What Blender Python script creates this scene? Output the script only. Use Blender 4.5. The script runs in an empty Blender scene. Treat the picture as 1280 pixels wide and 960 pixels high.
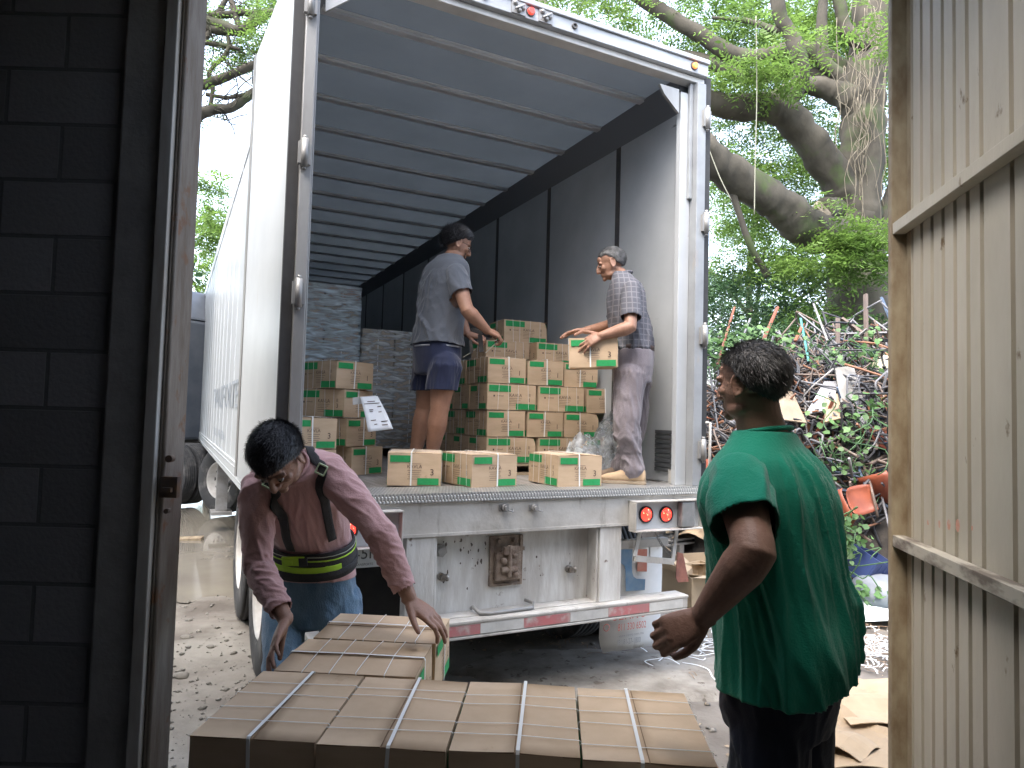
import bpy, math, random
import numpy as np
from mathutils import Vector, Matrix, noise
from mathutils.bvhtree import BVHTree
random.seed(7); rng = np.random.default_rng(7)
sc = bpy.context.scene
COL = sc.collection
R_ = math.radians
# ------------------------------------------------------------------ camera
EYE = 1.60; FPX, PITCH, ROLL = 847.4, 0.0495, 0.02757
_cp, _sp = math.cos(PITCH), math.sin(PITCH)
FW = Vector((0, _cp, _sp)); _up = Vector((0, -_sp, _cp)); _rt = Vector((1, 0, 0))
RT = _rt*math.cos(ROLL)+_up*math.sin(ROLL); UP = -_rt*math.sin(ROLL)+_up*math.cos(ROLL)
CAM = Vector((0, 0, EYE))
cd = bpy.data.cameras.new('camera'); cam = bpy.data.objects.new('camera', cd); COL.objects.link(cam)
m = Matrix((RT, UP, -FW)).transposed().to_4x4(); m.translation = CAM; cam.matrix_world = m
cd.sensor_width = 36; cd.lens = FPX/1280*36; cd.clip_start = .05; cd.clip_end = 2000
sc.camera = cam
# ------------------------------------------------------------------ light
SUN_EL, SUN_AZ = 58, 215          # azimuth: compass style, 0 = +Y, 90 = +X
wd = bpy.data.worlds.new('World'); sc.world = wd; wd.use_nodes = True
nt = wd.node_tree; bg = nt.nodes['Background']
sky = nt.nodes.new('ShaderNodeTexSky'); sky.sky_type = 'NISHITA'; sky.sun_disc = False
sky.sun_elevation = R_(SUN_EL); sky.sun_rotation = R_(SUN_AZ); sky.air_density = 1.0; sky.dust_density = 4.0; sky.ozone_density = 1.0
hs_ = nt.nodes.new('ShaderNodeHueSaturation'); hs_.inputs['Saturation'].default_value = .7; nt.links.new(sky.outputs[0], hs_.inputs['Color']); nt.links.new(hs_.outputs[0], bg.inputs[0]); bg.inputs[1].default_value = .15
sl = bpy.data.lights.new('sun', 'SUN'); sl.energy = .5; sl.angle = R_(60); sl.color = (1, .96, .9)
so = bpy.data.objects.new('sun', sl); COL.objects.link(so)
_sd = Vector((math.sin(R_(SUN_AZ))*math.cos(R_(SUN_EL)), math.cos(R_(SUN_AZ))*math.cos(R_(SUN_EL)), math.sin(R_(SUN_EL))))
so.rotation_euler = _sd.to_track_quat('Z', 'Y').to_euler()
so.location = (-6, -4, 12)
sc.view_settings.view_transform = 'Standard'; sc.view_settings.look = 'None'
sc.view_settings.exposure = 3.0; sc.view_settings.gamma = 1
sc.view_settings.use_curve_mapping = False
# ------------------------------------------------------------------ trailer frame of reference (measured once from the view)
YAW = .46387; DZ = EYE-.418
TU = Vector((math.cos(YAW), math.sin(YAW), 0)); TW = Vector((-math.sin(YAW), math.cos(YAW), 0)); TL = Vector((1.237, 4.447, 0))-TU*2.59
def T(a, t, h=0): return TL+TU*a+TW*t+Vector((0, 0, DZ+h))
def ray(x, y): return (FW*FPX+RT*(x-640)-UP*(y-480)).normalized()
def at(x, y, Y): d = ray(x, y); return CAM+d*(Y/d.y)            # point at depth Y
def onz(x, y, z=0): d = ray(x, y); return CAM+d*((z-EYE)/d.z)    # point at height z
def tp(x, y, t):                                                 # trailer coords (a,h) on plane t
    d = ray(x, y); k = (t-(CAM-TL).dot(TW))/d.dot(TW); p = CAM+d*k-TL
    return p.dot(TU), p.z-DZ
def ap(x, y, a):
    d = ray(x, y); k = (a-(CAM-TL).dot(TU))/d.dot(TU); p = CAM+d*k-TL
    return p.dot(TW), p.z-DZ
# ------------------------------------------------------------------ mesh helpers
class MB:
    def __init__(s): s.v = []; s.f = []; s.m = []; s.sm = []
    def add(s, vs, fs, mi=0, smooth=False):
        n = len(s.v); s.v.extend([tuple(q) for q in vs]); s.f.extend([tuple(i+n for i in f) for f in fs])
        s.m.extend([mi]*len(fs)); s.sm.extend([smooth]*len(fs)); return s
    def box(s, x0, x1, y0, y1, z0, z1, mi=0, M=None):
        vs = [Vector((x, y, z)) for z in (z0, z1) for y in (y0, y1) for x in (x0, x1)]
        if M: vs = [M@q for q in vs]
        return s.add(vs, [(0, 2, 3, 1), (4, 5, 7, 6), (0, 1, 5, 4), (1, 3, 7, 5), (3, 2, 6, 7), (2, 0, 4, 6)], mi)
    def bar(s, p, q, w, d, up=(0, 0, 1), mi=0):
        p = Vector(p); q = Vector(q); z = (q-p); L = z.length; z.normalize(); x = Vector(up).cross(z)
        if x.length < 1e-4: x = Vector((1, 0, 0)).cross(z)
        x.normalize(); y = z.cross(x); M = Matrix((x, y, z)).transposed().to_4x4(); M.translation = p
        return s.box(-w/2, w/2, -d/2, d/2, 0, L, mi, M)
    def tube(s, pts, rad, n=8, mi=0, caps=True, closed=False):
        pts = [Vector(p) for p in pts]; k = len(pts)
        if not hasattr(rad, '__len__'): rad = [rad]*k
        vs = []; fs = []; pt = None; x = None
        for i, p in enumerate(pts):
            if closed: t = pts[(i+1) % k]-pts[i-1]
            else: t = pts[min(i+1, k-1)]-pts[max(i-1, 0)]
            t.normalize()
            if x is None: x = t.orthogonal().normalized()
            else:
                x = x-t*x.dot(t)
                x = x.normalized() if x.length > 1e-5 else t.orthogonal().normalized()
            y = t.cross(x)
            for j in range(n):
                a = 2*math.pi*j/n; vs.append(p+(x*math.cos(a)+y*math.sin(a))*rad[i])
        for i in range(k if closed else k-1):
            for j in range(n):
                a = i*n+j; b = i*n+(j+1) % n; c = ((i+1) % k)*n+(j+1) % n; d = ((i+1) % k)*n+j
                fs.append((a, b, c, d))
        s.add(vs, fs, mi, True)
        if caps and not closed:
            o = len(s.v)-len(vs); s.f.append(tuple(o+j for j in reversed(range(n)))); s.f.append(tuple(o+(k-1)*n+j for j in range(n)))
            s.m += [mi]*2; s.sm += [False]*2
        return s
    def cyl(s, p, q, r, n=20, mi=0, r2=None): return s.tube([p, q], [r, r if r2 is None else r2], n, mi)
    def prism(s, poly, z0, z1, mi=0, M=None):
        n = len(poly); vs = [Vector((x, y, z0)) for x, y in poly]+[Vector((x, y, z1)) for x, y in poly]
        if M: vs = [M@q for q in vs]
        return s.add(vs, [tuple(reversed(range(n))), tuple(range(n, 2*n))]+[(i, (i+1) % n, n+(i+1) % n, n+i) for i in range(n)], mi)
    def lathe(s, prof, M=None, n=32, mi=0, smooth=True):       # prof: (r, z) closed along axis z
        vs = []; fs = []; k = len(prof)
        for r, z in prof:
            for j in range(n):
                a = 2*math.pi*j/n; q = Vector((r*math.cos(a), r*math.sin(a), z)); vs.append(M@q if M else q)
        for i in range(k-1):
            for j in range(n): fs.append((i*n+j, i*n+(j+1) % n, (i+1)*n+(j+1) % n, (i+1)*n+j))
        return s.add(vs, fs, mi, smooth)
    def ell(s, c, r, Rm=None, n=16, k=10, mi=0):
        c = Vector(c); vs = []; fs = []
        for i in range(k+1):
            th = math.pi*i/k
            for j in range(n):
                a = 2*math.pi*j/n; q = Vector((r[0]*math.sin(th)*math.cos(a), r[1]*math.sin(th)*math.sin(a), r[2]*math.cos(th)))
                vs.append(c+(Rm@q if Rm else q))
        for i in range(k):
            for j in range(n): fs.append((i*n+j, (i+1)*n+j, (i+1)*n+(j+1) % n, i*n+(j+1) % n))
        return s.add(vs, fs, mi, True)
    def xf(s, M): s.v = [tuple(M@Vector(q)) for q in s.v]; return s
    def merge(s, o, M=None, mi=None):
        n = len(s.v); s.v.extend([tuple(M@Vector(q)) if M else q for q in o.v]); s.f.extend([tuple(i+n for i in f) for f in o.f])
        s.m.extend(o.m if mi is None else [mi]*len(o.f)); s.sm.extend(o.sm); return s
    def mesh(s, name, mats):
        me = bpy.data.meshes.new(name); me.from_pydata(s.v, [], s.f)
        for q in (mats if isinstance(mats, (list, tuple)) else [mats]): me.materials.append(q)
        me.polygons.foreach_set('material_index', s.m); me.polygons.foreach_set('use_smooth', s.sm); me.update(); return me
    def build(s, name, mats, parent=None, loc=None, bev=0):
        o = bpy.data.objects.new(name, s.mesh(name, mats)); COL.objects.link(o)
        if parent: o.parent = parent
        if loc is not None: o.location = loc
        if bev:
            b = o.modifiers.new('bevel', 'BEVEL'); b.width = bev; b.segments = 2; b.limit_method = 'ANGLE'; b.angle_limit = R_(40); b.harden_normals = False
        return o
def tag(o, label=None, cat=None, group=None, kind=None):
    if label: o['label'] = label
    if cat: o['category'] = cat
    if group: o['group'] = group
    if kind: o['kind'] = kind
    return o
def empty(name, loc=(0, 0, 0), rz=0, label=None, cat=None, group=None):
    o = bpy.data.objects.new(name, None); COL.objects.link(o); o.location = loc; o.rotation_euler = (0, 0, rz)
    o.empty_display_size = .1
    return tag(o, label, cat, group)
def copy_tree(o, parent=None):
    c = o.copy(); COL.objects.link(c); c.parent = parent
    if parent: c.matrix_parent_inverse = o.matrix_parent_inverse
    for ch in [q for q in o.children]: copy_tree(ch, c)
    return c
def npmesh(name, V, F, mats, parent=None, smooth=False):     # quads / tris as arrays
    me = bpy.data.meshes.new(name); V = np.asarray(V, np.float32); F = np.asarray(F, np.int32); k = F.shape[1]
    me.vertices.add(len(V)); me.vertices.foreach_set('co', V.ravel()); me.loops.add(F.size); me.loops.foreach_set('vertex_index', F.ravel())
    me.polygons.add(len(F)); me.polygons.foreach_set('loop_start', np.arange(0, F.size, k, dtype=np.int32)); me.polygons.foreach_set('loop_total', np.full(len(F), k, np.int32))
    for q in (mats if isinstance(mats, (list, tuple)) else [mats]): me.materials.append(q)
    me.update(calc_edges=True); me.validate()
    if smooth: me.polygons.foreach_set('use_smooth', np.ones(len(F), bool))
    o = bpy.data.objects.new(name, me); COL.objects.link(o)
    if parent: o.parent = parent
    return o
# ------------------------------------------------------------------ materials
MATS = {}
def mat(name, c1, c2=None, scale=8, lo=.35, hi=.65, rough=.6, metal=0, bump=0, bscale=40, stretch=(1, 1, 1), dirt=None, dscale=3, dlo=.5, dhi=.7, dstretch=(1, 1, 1), alpha=1, trans=0, emit=None, estr=0, rnd=0, spec=.5, island=0, sheen=0, rvar=.1, bstretch=None):
    if name in MATS: return MATS[name]
    M = bpy.data.materials.new(name); M.use_nodes = True; n = M.node_tree; N = n.nodes; L = n.links; b = N['Principled BSDF']; MATS[name] = M
    def tex(sc_, st, det=5):
        tc = N.new('ShaderNodeTexCoord'); mp = N.new('ShaderNodeMapping'); mp.inputs['Scale'].default_value = st
        L.new(tc.outputs['Object'], mp.inputs['Vector'])
        if rnd:
            oi = N.new('ShaderNodeObjectInfo'); vm = N.new('ShaderNodeVectorMath'); vm.operation = 'SCALE'; vm.inputs['Scale'].default_value = 37
            cb = N.new('ShaderNodeCombineXYZ'); L.new(oi.outputs['Random'], cb.inputs[0]); L.new(oi.outputs['Random'], cb.inputs[1]); L.new(cb.outputs[0], vm.inputs[0]); L.new(vm.outputs[0], mp.inputs['Location'])
        t = N.new('ShaderNodeTexNoise'); t.inputs['Scale'].default_value = sc_; t.inputs['Detail'].default_value = det; t.inputs['Roughness'].default_value = .6
        L.new(mp.outputs[0], t.inputs['Vector']); return t.outputs['Fac']
    def ramp(f, a, z):
        r = N.new('ShaderNodeMapRange'); r.inputs[1].default_value = a; r.inputs[2].default_value = z; L.new(f, r.inputs[0]); return r.outputs[0]
    def mix(f, A, B):
        x = N.new('ShaderNodeMix'); x.data_type = 'RGBA'; L.new(f, x.inputs[0])
        for s_, q in ((6, A), (7, B)):
            if isinstance(q, tuple): x.inputs[s_].default_value = (*q[:3], 1)
            else: L.new(q, x.inputs[s_])
        return x.outputs[2]
    cur = tuple(c1); nf = None
    if c2:
        nf = tex(scale, stretch); cur = mix(ramp(nf, lo, hi), tuple(c1), tuple(c2))
    if dirt:
        cur = mix(ramp(tex(dscale, dstretch, 8), dlo, dhi), cur, tuple(dirt))
    if rnd or island:
        h = N.new('ShaderNodeHueSaturation')
        if island: g = N.new('ShaderNodeNewGeometry'); src = g.outputs['Random Per Island']; am = island
        else: oi = N.new('ShaderNodeObjectInfo'); src = oi.outputs['Random']; am = rnd
        mr = N.new('ShaderNodeMapRange'); mr.inputs[3].default_value = 1-am; mr.inputs[4].default_value = 1+am; L.new(src, mr.inputs[0]); L.new(mr.outputs[0], h.inputs['Value'])
        if isinstance(cur, tuple): h.inputs['Color'].default_value = (*cur, 1)
        else: L.new(cur, h.inputs['Color'])
        cur = h.outputs[0]
    if isinstance(cur, tuple): b.inputs['Base Color'].default_value = (*cur, 1)
    else: L.new(cur, b.inputs['Base Color'])
    b.inputs['Roughness'].default_value = rough; b.inputs['Metallic'].default_value = metal; b.inputs['Specular IOR Level'].default_value = spec
    if nf is not None and rvar:
        mr = N.new('ShaderNodeMapRange'); mr.inputs[3].default_value = max(.03, rough-rvar); mr.inputs[4].default_value = min(1, rough+rvar); L.new(nf, mr.inputs[0]); L.new(mr.outputs[0], b.inputs['Roughness'])
    if bump:
        bp = N.new('ShaderNodeBump'); bp.inputs['Strength'].default_value = bump; bp.inputs['Distance'].default_value = .01
        L.new(tex(bscale, bstretch or stretch, 6), bp.inputs['Height']); L.new(bp.outputs[0], b.inputs['Normal'])
    if emit: b.inputs['Emission Color'].default_value = (*emit, 1); b.inputs['Emission Strength'].default_value = estr
    if sheen: b.inputs['Sheen Weight'].default_value = sheen
    b.inputs['Alpha'].default_value = alpha
    if trans:                                   # leaves: light through the blade
        tr = N.new('ShaderNodeBsdfTranslucent'); ms = N.new('ShaderNodeMixShader'); ms.inputs[0].default_value = trans
        if isinstance(cur, tuple): tr.inputs[0].default_value = (*cur, 1)
        else: L.new(cur, tr.inputs[0])
        out = N['Material Output']; L.new(b.outputs[0], ms.inputs[1]); L.new(tr.outputs[0], ms.inputs[2]); L.new(ms.outputs[0], out.inputs[0])
    return M
def film(name, col=(.8, .85, .9), op=.35, bscale=25, stretch=(1, 1, 6), bump=.8, rough=.18):
    M = bpy.data.materials.new(name); M.use_nodes = True; n = M.node_tree; N = n.nodes; L = n.links; b = N['Principled BSDF']
    b.inputs['Base Color'].default_value = (*col, 1); b.inputs['Roughness'].default_value = rough
    tc = N.new('ShaderNodeTexCoord'); mp = N.new('ShaderNodeMapping'); mp.inputs['Scale'].default_value = stretch; L.new(tc.outputs['Object'], mp.inputs[0])
    t = N.new('ShaderNodeTexNoise'); t.inputs['Scale'].default_value = bscale; t.inputs['Detail'].default_value = 4; t.inputs['Distortion'].default_value = .6; L.new(mp.outputs[0], t.inputs['Vector'])
    bp = N.new('ShaderNodeBump'); bp.inputs['Strength'].default_value = bump; bp.inputs['Distance'].default_value = .03; L.new(t.outputs[0], bp.inputs['Height']); L.new(bp.outputs[0], b.inputs['Normal'])
    mr = N.new('ShaderNodeMapRange'); mr.inputs[1].default_value = .4; mr.inputs[2].default_value = .7; mr.inputs[3].default_value = op*.3; mr.inputs[4].default_value = min(1, op*1.8); L.new(t.outputs[0], mr.inputs[0])
    tr = N.new('ShaderNodeBsdfTransparent'); ms = N.new('ShaderNodeMixShader'); L.new(mr.outputs[0], ms.inputs[0]); L.new(tr.outputs[0], ms.inputs[1]); L.new(b.outputs[0], ms.inputs[2]); L.new(ms.outputs[0], N['Material Output'].inputs[0])
    return M
_tc = {}
def textmesh(s, size=1.0, align='CENTER', ext=0):
    k = (s, align)
    if k not in _tc:
        c = bpy.data.curves.new('t', 'FONT'); c.body = s; c.align_x = align; c.resolution_u = 3; o = bpy.data.objects.new('t', c); COL.objects.link(o)
        me = o.to_mesh(); _tc[k] = ([v.co.copy() for v in me.vertices], [tuple(p.vertices) for p in me.polygons]); o.to_mesh_clear(); bpy.data.objects.remove(o); bpy.data.curves.remove(c)
    v, f = _tc[k]
    mb = MB(); mb.add([q*size for q in v], f); return mb
def frameM(o, x, y):   # matrix: local x,y directions and normal z
    x = Vector(x).normalized(); y = Vector(y).normalized(); z = x.cross(y); M = Matrix((x, y, z)).transposed().to_4x4(); M.translation = Vector(o); return M
def remesh(mb, vox, smooth=2, fac=.5):
    me = bpy.data.meshes.new('tmp'); me.from_pydata(mb.v, [], mb.f); o = bpy.data.objects.new('tmp', me); COL.objects.link(o)
    r = o.modifiers.new('r', 'REMESH'); r.mode = 'VOXEL'; r.voxel_size = vox
    if smooth: s_ = o.modifiers.new('s', 'SMOOTH'); s_.iterations = smooth; s_.factor = fac
    dg = bpy.context.evaluated_depsgraph_get(); ev = o.evaluated_get(dg); m2 = ev.to_mesh()
    V = np.empty(len(m2.vertices)*3, np.float32); m2.vertices.foreach_get('co', V); V = V.reshape(-1, 3).astype(float)
    Nn = np.empty(len(m2.vertices)*3, np.float32); m2.vertices.foreach_get('normal', Nn); Nn = Nn.reshape(-1, 3).astype(float)
    F = np.empty(len(m2.loops), np.int32); m2.loops.foreach_get('vertex_index', F); F = F.reshape(-1, 4)
    ev.to_mesh_clear(); bpy.data.objects.remove(o); bpy.data.meshes.remove(me)
    return V, Nn, F

# ================================================================== SETTING: ground
M_ground = mat('dirt', (.21, .19, .165), (.12, .105, .09), scale=1.3, lo=.4, hi=.62, rough=.95, bump=1, bscale=9, dirt=(.26, .245, .215), dscale=.8, dlo=.5, dhi=.62, spec=.2)
mb = MB(); nx = 150; xs = np.linspace(0, 1, nx)
gx = np.concatenate([np.linspace(-400, -14, 12)[:-1], np.linspace(-14, 12, 210), np.linspace(12, 400, 12)[1:]])
gy = np.concatenate([[2.452], np.linspace(2.6, 18, 140), np.linspace(18, 700, 16)[1:]])
GX, GY = np.meshgrid(gx, gy)
def gh(x, y):
    if y < 2.6: return 0.0
    k = min(1, (y-2.6)/.8)
    h = .035*noise.noise(Vector((x*.7, y*.7, 0)))+.022*noise.noise(Vector((x*3, y*3, 5)))+.012*noise.noise(Vector((x*9, y*9, 9)))
    # the puddle's hollow, left of the trailer
    d = math.hypot((x+4.9)/2.9, (y-11.0)/4.6)
    if d < 1.15: h -= .12*(1-d/1.15)**.5
    d2 = math.hypot((x+4.5)/.8, (y-7.6)/.5)
    if d2 < 1: h += .13*(1-d2*d2)
    d3 = math.hypot((x+3.1)/.75, (y-6.7)/1.25)
    if d3 < 1: h = h*.4-.045*(1-d3*d3)
    return k*h-.004*k
GZ = np.array([[gh(x, y) if abs(x) < 20 and y < 25 else 0 for x in gx] for y in gy])
nxg = len(gx); idx = np.arange(GX.size).reshape(GX.shape)
F = np.stack([idx[:-1, :-1], idx[:-1, 1:], idx[1:, 1:], idx[1:, :-1]], -1).reshape(-1, 4)
g = npmesh('ground', np.stack([GX, GY, GZ], -1).reshape(-1, 3), F, M_ground, smooth=True); g['kind'] = 'structure'
def gz(x, y): return gh(x, y)
M_water = mat('puddle water', (.20, .18, .15), (.26, .235, .19), scale=1.2, rough=.04, bump=.05, bscale=6, spec=.6, rvar=.02)
mb = MB(); cc = []
for j in range(60):
    a = 2*math.pi*j/60; r = 1+.12*noise.noise(Vector((math.cos(a)*2, math.sin(a)*2, 3))); cc.append((-4.9+3.1*r*math.cos(a), 11+5*r*math.sin(a), -.035))
mb.add(cc, [tuple(range(60))]); o = mb.build('puddle', M_water); tag(o, kind='structure')
mb = MB(); cc = []
for j in range(60):
    a = 2*math.pi*j/60; r = 1+.3*noise.noise(Vector((math.cos(a)*1.6, math.sin(a)*1.6, 13))); cc.append((-3.05+.42*r*math.cos(a)-.5*r*math.sin(a), 6.7+1.0*r*math.sin(a)+.1*math.cos(a), .004))
mb.add(cc, [tuple(range(60))]); o = mb.build('puddle', M_water); tag(o, kind='structure')
# inside: warehouse slab, walls, roof
M_conc = mat('floor concrete', (.33, .32, .30), (.24, .23, .22), scale=3, rough=.85, bump=.2, bscale=30)
o = MB().box(-5, 5, -7, 2.45, -.1, 0).build('warehouse_floor', M_conc); tag(o, kind='structure')
# pebbles: nobody could count them
M_peb = mat('pebbles', (.24, .225, .20), (.13, .12, .10), scale=5, rough=.95, island=.3)
V = []; F = []; base = np.array([(1, 0, 0), (-1, 0, 0), (0, 1, 0), (0, -1, 0), (0, 0, 1), (0, 0, -1)], float); tri = [(0, 2, 4), (2, 1, 4), (1, 3, 4), (3, 0, 4), (2, 0, 5), (1, 2, 5), (3, 1, 5), (0, 3, 5)]
V = []; F = []
for i in range(7000):
    if i < 5200: x = rng.uniform(-4.5, -.8); y = 3+rng.exponential(2.2)
    elif i < 6200: x = -4.5+rng.normal()*.5; y = 7.6+rng.normal()*.35
    else: x = rng.uniform(-1, 4.2); y = rng.uniform(2.7, 7.5)
    if y > 13 or math.hypot((x+4.9)/2.9, (y-11)/4.6) < .98: continue
    s_ = .004+.024*rng.random()**5*(1.6 if 5200 <= i < 6200 else 1); b_ = base*rng.uniform(.6, 1.3, (6, 3))*s_*np.array([1, 1, .6]); a = rng.uniform(0, 6.3); c_, n_ = math.cos(a), math.sin(a)
    b_ = b_@np.array([(c_, n_, 0), (-n_, c_, 0), (0, 0, 1)]); n = len(V); V.extend(b_+np.array([x, y, gz(x, y)+s_*.15])); F.extend([(a_+n, b2+n, c2+n) for a_, b2, c2 in tri])
o = npmesh('pebbles', V, F, M_peb); tag(o, kind='stuff')

# ================================================================== WAREHOUSE
M_block = bpy.data.materials.new('concrete block'); M_block.use_nodes = True
def brickmat(M, c1, c2, mort, bw, rh, ms_, rough=.9):
    n = M.node_tree; N = n.nodes; L = n.links; b = N['Principled BSDF']; b.inputs['Roughness'].default_value = rough
    tc = N.new('ShaderNodeTexCoord'); mp = N.new('ShaderNodeMapping'); mp.inputs['Rotation'].default_value = (R_(90), 0, 0); L.new(tc.outputs['Object'], mp.inputs[0])
    br = N.new('ShaderNodeTexBrick'); br.inputs['Color1'].default_value = (*c1, 1); br.inputs['Color2'].default_value = (*c2, 1); br.inputs['Mortar'].default_value = (*mort, 1)
    br.inputs['Scale'].default_value = 1; br.inputs['Mortar Size'].default_value = ms_; br.inputs['Mortar Smooth'].default_value = .3; br.inputs['Brick Width'].default_value = bw; br.inputs['Row Height'].default_value = rh
    L.new(mp.outputs[0], br.inputs['Vector']); L.new(br.outputs[0], b.inputs['Base Color'])
    t = N.new('ShaderNodeTexNoise'); t.inputs['Scale'].default_value = 60; L.new(tc.outputs['Object'], t.inputs['Vector'])
    ad = N.new('ShaderNodeMath'); ad.operation = 'MULTIPLY_ADD'; ad.inputs[1].default_value = .25; L.new(t.outputs[0], ad.inputs[0]); inv = N.new('ShaderNodeMath'); inv.operation = 'SUBTRACT'; inv.inputs[0].default_value = 1; L.new(br.outputs['Fac'], inv.inputs[1]); L.new(inv.outputs[0], ad.inputs[2])
    bp = N.new('ShaderNodeBump'); bp.inputs['Strength'].default_value = 1; bp.inputs['Distance'].default_value = .012; L.new(ad.outputs[0], bp.inputs['Height']); L.new(bp.outputs[0], b.inputs['Normal'])
brickmat(M_block, (.25, .245, .245), (.17, .165, .165), (.13, .13, .13), .40, .1985, .008)
xj = at(229, 500, 2.45).x                      # outer edge of the left jamb
WY0, WY1 = 2.30, 2.45
col_x0, col_x1 = at(130, 500, WY0).x, at(186, 500, WY0).x
o = MB().box(-5, col_x0-.002, WY0+.03, WY1, 0, 3.34).build('block_wall', M_block); tag(o, 'grey concrete block wall in shadow left of the doorway', 'wall')
M_col = mat('cast concrete', (.30, .29, .27), (.22, .21, .2), scale=4, rough=.9, bump=.5, bscale=25)
o = MB().box(col_x0, col_x1, WY0, WY1+.02, 0, 3.34).build('concrete_column', M_col, bev=.01); tag(o, 'dark cast concrete column between the block wall and the door frame', 'column')
M_rust = mat('worn frame paint', (.20, .175, .145), (.13, .10, .075), scale=6, rough=.6, bump=.3, bscale=30, stretch=(3, 3, .6), dirt=(.16, .08, .04), dscale=9, dlo=.6, dhi=.68)
x1, x2 = at(206, 500, WY0).x, at(231, 480, WY0+.02).x
jf = empty('door_frame', (col_x1, WY0, 0), 0, 'worn steel door frame post with light edge strips left of the doorway', 'door frame')
MB().box(.003, .045, -.03, .16, 0, 3.19).build('edge_strip', mat('edge strip paint', (.42, .41, .38), (.3, .27, .23), scale=7, rough=.6, stretch=(2, 2, .4)), jf, bev=.004)
MB().box(.048, x1-col_x1, -.008, .13, 0, 3.19).build('channel', M_rust, jf, bev=.004)
mb = MB().box(x1-col_x1+.002, xj-col_x1, .012, .155, 0, 3.19); mb.tube([(x1-col_x1+.004, .004, 0), (x1-col_x1+.004, .004, 3.19)], .009, 10); mb.build('jamb_post', M_rust, jf, bev=.004)
lx = x1-col_x1
mb = MB().box(lx+.004, lx+.062, -.012, .010, 1.30, 1.37); mb.box(lx+.018, lx+.05, -.03, -.013, 1.32, 1.335); mb.cyl((lx+.03, -.014, 1.43), (lx+.03, .01, 1.43), .012); mb.cyl((lx+.03, -.014, 1.255), (lx+.03, .01, 1.255), .008)
mb.build('latch_plate', mat('old steel', (.12, .1, .09), (.2, .13, .08), scale=30, rough=.6, metal=.5), jf)
# right side wall pieces and roof
gx0 = at(1114, 500, 2.40).x
o = MB().box(gx0+.08, 5, WY0+.05, WY1, 0, 3.34).build('block_wall', M_block); tag(o, 'concrete block wall hidden behind the beige corrugated gate', 'wall')
o = MB().box(col_x1+.002, gx0+.078, WY0+.02, WY1, 4.36, 3.34).build('lintel', M_col); tag(o, 'concrete lintel above the doorway', 'lintel')
M_in = mat('inner render', (.35, .34, .32), (.3, .29, .27), scale=3, rough=.9)
for nm, b_, lb in (('side_wall', (-5.15, -5, -7, 2.45, 0, 3.34), 'plastered side wall inside the warehouse on the left'), ('side_wall', (5, 5.15, -7, 2.45, 0, 3.34), 'plastered side wall inside the warehouse on the right'), ('rear_wall', (-5.15, 5.15, -7.15, -7, 0, 3.34), 'plastered rear wall behind the camera')):
    tag(MB().box(*b_).build(nm, M_in), lb, 'wall')
mb = MB()
for b_ in ((-5.2, -.2, -7.2, 2.5), (.75, 5.2, -7.2, 2.5), (-.2, .75, -7.2, 1.0), (-.2, .75, 2.2, 2.5)): mb.box(*b_, 3.34, 3.38)  # gap left in the roof, added to light the man in green and cartons
o = mb.build('warehouse_roof', mat('roof sheet', (.3, .3, .3), rough=.7)); tag(o, 'metal sheet roof over the warehouse with an opening added to light the doorway', 'roof')
# corrugated gate leaf, swung inwards, hinged on the right of the opening
M_gate = mat('beige gate paint', (.50, .455, .365), (.43, .39, .305), scale=5, rough=.55, bump=.15, bscale=50, stretch=(1, 1, .35), dirt=(.17, .12, .07), dscale=16, dlo=.66, dhi=.72, dstretch=(1, 1, .5))
M_gedge = mat('gate angle paint', (.36, .30, .2), (.2, .14, .08), scale=12, rough=.65, stretch=(1, 1, .5), bump=.2, bscale=40)
GA = math.atan2(-math.cos(R_(10.2)), -math.sin(R_(10.2)))     # leaf runs towards the viewer
ga = empty('gate_leaf', (gx0, 2.40, 0), 0, 'tall beige corrugated steel gate leaf standing open at the right', 'gate')
ga.rotation_euler = (0, 0, GA)               # local x runs along the leaf, local y = sideways
# corrugation profile: trapezoid ribs running up; period .1 m
prof = []; x = .0485; per = .0985; k = 0
while x < 2.6:
    prof += [(x, 0), (x+.003, -.034), (x+.021, -.034), (x+.024, 0)]; x += .024+(.056 if k % 8 != 6 else .13); k += 1
prof.append((x, 0)); vs = []; fs = []
for i, (px, py) in enumerate(prof): vs += [(px, .047-py, .03), (px, .047-py, 3.16)]
for i in range(len(prof)-1): fs.append((2*i, 2*i+2, 2*i+3, 2*i+1))
mb = MB(); mb.add(vs, fs); o = mb.build('corrugated_sheet', M_gate, ga); sm = o.modifiers.new('s', 'SOLIDIFY'); sm.thickness = .0015; sm.offset = 0
s_in = -1                                     # visible side (towards -X world) sign in local y
mb = MB().box(0, .006, 0, .09, 0, 3.17); mb.box(.0062, .0478, .048, .053, 0, 3.17); mb.box(-.028, -.0002, -.001, .005, 0, 3.17); mb.build('edge_angle', M_gedge, ga, bev=.002)
def gz_at(px, py):  # height of a gate point seen at px,py, and its distance along
    d = ray(px, py); nrm = Vector((math.sin(GA), -math.cos(GA), 0)); k = (Vector((gx0, 2.40, EYE))-CAM).dot(nrm)/d.dot(nrm); p = CAM+d*k
    return p.z
zu, zl = gz_at(1118, 284), gz_at(1118, 677)
mb = MB().box(.0065, 2.6, .002, .044, zu-.02, zu+.02); mb.build('upper_rail', M_gate, ga, bev=.002)
M_rail = mat('scuffed rail paint', (.45, .41, .33), (.16, .13, .1), scale=14, lo=.45, hi=.6, rough=.6, stretch=(.4, 1, 1))
mb = MB().box(.0065, 2.6, .002, .044, zl-.02, zl+.02); mb.build('lower_rail', M_rail, ga, bev=.002)
mb = MB()
for z in (.4, 1.8, 2.9): mb.cyl((-.012, .06, z), (-.012, .06, z+.12), .014)
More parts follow.
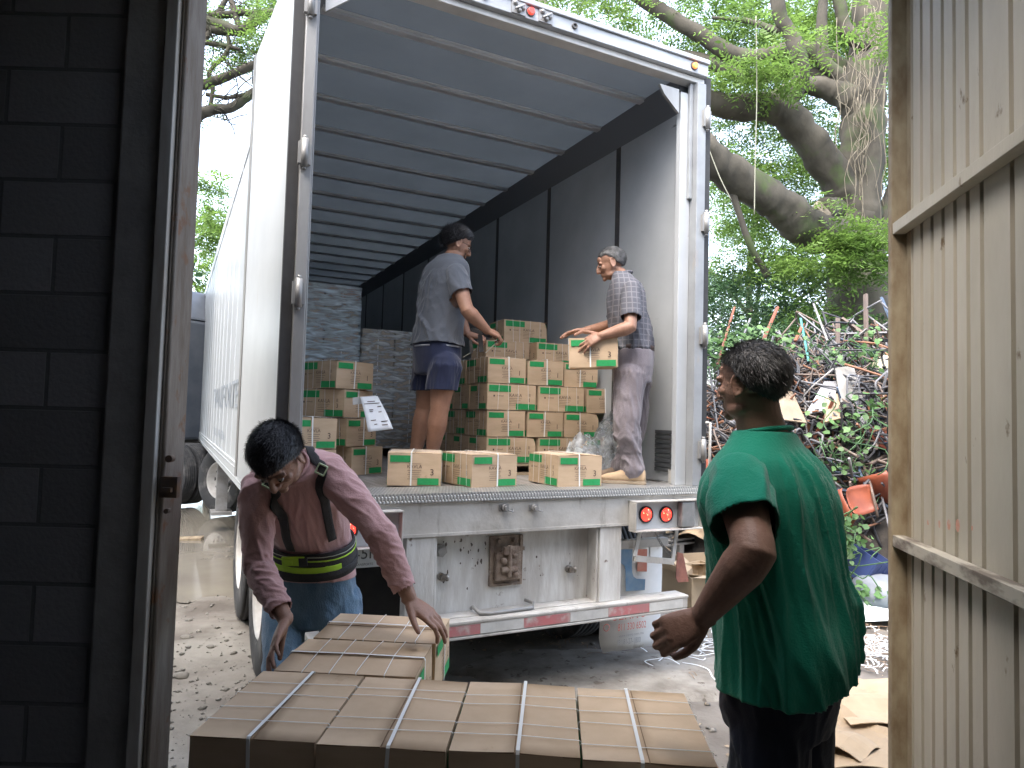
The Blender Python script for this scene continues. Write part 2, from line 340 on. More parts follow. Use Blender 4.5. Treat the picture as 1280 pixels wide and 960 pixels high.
mb.build('hinge', M_gedge, ga)
mb = MB()
for px, py, r in ((1160, 653, .006), (1174, 655, .008), (1186, 656, .011), (1197, 657, .013), (1215, 660, .005)):
    d = ray(px, py); nrm = Vector((-math.sin(GA), math.cos(GA), 0)); o0 = Vector((gx0, 2.40, EYE))+nrm*.0460; p = CAM+d*((o0-CAM).dot(nrm)/d.dot(nrm)); q = ga.matrix_basis.inverted() if 0 else None
    ax = Vector((math.cos(GA), math.sin(GA), 0)); lx_ = (p-Vector((gx0, 2.40, 0))).dot(ax); mb.add([(lx_+r*math.cos(t), .0461, p.z+r*1.5*math.sin(t)) for t in np.linspace(0, 6.28, 13)[:-1]], [tuple(range(12))])
mb.build('red_paint_mark', mat('faded red paint', (.55, .22, .14), (.5, .38, .3), scale=60, rough=.6), ga)
# ================================================================== BOX TRAILER
tr = empty('box_trailer', (TL.x, TL.y, 0), YAW, 'long white box trailer backed up to the doorway with both rear doors open', 'trailer')
def B(mb, a0, a1, t0, t1, h0, h1, mi=0): return mb.box(a0, a1, t0, t1, DZ+h0, DZ+h1, mi)
M_white = mat('trailer white', (.55, .575, .59), (.48, .505, .52), scale=1.5, rough=.35, dirt=(.42, .40, .37), dscale=2.2, dlo=.68, dhi=.85, dstretch=(1, 1, .3), bump=.03, bscale=3)
M_wornw = mat('worn white steel', (.56, .55, .52), (.38, .36, .33), scale=4, rough=.55, dirt=(.19, .16, .13), dscale=7, dlo=.57, dhi=.74, dstretch=(1.6, 1, .4), bump=.25, bscale=25)
M_wornw2 = mat('chipped white steel', (.66, .66, .64), (.46, .44, .41), scale=6, rough=.55, stretch=(2.2, 1, .45), dirt=(.19, .15, .12), dscale=13, dlo=.64, dhi=.70, bump=.3, bscale=30)
M_post = mat('weathered galvanised post', (.34, .34, .33), (.22, .215, .21), scale=4, rough=.45, metal=.3, stretch=(1, 1, .3), bump=.1, bscale=30)
M_lin = mat('trailer wall lining', (.43, .45, .465), (.36, .38, .395), scale=1.8, rough=.5, dirt=(.13, .13, .13), dscale=9, dlo=.70, dhi=.76, dstretch=(1, .35, 2.2))
M_roof = mat('trailer roof underside', (.27, .295, .32), (.235, .26, .28), scale=2, rough=.6, trans=.36)
M_bow = mat('galvanised bow', (.70, .72, .74), (.6, .62, .64), scale=5, rough=.4, metal=.4)
M_cove = mat('grey rail', (.17, .18, .2), rough=.5)
M_dark = mat('dark steel', (.045, .045, .05), (.08, .07, .06), scale=20, rough=.6)
M_rub = mat('black rubber', (.025, .025, .027), (.04, .04, .04), scale=10, rough=.75)
M_tyre = mat('dusty tyre rubber', (.035, .035, .036), (.16, .15, .14), scale=6, lo=.5, hi=.8, rough=.85, bump=.2, bscale=30)
M_deck = mat('worn deck wood', (.20, .18, .16), (.30, .28, .26), scale=4, rough=.8, stretch=(8, .6, 1), bump=.3, bscale=20)
TLEN = 13.2
B(MB(), .03, 2.56, .22, TLEN, -.14, 0).build('deck_floor', M_deck, tr)
# diamond plate threshold
M_dia = bpy.data.materials.new('diamond plate'); M_dia.use_nodes = True
def diamat():
    n = M_dia.node_tree; N = n.nodes; L = n.links; b = N['Principled BSDF']; b.inputs['Metallic'].default_value = .75; b.inputs['Roughness'].default_value = .42
    tc = N.new('ShaderNodeTexCoord'); outs = []
    for sg in (1, -1):
        mp = N.new('ShaderNodeMapping'); mp.inputs['Rotation'].default_value = (0, 0, R_(45)*sg); mp.inputs['Scale'].default_value = (75, 30, 1); cx_ = N.new('ShaderNodeSeparateXYZ'); cb_ = N.new('ShaderNodeCombineXYZ'); ad_ = N.new('ShaderNodeMath'); ad_.operation = 'ADD'; L.new(tc.outputs['Object'], cx_.inputs[0]); L.new(cx_.outputs[0], cb_.inputs[0]); L.new(cx_.outputs[1], ad_.inputs[0]); L.new(cx_.outputs[2], ad_.inputs[1]); L.new(ad_.outputs[0], cb_.inputs[1]); L.new(cb_.outputs[0], mp.inputs[0])
        v = N.new('ShaderNodeTexVoronoi'); v.inputs['Scale'].default_value = 1; v.inputs['Randomness'].default_value = 0; L.new(mp.outputs[0], v.inputs['Vector'])
        r = N.new('ShaderNodeMapRange'); r.inputs[1].default_value = .28; r.inputs[2].default_value = .42; r.inputs[3].default_value = 1; r.inputs[4].default_value = 0; L.new(v.outputs['Distance'], r.inputs[0]); outs.append(r.outputs[0])
    mx = N.new('ShaderNodeMath'); mx.operation = 'MAXIMUM'; L.new(outs[0], mx.inputs[0]); L.new(outs[1], mx.inputs[1])
    bp = N.new('ShaderNodeBump'); bp.inputs['Strength'].default_value = 1; bp.inputs['Distance'].default_value = .004; L.new(mx.outputs[0], bp.inputs['Height']); L.new(bp.outputs[0], b.inputs['Normal'])
    cr = N.new('ShaderNodeMix'); cr.data_type = 'RGBA'; cr.inputs[6].default_value = (.40, .40, .39, 1); cr.inputs[7].default_value = (.60, .60, .59, 1); L.new(mx.outputs[0], cr.inputs[0]); L.new(cr.outputs[2], b.inputs['Base Color'])
diamat()
B(B(MB(), .0, 2.59, -.035, .30, .001, .009), 0, 2.59, -.035, -.027, -.038, .0005).build('threshold_plate', M_dia, tr)
# walls
mb = MB(); B(mb, 0, .045, .09, TLEN, -.18, 2.80); B(mb, -.012, .0, .09, TLEN, -.19, -.02); B(mb, -.008, .0, .09, TLEN, 2.70, 2.83)
sw = mb.build('side_wall', M_white, tr)
mb = MB(); k = 0; t = .9
while t < TLEN: B(mb, -.005, -.0003, t, t+.035, -.015, 2.69); t += .61
mb.build('panel_seam', M_white, sw)
mb = MB()
for t in np.arange(.2, TLEN, .10): mb.cyl((-.012, t, DZ-.06), (-.017, t, DZ-.06), .008, 6); mb.cyl((-.012, t, DZ-.14), (-.017, t, DZ-.14), .008, 6)
mb.build('rivet_row', M_white, sw)
# faded lettering along the side, reading towards the front
tm = textmesh('TRANSPORTES', .36, 'CENTER'); M = frameM((-.0065, 4.6, DZ+.44), (0, -1, 0), (0, 0, 1))@Matrix.Diagonal((1.75, 1, 1, 1)); mb = MB(); mb.merge(tm, M)
mb.build('side_lettering', mat('faded lettering', (.24, .29, .35), (.46, .49, .52), scale=9, rough=.5), sw)
tm = textmesh('SERVICIO   DE   CARGA   GENERAL', .13, 'CENTER'); mb = MB(); mb.merge(tm, frameM((-.0065, 5.2, DZ+.10), (0, -1, 0), (0, 0, 1))); mb.build('side_lettering', MATS['faded lettering'], sw)
mb = MB(); B(mb, 2.545, 2.59, .09, TLEN, -.18, 2.80); rw = mb.build('side_wall', M_white, tr)
mb = MB(); t = .13
seams = [.13]+[ap(x, y, 2.53)[0] for x, y in ((773, 200), (685, 300), (620, 350))]
while seams[-1] < TLEN-1.2: seams.append(seams[-1]+1.1)
for i in range(len(seams)-1): B(mb, 2.532, 2.543, seams[i]+.03, seams[i+1]-.03, .012, 2.60)
lp = mb.build('wall_lining', M_lin, rw)
mb = MB()
for t in np.arange(.17, 4.4, .055):
    for h in (2.50,): mb.cyl((2.532, t, DZ+h), (2.5285, t, DZ+h), .005, 6)
for h in np.arange(.1, 2.5, .045): mb.cyl((2.532, .20, DZ+h), (2.529, .20, DZ+h), .0045, 6); mb.cyl((2.532, .165, DZ+h), (2.529, .165, DZ+h), .0045, 6)
mb.build('rivet_row', M_lin, rw)
for t in seams[1:]:
    B(MB(), 2.528, 2.540, t-.026, t+.026, .012, 2.55).build('logistic_post', M_dark, rw)
mb = MB(); t = .5
while t < TLEN: B(mb, .047, .056, t, t+1.06, .012, 2.6); t += 1.1
mb.build('wall_lining', M_lin, sw)
B(MB(), .047, 2.543, TLEN-.04, TLEN+.03, -.05, 2.8).build('front_wall', M_lin, tr)
for nm, a0, a1, z in (('roof', -.002, 2.592, 2.834), ('ceiling_sheet', .047, 2.543, 2.737)):
    mb = MB(); mb.add([(a0, .091, DZ+z), (a1, .091, DZ+z), (a1, TLEN, DZ+z), (a0, TLEN, DZ+z)], [(0, 1, 2, 3)]); mb.build(nm, M_roof, tr)
for k in range(23):
    t = .47+.555*k; mb = MB(); B(mb, .07, 2.43, t-.028, t+.028, 2.712, 2.734); B(mb, .07, 2.43, t-.045, t+.045, 2.7285, 2.7345); mb.build('roof_bow', M_bow, tr, bev=.003)
mb = MB(); mb.prism([(2.43, 2.734), (2.53, 2.55), (2.543, 2.55), (2.543, 2.734)], 0, TLEN-.15, M=Matrix(((1, 0, 0, 0), (0, 0, 1, .1), (0, 1, 0, DZ), (0, 0, 0, 1)))); mb.build('cove_rail', M_cove, tr)
mb = MB(); mb.prism([(.16, 2.734), (.06, 2.55), (.047, 2.55), (.047, 2.734)], 0, TLEN-.15, M=Matrix(((1, 0, 0, 0), (0, 0, 1, .1), (0, 1, 0, DZ), (0, 0, 0, 1)))); mb.build('cove_rail', M_cove, tr)
# rear frame
fr = B(MB(), .0, .056, -.02, .085, .010, 2.68); B(fr, .057, .072, .02, .085, .010, 2.68)
fr.build('rear_post', M_post, tr, bev=.004)
B(MB(), 2.43, 2.515, .045, .088, .010, 2.62).build('post_lining', M_lin, tr, bev=.003)
fr = B(MB(), 2.517, 2.59, -.02, .085, .010, 2.68); B(fr, 2.487, 2.515, .02, .044, 1.9, 2.68)
fr.build('rear_post', mat('rear post paint', (.28, .295, .305), (.21, .22, .23), scale=4, rough=.45, dirt=(.3, .26, .22), dscale=6, dlo=.62, dhi=.74, dstretch=(1, 1, .4), bump=.08, bscale=30), tr, bev=.004)
fr = B(MB(), 0, 2.59, .0, .085, 2.684, 2.72); hd = fr.build('header', mat('header trim', (.55, .54, .52), (.45, .44, .42), scale=5, rough=.5), tr, bev=.004)
fr = B(MB(), 0, 2.59, -.035, .085, 2.722, 2.80); B(fr, -.005, 2.595, -.05, .09, 2.802, 2.832)
fr.build('top_rail', mat('top rail paint', (.42, .44, .46), (.28, .29, .30), scale=3, rough=.35, stretch=(1, 3, 3), dirt=(.25, .25, .25), dscale=8, dlo=.66, dhi=.74), tr, bev=.004)
for s_, a0 in ((1, .10), (-1, 2.40)):
    mb = MB(); mb.prism([(a0, 2.62), (a0+.16*s_, 2.62), (a0+.12*s_, 2.56), (a0, 2.46)][::1], 0, .02, M=Matrix(((1, 0, 0, 0), (0, 0, 1, .03), (0, 1, 0, DZ), (0, 0, 0, 1)))); mb.build('corner_gusset', M_post, tr)
M_red = mat('red lens', (.55, .02, .02), rough=.2, emit=(1, .05, .03), estr=.35)
M_redhot = mat('lit bulb dots', (.9, .1, .05), rough=.2, emit=(1, .25, .12), estr=1.6)
M_amb = mat('amber lens', (.8, .25, .05), rough=.2, emit=(1, .2, .05), estr=.3)
for px, py, mm in ((663, 31, M_red), (868, 92, M_amb)):
    a, h = tp(px, py, -.04); mb = MB(); mb.cyl((a, -.035, DZ+2.765), (a, -.056, DZ+2.765), .022, 16, 0, .018); mb.cyl((a, -.034, DZ+2.765), (a, -.042, DZ+2.765), .028, 16, 1); mb.build('marker_light', [mm, M_dark], tr)
for px in (605, 718): a, h = tp(px, 20 if px < 700 else 48, -.04); mb = MB(); mb.lathe([(.011, 0), (.018, 0), (.018, .012), (.011, .012), (.011, 0)], frameM((a, -.035, DZ+2.765), (1, 0, 0), (0, 0, 1)), 14); mb.build('grommet', M_dark, tr)
for px in (648, 682):
    a, h = tp(px, 26, -.04); mb = MB(); B(mb, a-.045, a+.045, -.045, -.036, 2.725, 2.797)
    for da, dh in ((-.025, .02), (.022, .0), (0, -.018)): mb.ell((a+da, -.05, DZ+2.762+dh), (.016, .014, .014), n=10, k=6)
    mb.cyl((a-.03, -.06, DZ+2.74), (a+.03, -.06, DZ+2.78), .007, 8); mb.build('door_catch', M_post, tr)
# hinges on both posts
mb0 = MB(); mb0.cyl((0, 0, -.07), (0, 0, .07), .017, 14); mb0.box(-.03, .03, .0, .02, -.055, .055); mb0.cyl((0, 0, .07), (0, 0, .085), .010, 10); mb0.cyl((0, 0, -.085), (0, 0, -.07), .010, 10)
hz_l = [tp(390, 8, 0)[1], tp(385, 195, 0)[1], tp(378, 368, 0)[1], .1]
hz_r = [tp(877, 150, 0)[1], tp(875, 280, 0)[1], tp(873, 420, 0)[1], tp(871, 562, 0)[1]]
hm = mb0.mesh('hinge', M_post)
for a, hs in ((.018, hz_l), (2.588, hz_r)):
    for h in hs: o = bpy.data.objects.new('hinge', hm); COL.objects.link(o); o.parent = tr; o.location = (a, -.038, DZ+h)
# doors folded back along the sides
def door(a, sgn, ang, name='rear_door'):
    d = empty(name, (a, .0, DZ), 0); d.parent = tr; d.rotation_euler = (0, 0, ang)
    # local: y along the door away from hinge, x outwards
    mb = MB(); mb.box(-.022, .022, .03, 1.27, .0, 2.74); mb.box(-.024, .024, 1.235, 1.272, -.002, 2.742); s2 = mb.build('door_panel', M_white, d, bev=.004)
    mb = MB(); mb.box(-.026, .026, .002, .028, .0, 2.74); mb.build('door_seal', M_rub, d)
    mb = MB(); mb.box(-.0275, .0275, 1.2725, 1.284, -.002, 2.742); mb.box(-.0275, -.0245, 1.21, 1.272, -.002, 2.742); mb.build('door_edge', M_post, d)
    for q in (.62, 1.08):
        mb = MB(); xs_ = -.034*sgn; mb.cyl((xs_, q, .03), (xs_, q, 2.7), .010, 10)
        mb.build('lock_rod', M_post, d)
    return d
dl_ = door(-.028, -1, R_(3.2)); dr_ = door(2.622, 1, R_(-1.8))
mb = MB(); mb.tube([(2.625, -.02, DZ+.42), (2.632, -.05, DZ+.42), (2.632, -.05, DZ+.08), (2.625, -.02, DZ+.08)], .009, 8); mb.build('door_handle', M_wornw, tr)
# bumper beam, plate, struts
def hh(x, y, t=0): return tp(x, y, t)[1]
b_top, b_bot = -.040, hh(560, 668)
mb = B(MB(), 0, 2.59, -.015, .20, b_bot, b_top); sill = mb.build('sill_beam', M_wornw, tr, bev=.006)
mb = B(MB(), 0, 2.59, -.022, -.0155, b_bot-.004, b_bot+.012); B(mb, 0, 2.59, -.020, -.0155, b_top-.012, b_top-.001); mb.build('sill_lip', M_wornw, sill)
for px in (628, 665):
    a, h = tp(px, 634, 0); mb = MB(); mb.cyl((a, -.016, DZ+h), (a, -.045, DZ+h), .020, 12); mb.cyl((a, -.045, DZ+h), (a, -.06, DZ+h), .013, 8); mb.box(a-.03, a+.03, -.020, -.0165, DZ+h-.018, DZ+h+.018); mb.tube([(a+.015, -.04, DZ+h-.012), (a+.05, -.035, DZ+h-.022), (a+.055, -.018, DZ+h-.01)], .004, 6); mb.build('door_hook', M_post, sill)
# lower guard
g_top, g_bot = hh(850, 742), hh(850, 760)
aR = tp(857, 750, -.04)[0]; aL = 2.59-aR
mb = B(MB(), aL, aR, -.06, .06, g_bot+.018, g_top); B(mb, aL-.004, aR+.004, -.064, .064, g_top-.012, g_top+.006); B(mb, aL, aR, -.062, .06, g_bot, g_bot+.016)
gd = mb.build('under_ride_guard', M_wornw, tr, bev=.005)
M_rr = mat('reflective red', (.50, .16, .17), (.42, .2, .2), scale=9, rough=.4, dirt=(.5, .46, .43), dscale=14, dlo=.5, dhi=.7); M_rw = mat('reflective white', (.62, .62, .6), (.5, .5, .48), scale=12, rough=.4)
mb = MB(); hs0, hs1 = g_bot+.022, g_top-.016
a = aL+.03; k = 0
while a < aR-.1: B(mb, a, min(a+(.30 if k % 2 == 0 else .26), aR-.01), -.0615, -.0603, hs0, hs1, k % 2); a += .302 if k % 2 == 0 else .262; k += 1
mb.build('reflective_tape', [M_rr, M_rw], gd)
s_r0, s_r1 = tp(748, 700, 0)[0], tp(775, 700, 0)[0]; s_l0, s_l1 = 2.59-s_r1, 2.59-s_r0
for q0, q1 in ((s_l0, s_l1), (s_r0, s_r1)):
    mb = B(MB(), q0, q1, -.012, .07, g_top+.007, b_bot-.005); mb.build('guard_strut', M_wornw2, tr, bev=.004)
p0 = tp(537, 700, .10)[0]
mb = B(MB(), s_l1+.002, s_r0-.002, .10, .112, g_top+.004, b_bot-.002); B(mb, s_r0-.016, s_r0-.003, .0, .099, g_top+.008, b_bot-.006); B(mb, s_l1+.003, s_l1+.016, .0, .099, g_top+.008, b_bot-.006)
pl = mb.build('tow_plate', M_wornw2, tr, bev=.003)
B(MB(), s_l1, s_r0, -.0, .099, g_top+.0068, g_top+.012).build('guard_shelf', M_wornw, tr)
# centre latch mechanism
c0, h1_ = tp(614, 670, .09); c1, h0_ = tp(650, 728, .09)
M_mech = mat('rusted mechanism', (.30, .24, .19), (.17, .12, .09), scale=18, rough=.75, bump=.8, bscale=60, dirt=(.5, .48, .45), dscale=12, dlo=.6, dhi=.7)
mb = B(MB(), c0, c1, .086, .099, h0_, h1_); B(mb, c0+.02, c1-.02, .05, .086, h0_+.03, h1_-.09); B(mb, c0-.008, c0+.012, .078, .0995, h0_-.006, h1_); B(mb, c1-.012, c1+.008, .078, .0995, h0_-.006, h1_); B(mb, c0, c1, .078, .0995, h0_-.008, h0_+.008)
mb.cyl(((c0+c1)/2-.05, .045, DZ+h0_+.09), ((c0+c1)/2+.05, .045, DZ+h0_+.09), .018, 12); mb.cyl(((c0+c1)/2, .04, DZ+h0_+.05), ((c0+c1)/2, .04, DZ+h1_-.05), .014, 10)
mb.box((c0+c1)/2-.04, (c0+c1)/2+.06, .03, .05, DZ+h1_-.10, DZ+h1_-.055)
for da in (-.05, .05): mb.cyl(((c0+c1)/2+da, .085, DZ+h1_-.03), ((c0+c1)/2+da, .07, DZ+h1_-.03), .014, 10)
for da, dh in ((-.035, .14), (.04, .06), (.03, .17)): mb.ell(((c0+c1)/2+da, .045, DZ+h0_+dh), (.022, .02, .02), n=10, k=6)
mb.build('centre_latch', M_mech, pl, bev=.003)
a, h = tp(550, 688, .08); mb = MB(); mb.cyl((a, .099, DZ+h), (a, .06, DZ+h), .036, 6); mb.cyl((a, .06, DZ+h), (a, .045, DZ+h), .022, 12); mb.build('bolt_head', M_dark if 0 else mat('grey bolt', (.2, .2, .19), (.3, .29, .27), scale=20, rough=.6), pl)
for px, py in ((553, 722), (713, 712)):
    a, h = tp(px, py, .07); mb = MB(); mb.cyl((a, .099, DZ+h), (a, .07, DZ+h), .022, 14); mb.cyl((a, .07, DZ+h), (a, .05, DZ+h), .016, 12); mb.lathe([(.013, .0), (.02, .006), (.02, .016), (.012, .02)], frameM((a+.012, .062, DZ+h), (0, 1, 0), (0, 0, 1)), 12); mb.build('air_fitting', mat('steel fitting', (.45, .44, .42), (.2, .17, .14), scale=25, rough=.35, metal=.8), pl)
a0, h0 = tp(602, 742, -.02); a1, _ = tp(672, 738, -.02); hb = g_top+.015
mb = MB(); mb.tube([(a0-.02, .07, DZ+hb+.015), (a0-.02, .05, DZ+hb+.03), (a0, .0, DZ+hb+.006), (a0+.06, -.012, DZ+hb+.002), (a1-.02, -.006, DZ+hb+.006), (a1, .03, DZ+hb+.02), (a1-.03, .075, DZ+hb+.03)], .010, 8); mb.build('grab_bar', M_post, tr)
# paint chips with a shape of their own
mb = MB()
for q in range(44):
    if rng.random() < .6: px, py = rng.normal(600, 26), 672+abs(rng.normal(0, 16))
    else: px, py = rng.uniform(545, 742), rng.uniform(675, 738)
    if 610 < px < 654 or not 541 < px < 740: continue
    a, h = tp(px, py, .0985); s_ = rng.uniform(.002, .008); n = 6; el = rng.uniform(.8, 2.5)
    poly = [(a+s_*math.cos(6.28*j/n)*rng.uniform(.6, 1.2), DZ+h+el*s_*math.sin(6.28*j/n)*rng.uniform(.6, 1.2)) for j in range(n)]
    mb.add([(x, .0992, z) for x, z in poly], [tuple(range(n))])
mb.build('paint_chip', mat('bare metal chips', (.09, .075, .065), rough=.7), pl)
# light boxes either end
def lightbox(flip):
    f = (lambda a: 2.59-a) if flip else (lambda a: a)
    e = empty('tail_light_box', (0, 0, 0)); e.parent = tr
    a0, hb_ = tp(787, 662, -.03); a1, ht_ = tp(874, 626, -.03)
    hb_ = hh(840, 661, -.03); ht_ = hh(840, 624, -.03); a1 = min(a1, 2.66)
    def BB(mb, x0, x1, *r): x0, x1 = f(x0), f(x1); return B(mb, min(x0, x1), max(x0, x1), *r)
    mb = MB(); BB(mb, a0, a1, -.09, .0-.016, ht_-.008, ht_); BB(mb, a0, a1, -.09, -.016, hb_, hb_+.008); BB(mb, a0, a0+.008, -.09, -.016, hb_+.009, ht_-.009); BB(mb, a1-.008, a1, -.09, -.016, hb_+.009, ht_-.009)
    mb.build('light_housing', M_wornw, e, bev=.002)
    mb = MB(); BB(mb, a0+.009, a1-.009, -.034, -.018, hb_+.009, ht_-.009); mb.build('light_panel', M_white, e)
    for px in (807, 832):
        a, h = tp(px, 643, -.035); mb = MB(); Mx = frameM((f(a), -.034, DZ+h), (1, 0, 0), (0, 0, 1))
        mb.lathe([(0, .022), (.026, .020), (.040, .012), (.042, 0)], Mx, 24); mb.lathe([(.042, 0), (.052, 0), (.052, .012), (.043, .013), (.042, .0)], Mx, 24, 1)
        for q in range(12):
            aa = q*2.4; rr = .032*math.sqrt(q/12); mb.ell(Mx@Vector((rr*math.cos(aa), rr*math.sin(aa), .019-rr*.12)), (.0042, .0042, .0042), n=6, k=4, mi=2)
        mb.build('tail_lamp', [M_red, M_rub, M_redhot], e)
    a, h = tp(858, 643, -.06); mb = MB(); BB(mb, a-.055, a+.05, -.085, -.034, hb_+.014, ht_-.014); mb.build('marker_block', mat('grey cap', (.16, .17, .17), (.24, .24, .24), scale=12, rough=.5), e, bev=.008)
lightbox(False); lightbox(True)
# number plate and left flap
a0, h1p = tp(432, 674, .03); a1, h0p = tp(478, 708, .03)
mb = B(MB(), a0-.14, a1, .03, .034, h0p, h1p); pt = mb.build('licence_plate', mat('plate white', (.62, .64, .62), (.52, .53, .52), scale=15, rough=.4), tr, bev=.002)
mb = MB(); mb.merge(textmesh('L -5K', .082, 'RIGHT'), frameM((a1-.022, .0292, DZ+h0p+.045), (1, 0, 0), (0, 0, 1)))
mb.merge(textmesh('TRANSPORTE', .016, 'RIGHT'), frameM((a1-.05, .0292, DZ+h0p+.012), (1, 0, 0), (0, 0, 1)))
for q in range(3): B(mb, a1-.017, a1-.006, .0285, .0292, h0p+.05+.022*q, h0p+.058+.022*q)
mb.build('plate_number', mat('plate ink', (.06, .06, .06), rough=.5), pt)
B(MB(), .08, tp(514, 700, .35)[0]+.02, .35, .362, -.98, b_bot-.006).build('mud_flap', M_rub, tr)
# right mud flap
FT = .22
f0, _ = tp(770, 672, FT); f1, ft = tp(829, 676, FT); fb = tp(800, 811, FT)[1]
M_flap = mat('mud flap white', (.74, .75, .74), (.64, .64, .63), scale=5, rough=.5, dirt=(.30, .27, .24), dscale=7, dlo=.60, dhi=.75)
nn = 14; vs = []; fs = []
for i in range(nn+1):
    q = i/nn; h = ft+(fb-ft)*q; ins = .0 if i < nn-1 else (.012 if i == nn-1 else .035)
    for a in (f0-.10+ins, (f0+f1)/2, f1-ins): vs.append((a, FT+.02*q*q+(.006 if a != (f0+f1)/2 else 0), DZ+h))
for i in range(nn): fs += [(3*i, 3*i+3, 3*i+4, 3*i+1), (3*i+1, 3*i+4, 3*i+5, 3*i+2)]
mb = MB(); mb.add(vs, fs, 0, True); mf = mb.build('mud_flap', M_flap, tr); q = mf.modifiers.new('s', 'SOLIDIFY'); q.thickness = .005; q.offset = -1
B(MB(), f0-.10, f1+.02, FT-.03, FT+.02, ft-.03, ft+.025).build('flap_bracket', M_wornw, tr, bev=.004)
mb = MB()
def flap(txt, size, px, py, mi, xs_=.5):
    a, h = tp(px, py, FT); t_ = textmesh(txt, size, 'CENTER'); M = frameM((a, FT-.010, DZ+h), (1, 0, 0), (0, 0, 1))@Matrix.Diagonal((xs_, 1, 1, 1)); mb.merge(t_, M, mi)
flap('CERRO', .13, 785, 773, 0, .72); flap('811 330 6502', .064, 789, 786, 0, .64); flap('www.cerro.com.mx', .026, 788, 794, 1, .95); flap('(81)81-27-1800', .050, 785, 804, 1, .6)
a, h = tp(757, 784, FT); mb.lathe([(.019, 0), (.024, 0), (.024, .001), (.019, .001)], frameM((a, FT-.010, DZ+h), (1, 0, 0), (0, 0, 1)), 18, 0)
mb.build('flap_lettering', [mat('red print', (.62, .12, .09), (.62, .30, .25), scale=16, lo=.4, hi=.8, rough=.5), mat('grey print', (.30, .31, .33), rough=.5)], mf)
def poly_at(pts, t, mi, mb):
    v = []
    for x, y in pts: a, h = tp(700+x/4.265, 625+y/4.265, t); v.append((a, t, DZ+h))
    mb.add(v, [tuple(reversed(range(len(v))))], mi)
mb = MB()
poly_at([(325, 262), (388, 262), (384, 340), (385, 385), (392, 408), (408, 420), (455, 422), (452, 480), (350, 487), (348, 372), (343, 350), (325, 338)], FT-.010, 0, mb)
poly_at([(413, 262), (465, 262), (463, 382), (411, 380)], FT-.010, 1, mb)
mb.build('flap_emblem', [mat('emblem blue', (.10, .22, .38), (.2, .3, .40), scale=12, rough=.5), mat('emblem red', (.58, .16, .11), (.55, .27, .2), scale=12, rough=.5)], mf)
# step bracket under right light box + dangling chain and plate
def P(px, py, t): a, h = tp(px, py, t); return (a, t, DZ+h)
mb = MB(); mb.bar(P(800, 664, .05), P(793, 696, .0), .03, .008, (0, 1, 0)); mb.bar(P(793, 698, .0), P(841, 702, .0), .035, .03, (0, 1, 0)); mb.bar(P(846, 662, .04), P(841, 702, .0), .028, .008, (0, 1, 0)); mb.bar(P(812, 684, .05), P(812, 696, .04), .01, .01)
mb.build('step_bracket', M_wornw, tr, bev=.002)
mb = MB()
p, q = Vector(P(838, 700, .06)), Vector(P(838, 664, .06))
for px0, px1, py0, py1 in ((820, 838, 668, 692), (838, 841, 662, 700)):
    n_ = 14
    for i in range(n_):
        a = i/(n_-1); c_ = Vector(P(px0+(px1-px0)*a, py0+(py1-py0)*a+3*math.sin(a*3.1), .08)); M = Matrix.Translation(c_)@Matrix.Rotation(R_(90*(i % 2)), 4, 'Z')@Matrix.Rotation(R_(90), 4, 'X')
        mb.tube([M@Vector((.007*math.cos(z), .011*math.sin(z), 0)) for z in np.linspace(0, 6.28, 8)[:-1]], .0022, 5, closed=True)
mb.build('chain', M_post, tr)
mb = MB(); v = [P(847, 690, .03), P(854, 692, .03), P(861, 727, .03), P(848, 728, .03), P(845, 722, .03)]; v2 = [(x, y+.006, z) for x, y, z in v]
mb.add(v+v2, [(4, 3, 2, 1, 0), (5, 6, 7, 8, 9)]+[(i, (i+1) % 5, 5+(i+1) % 5, 5+i) for i in range(5)]); mb.build('hanging_reflector', mat('rusty reflector', (.35, .14, .10), (.22, .09, .07), scale=20, rough=.5), tr)
# wheels
def wheel_mesh(dual=True, R=.51, w=.25):
    mb = MB(); prof = [(.285, -.11), (.30, -.125), (.40, -.125), (.48, -.118), (.505, -.095)]
    z = -.09
    for k in range(5): prof += [(.51, z), (.51, z+.028), (.498, z+.030), (.498, z+.036)]; z += .038
    prof += [(.505, .098), (.48, .118), (.40, .125), (.30, .125), (.285, .11)]
    mb.lathe(prof, None, 48); return mb
def rim_mesh():
    mb = MB(); mb.lathe([(.288, .11), (.275, .118), (.265, .10), (.25, .04), (.20, -.01), (.12, -.03), (.115, .03), (.10, .07), (.0, .075)], None, 36)
    mb.lathe([(.288, -.11), (.265, -.10), (.255, .03)], None, 36)
    for k in range(10):
        a = k*.6283; mb.cyl((.165*math.cos(a), .165*math.sin(a), -.022), (.165*math.cos(a), .165*math.sin(a), .012), .014, 6, 1)
        mb.lathe([(.0, .003), (.024, .003), (.03, -.0)], Matrix.Translation((.222*math.cos(a+.314), .222*math.sin(a+.314), .012)), 10, 1)
    return mb
tyre_me = wheel_mesh().mesh('tyre', M_tyre); rim_me = rim_mesh().mesh('rim', [mat('dusty rim', (.58, .57, .55), (.42, .4, .37), scale=6, rough=.5), M_dark])
def wheel(parent, loc, face, name='wheel'):     # face=-1: outer side towards local -x
    e = bpy.data.objects.new(name, tyre_me.copy()); e.data.name = 'tyre'; COL.objects.link(e); e.parent = parent
    e.rotation_euler = (0, R_(90)*face, 0); e.location = loc
    r = bpy.data.objects.new('rim', rim_me); COL.objects.link(r); r.parent = e
    return e
for t in (.98, 2.25):
    for a, f in ((.13, -1), (.42, -1), (2.17, 1), (2.46, 1)): wheel(tr, (a, t, .508), f)
    mb = MB(); mb.cyl((.2, t, .508), (2.4, t, .508), .065, 16); mb.ell((1.295, t, .508), (.1, .12, .12)); mb.build('axle', M_dark, tr)
mb = MB()
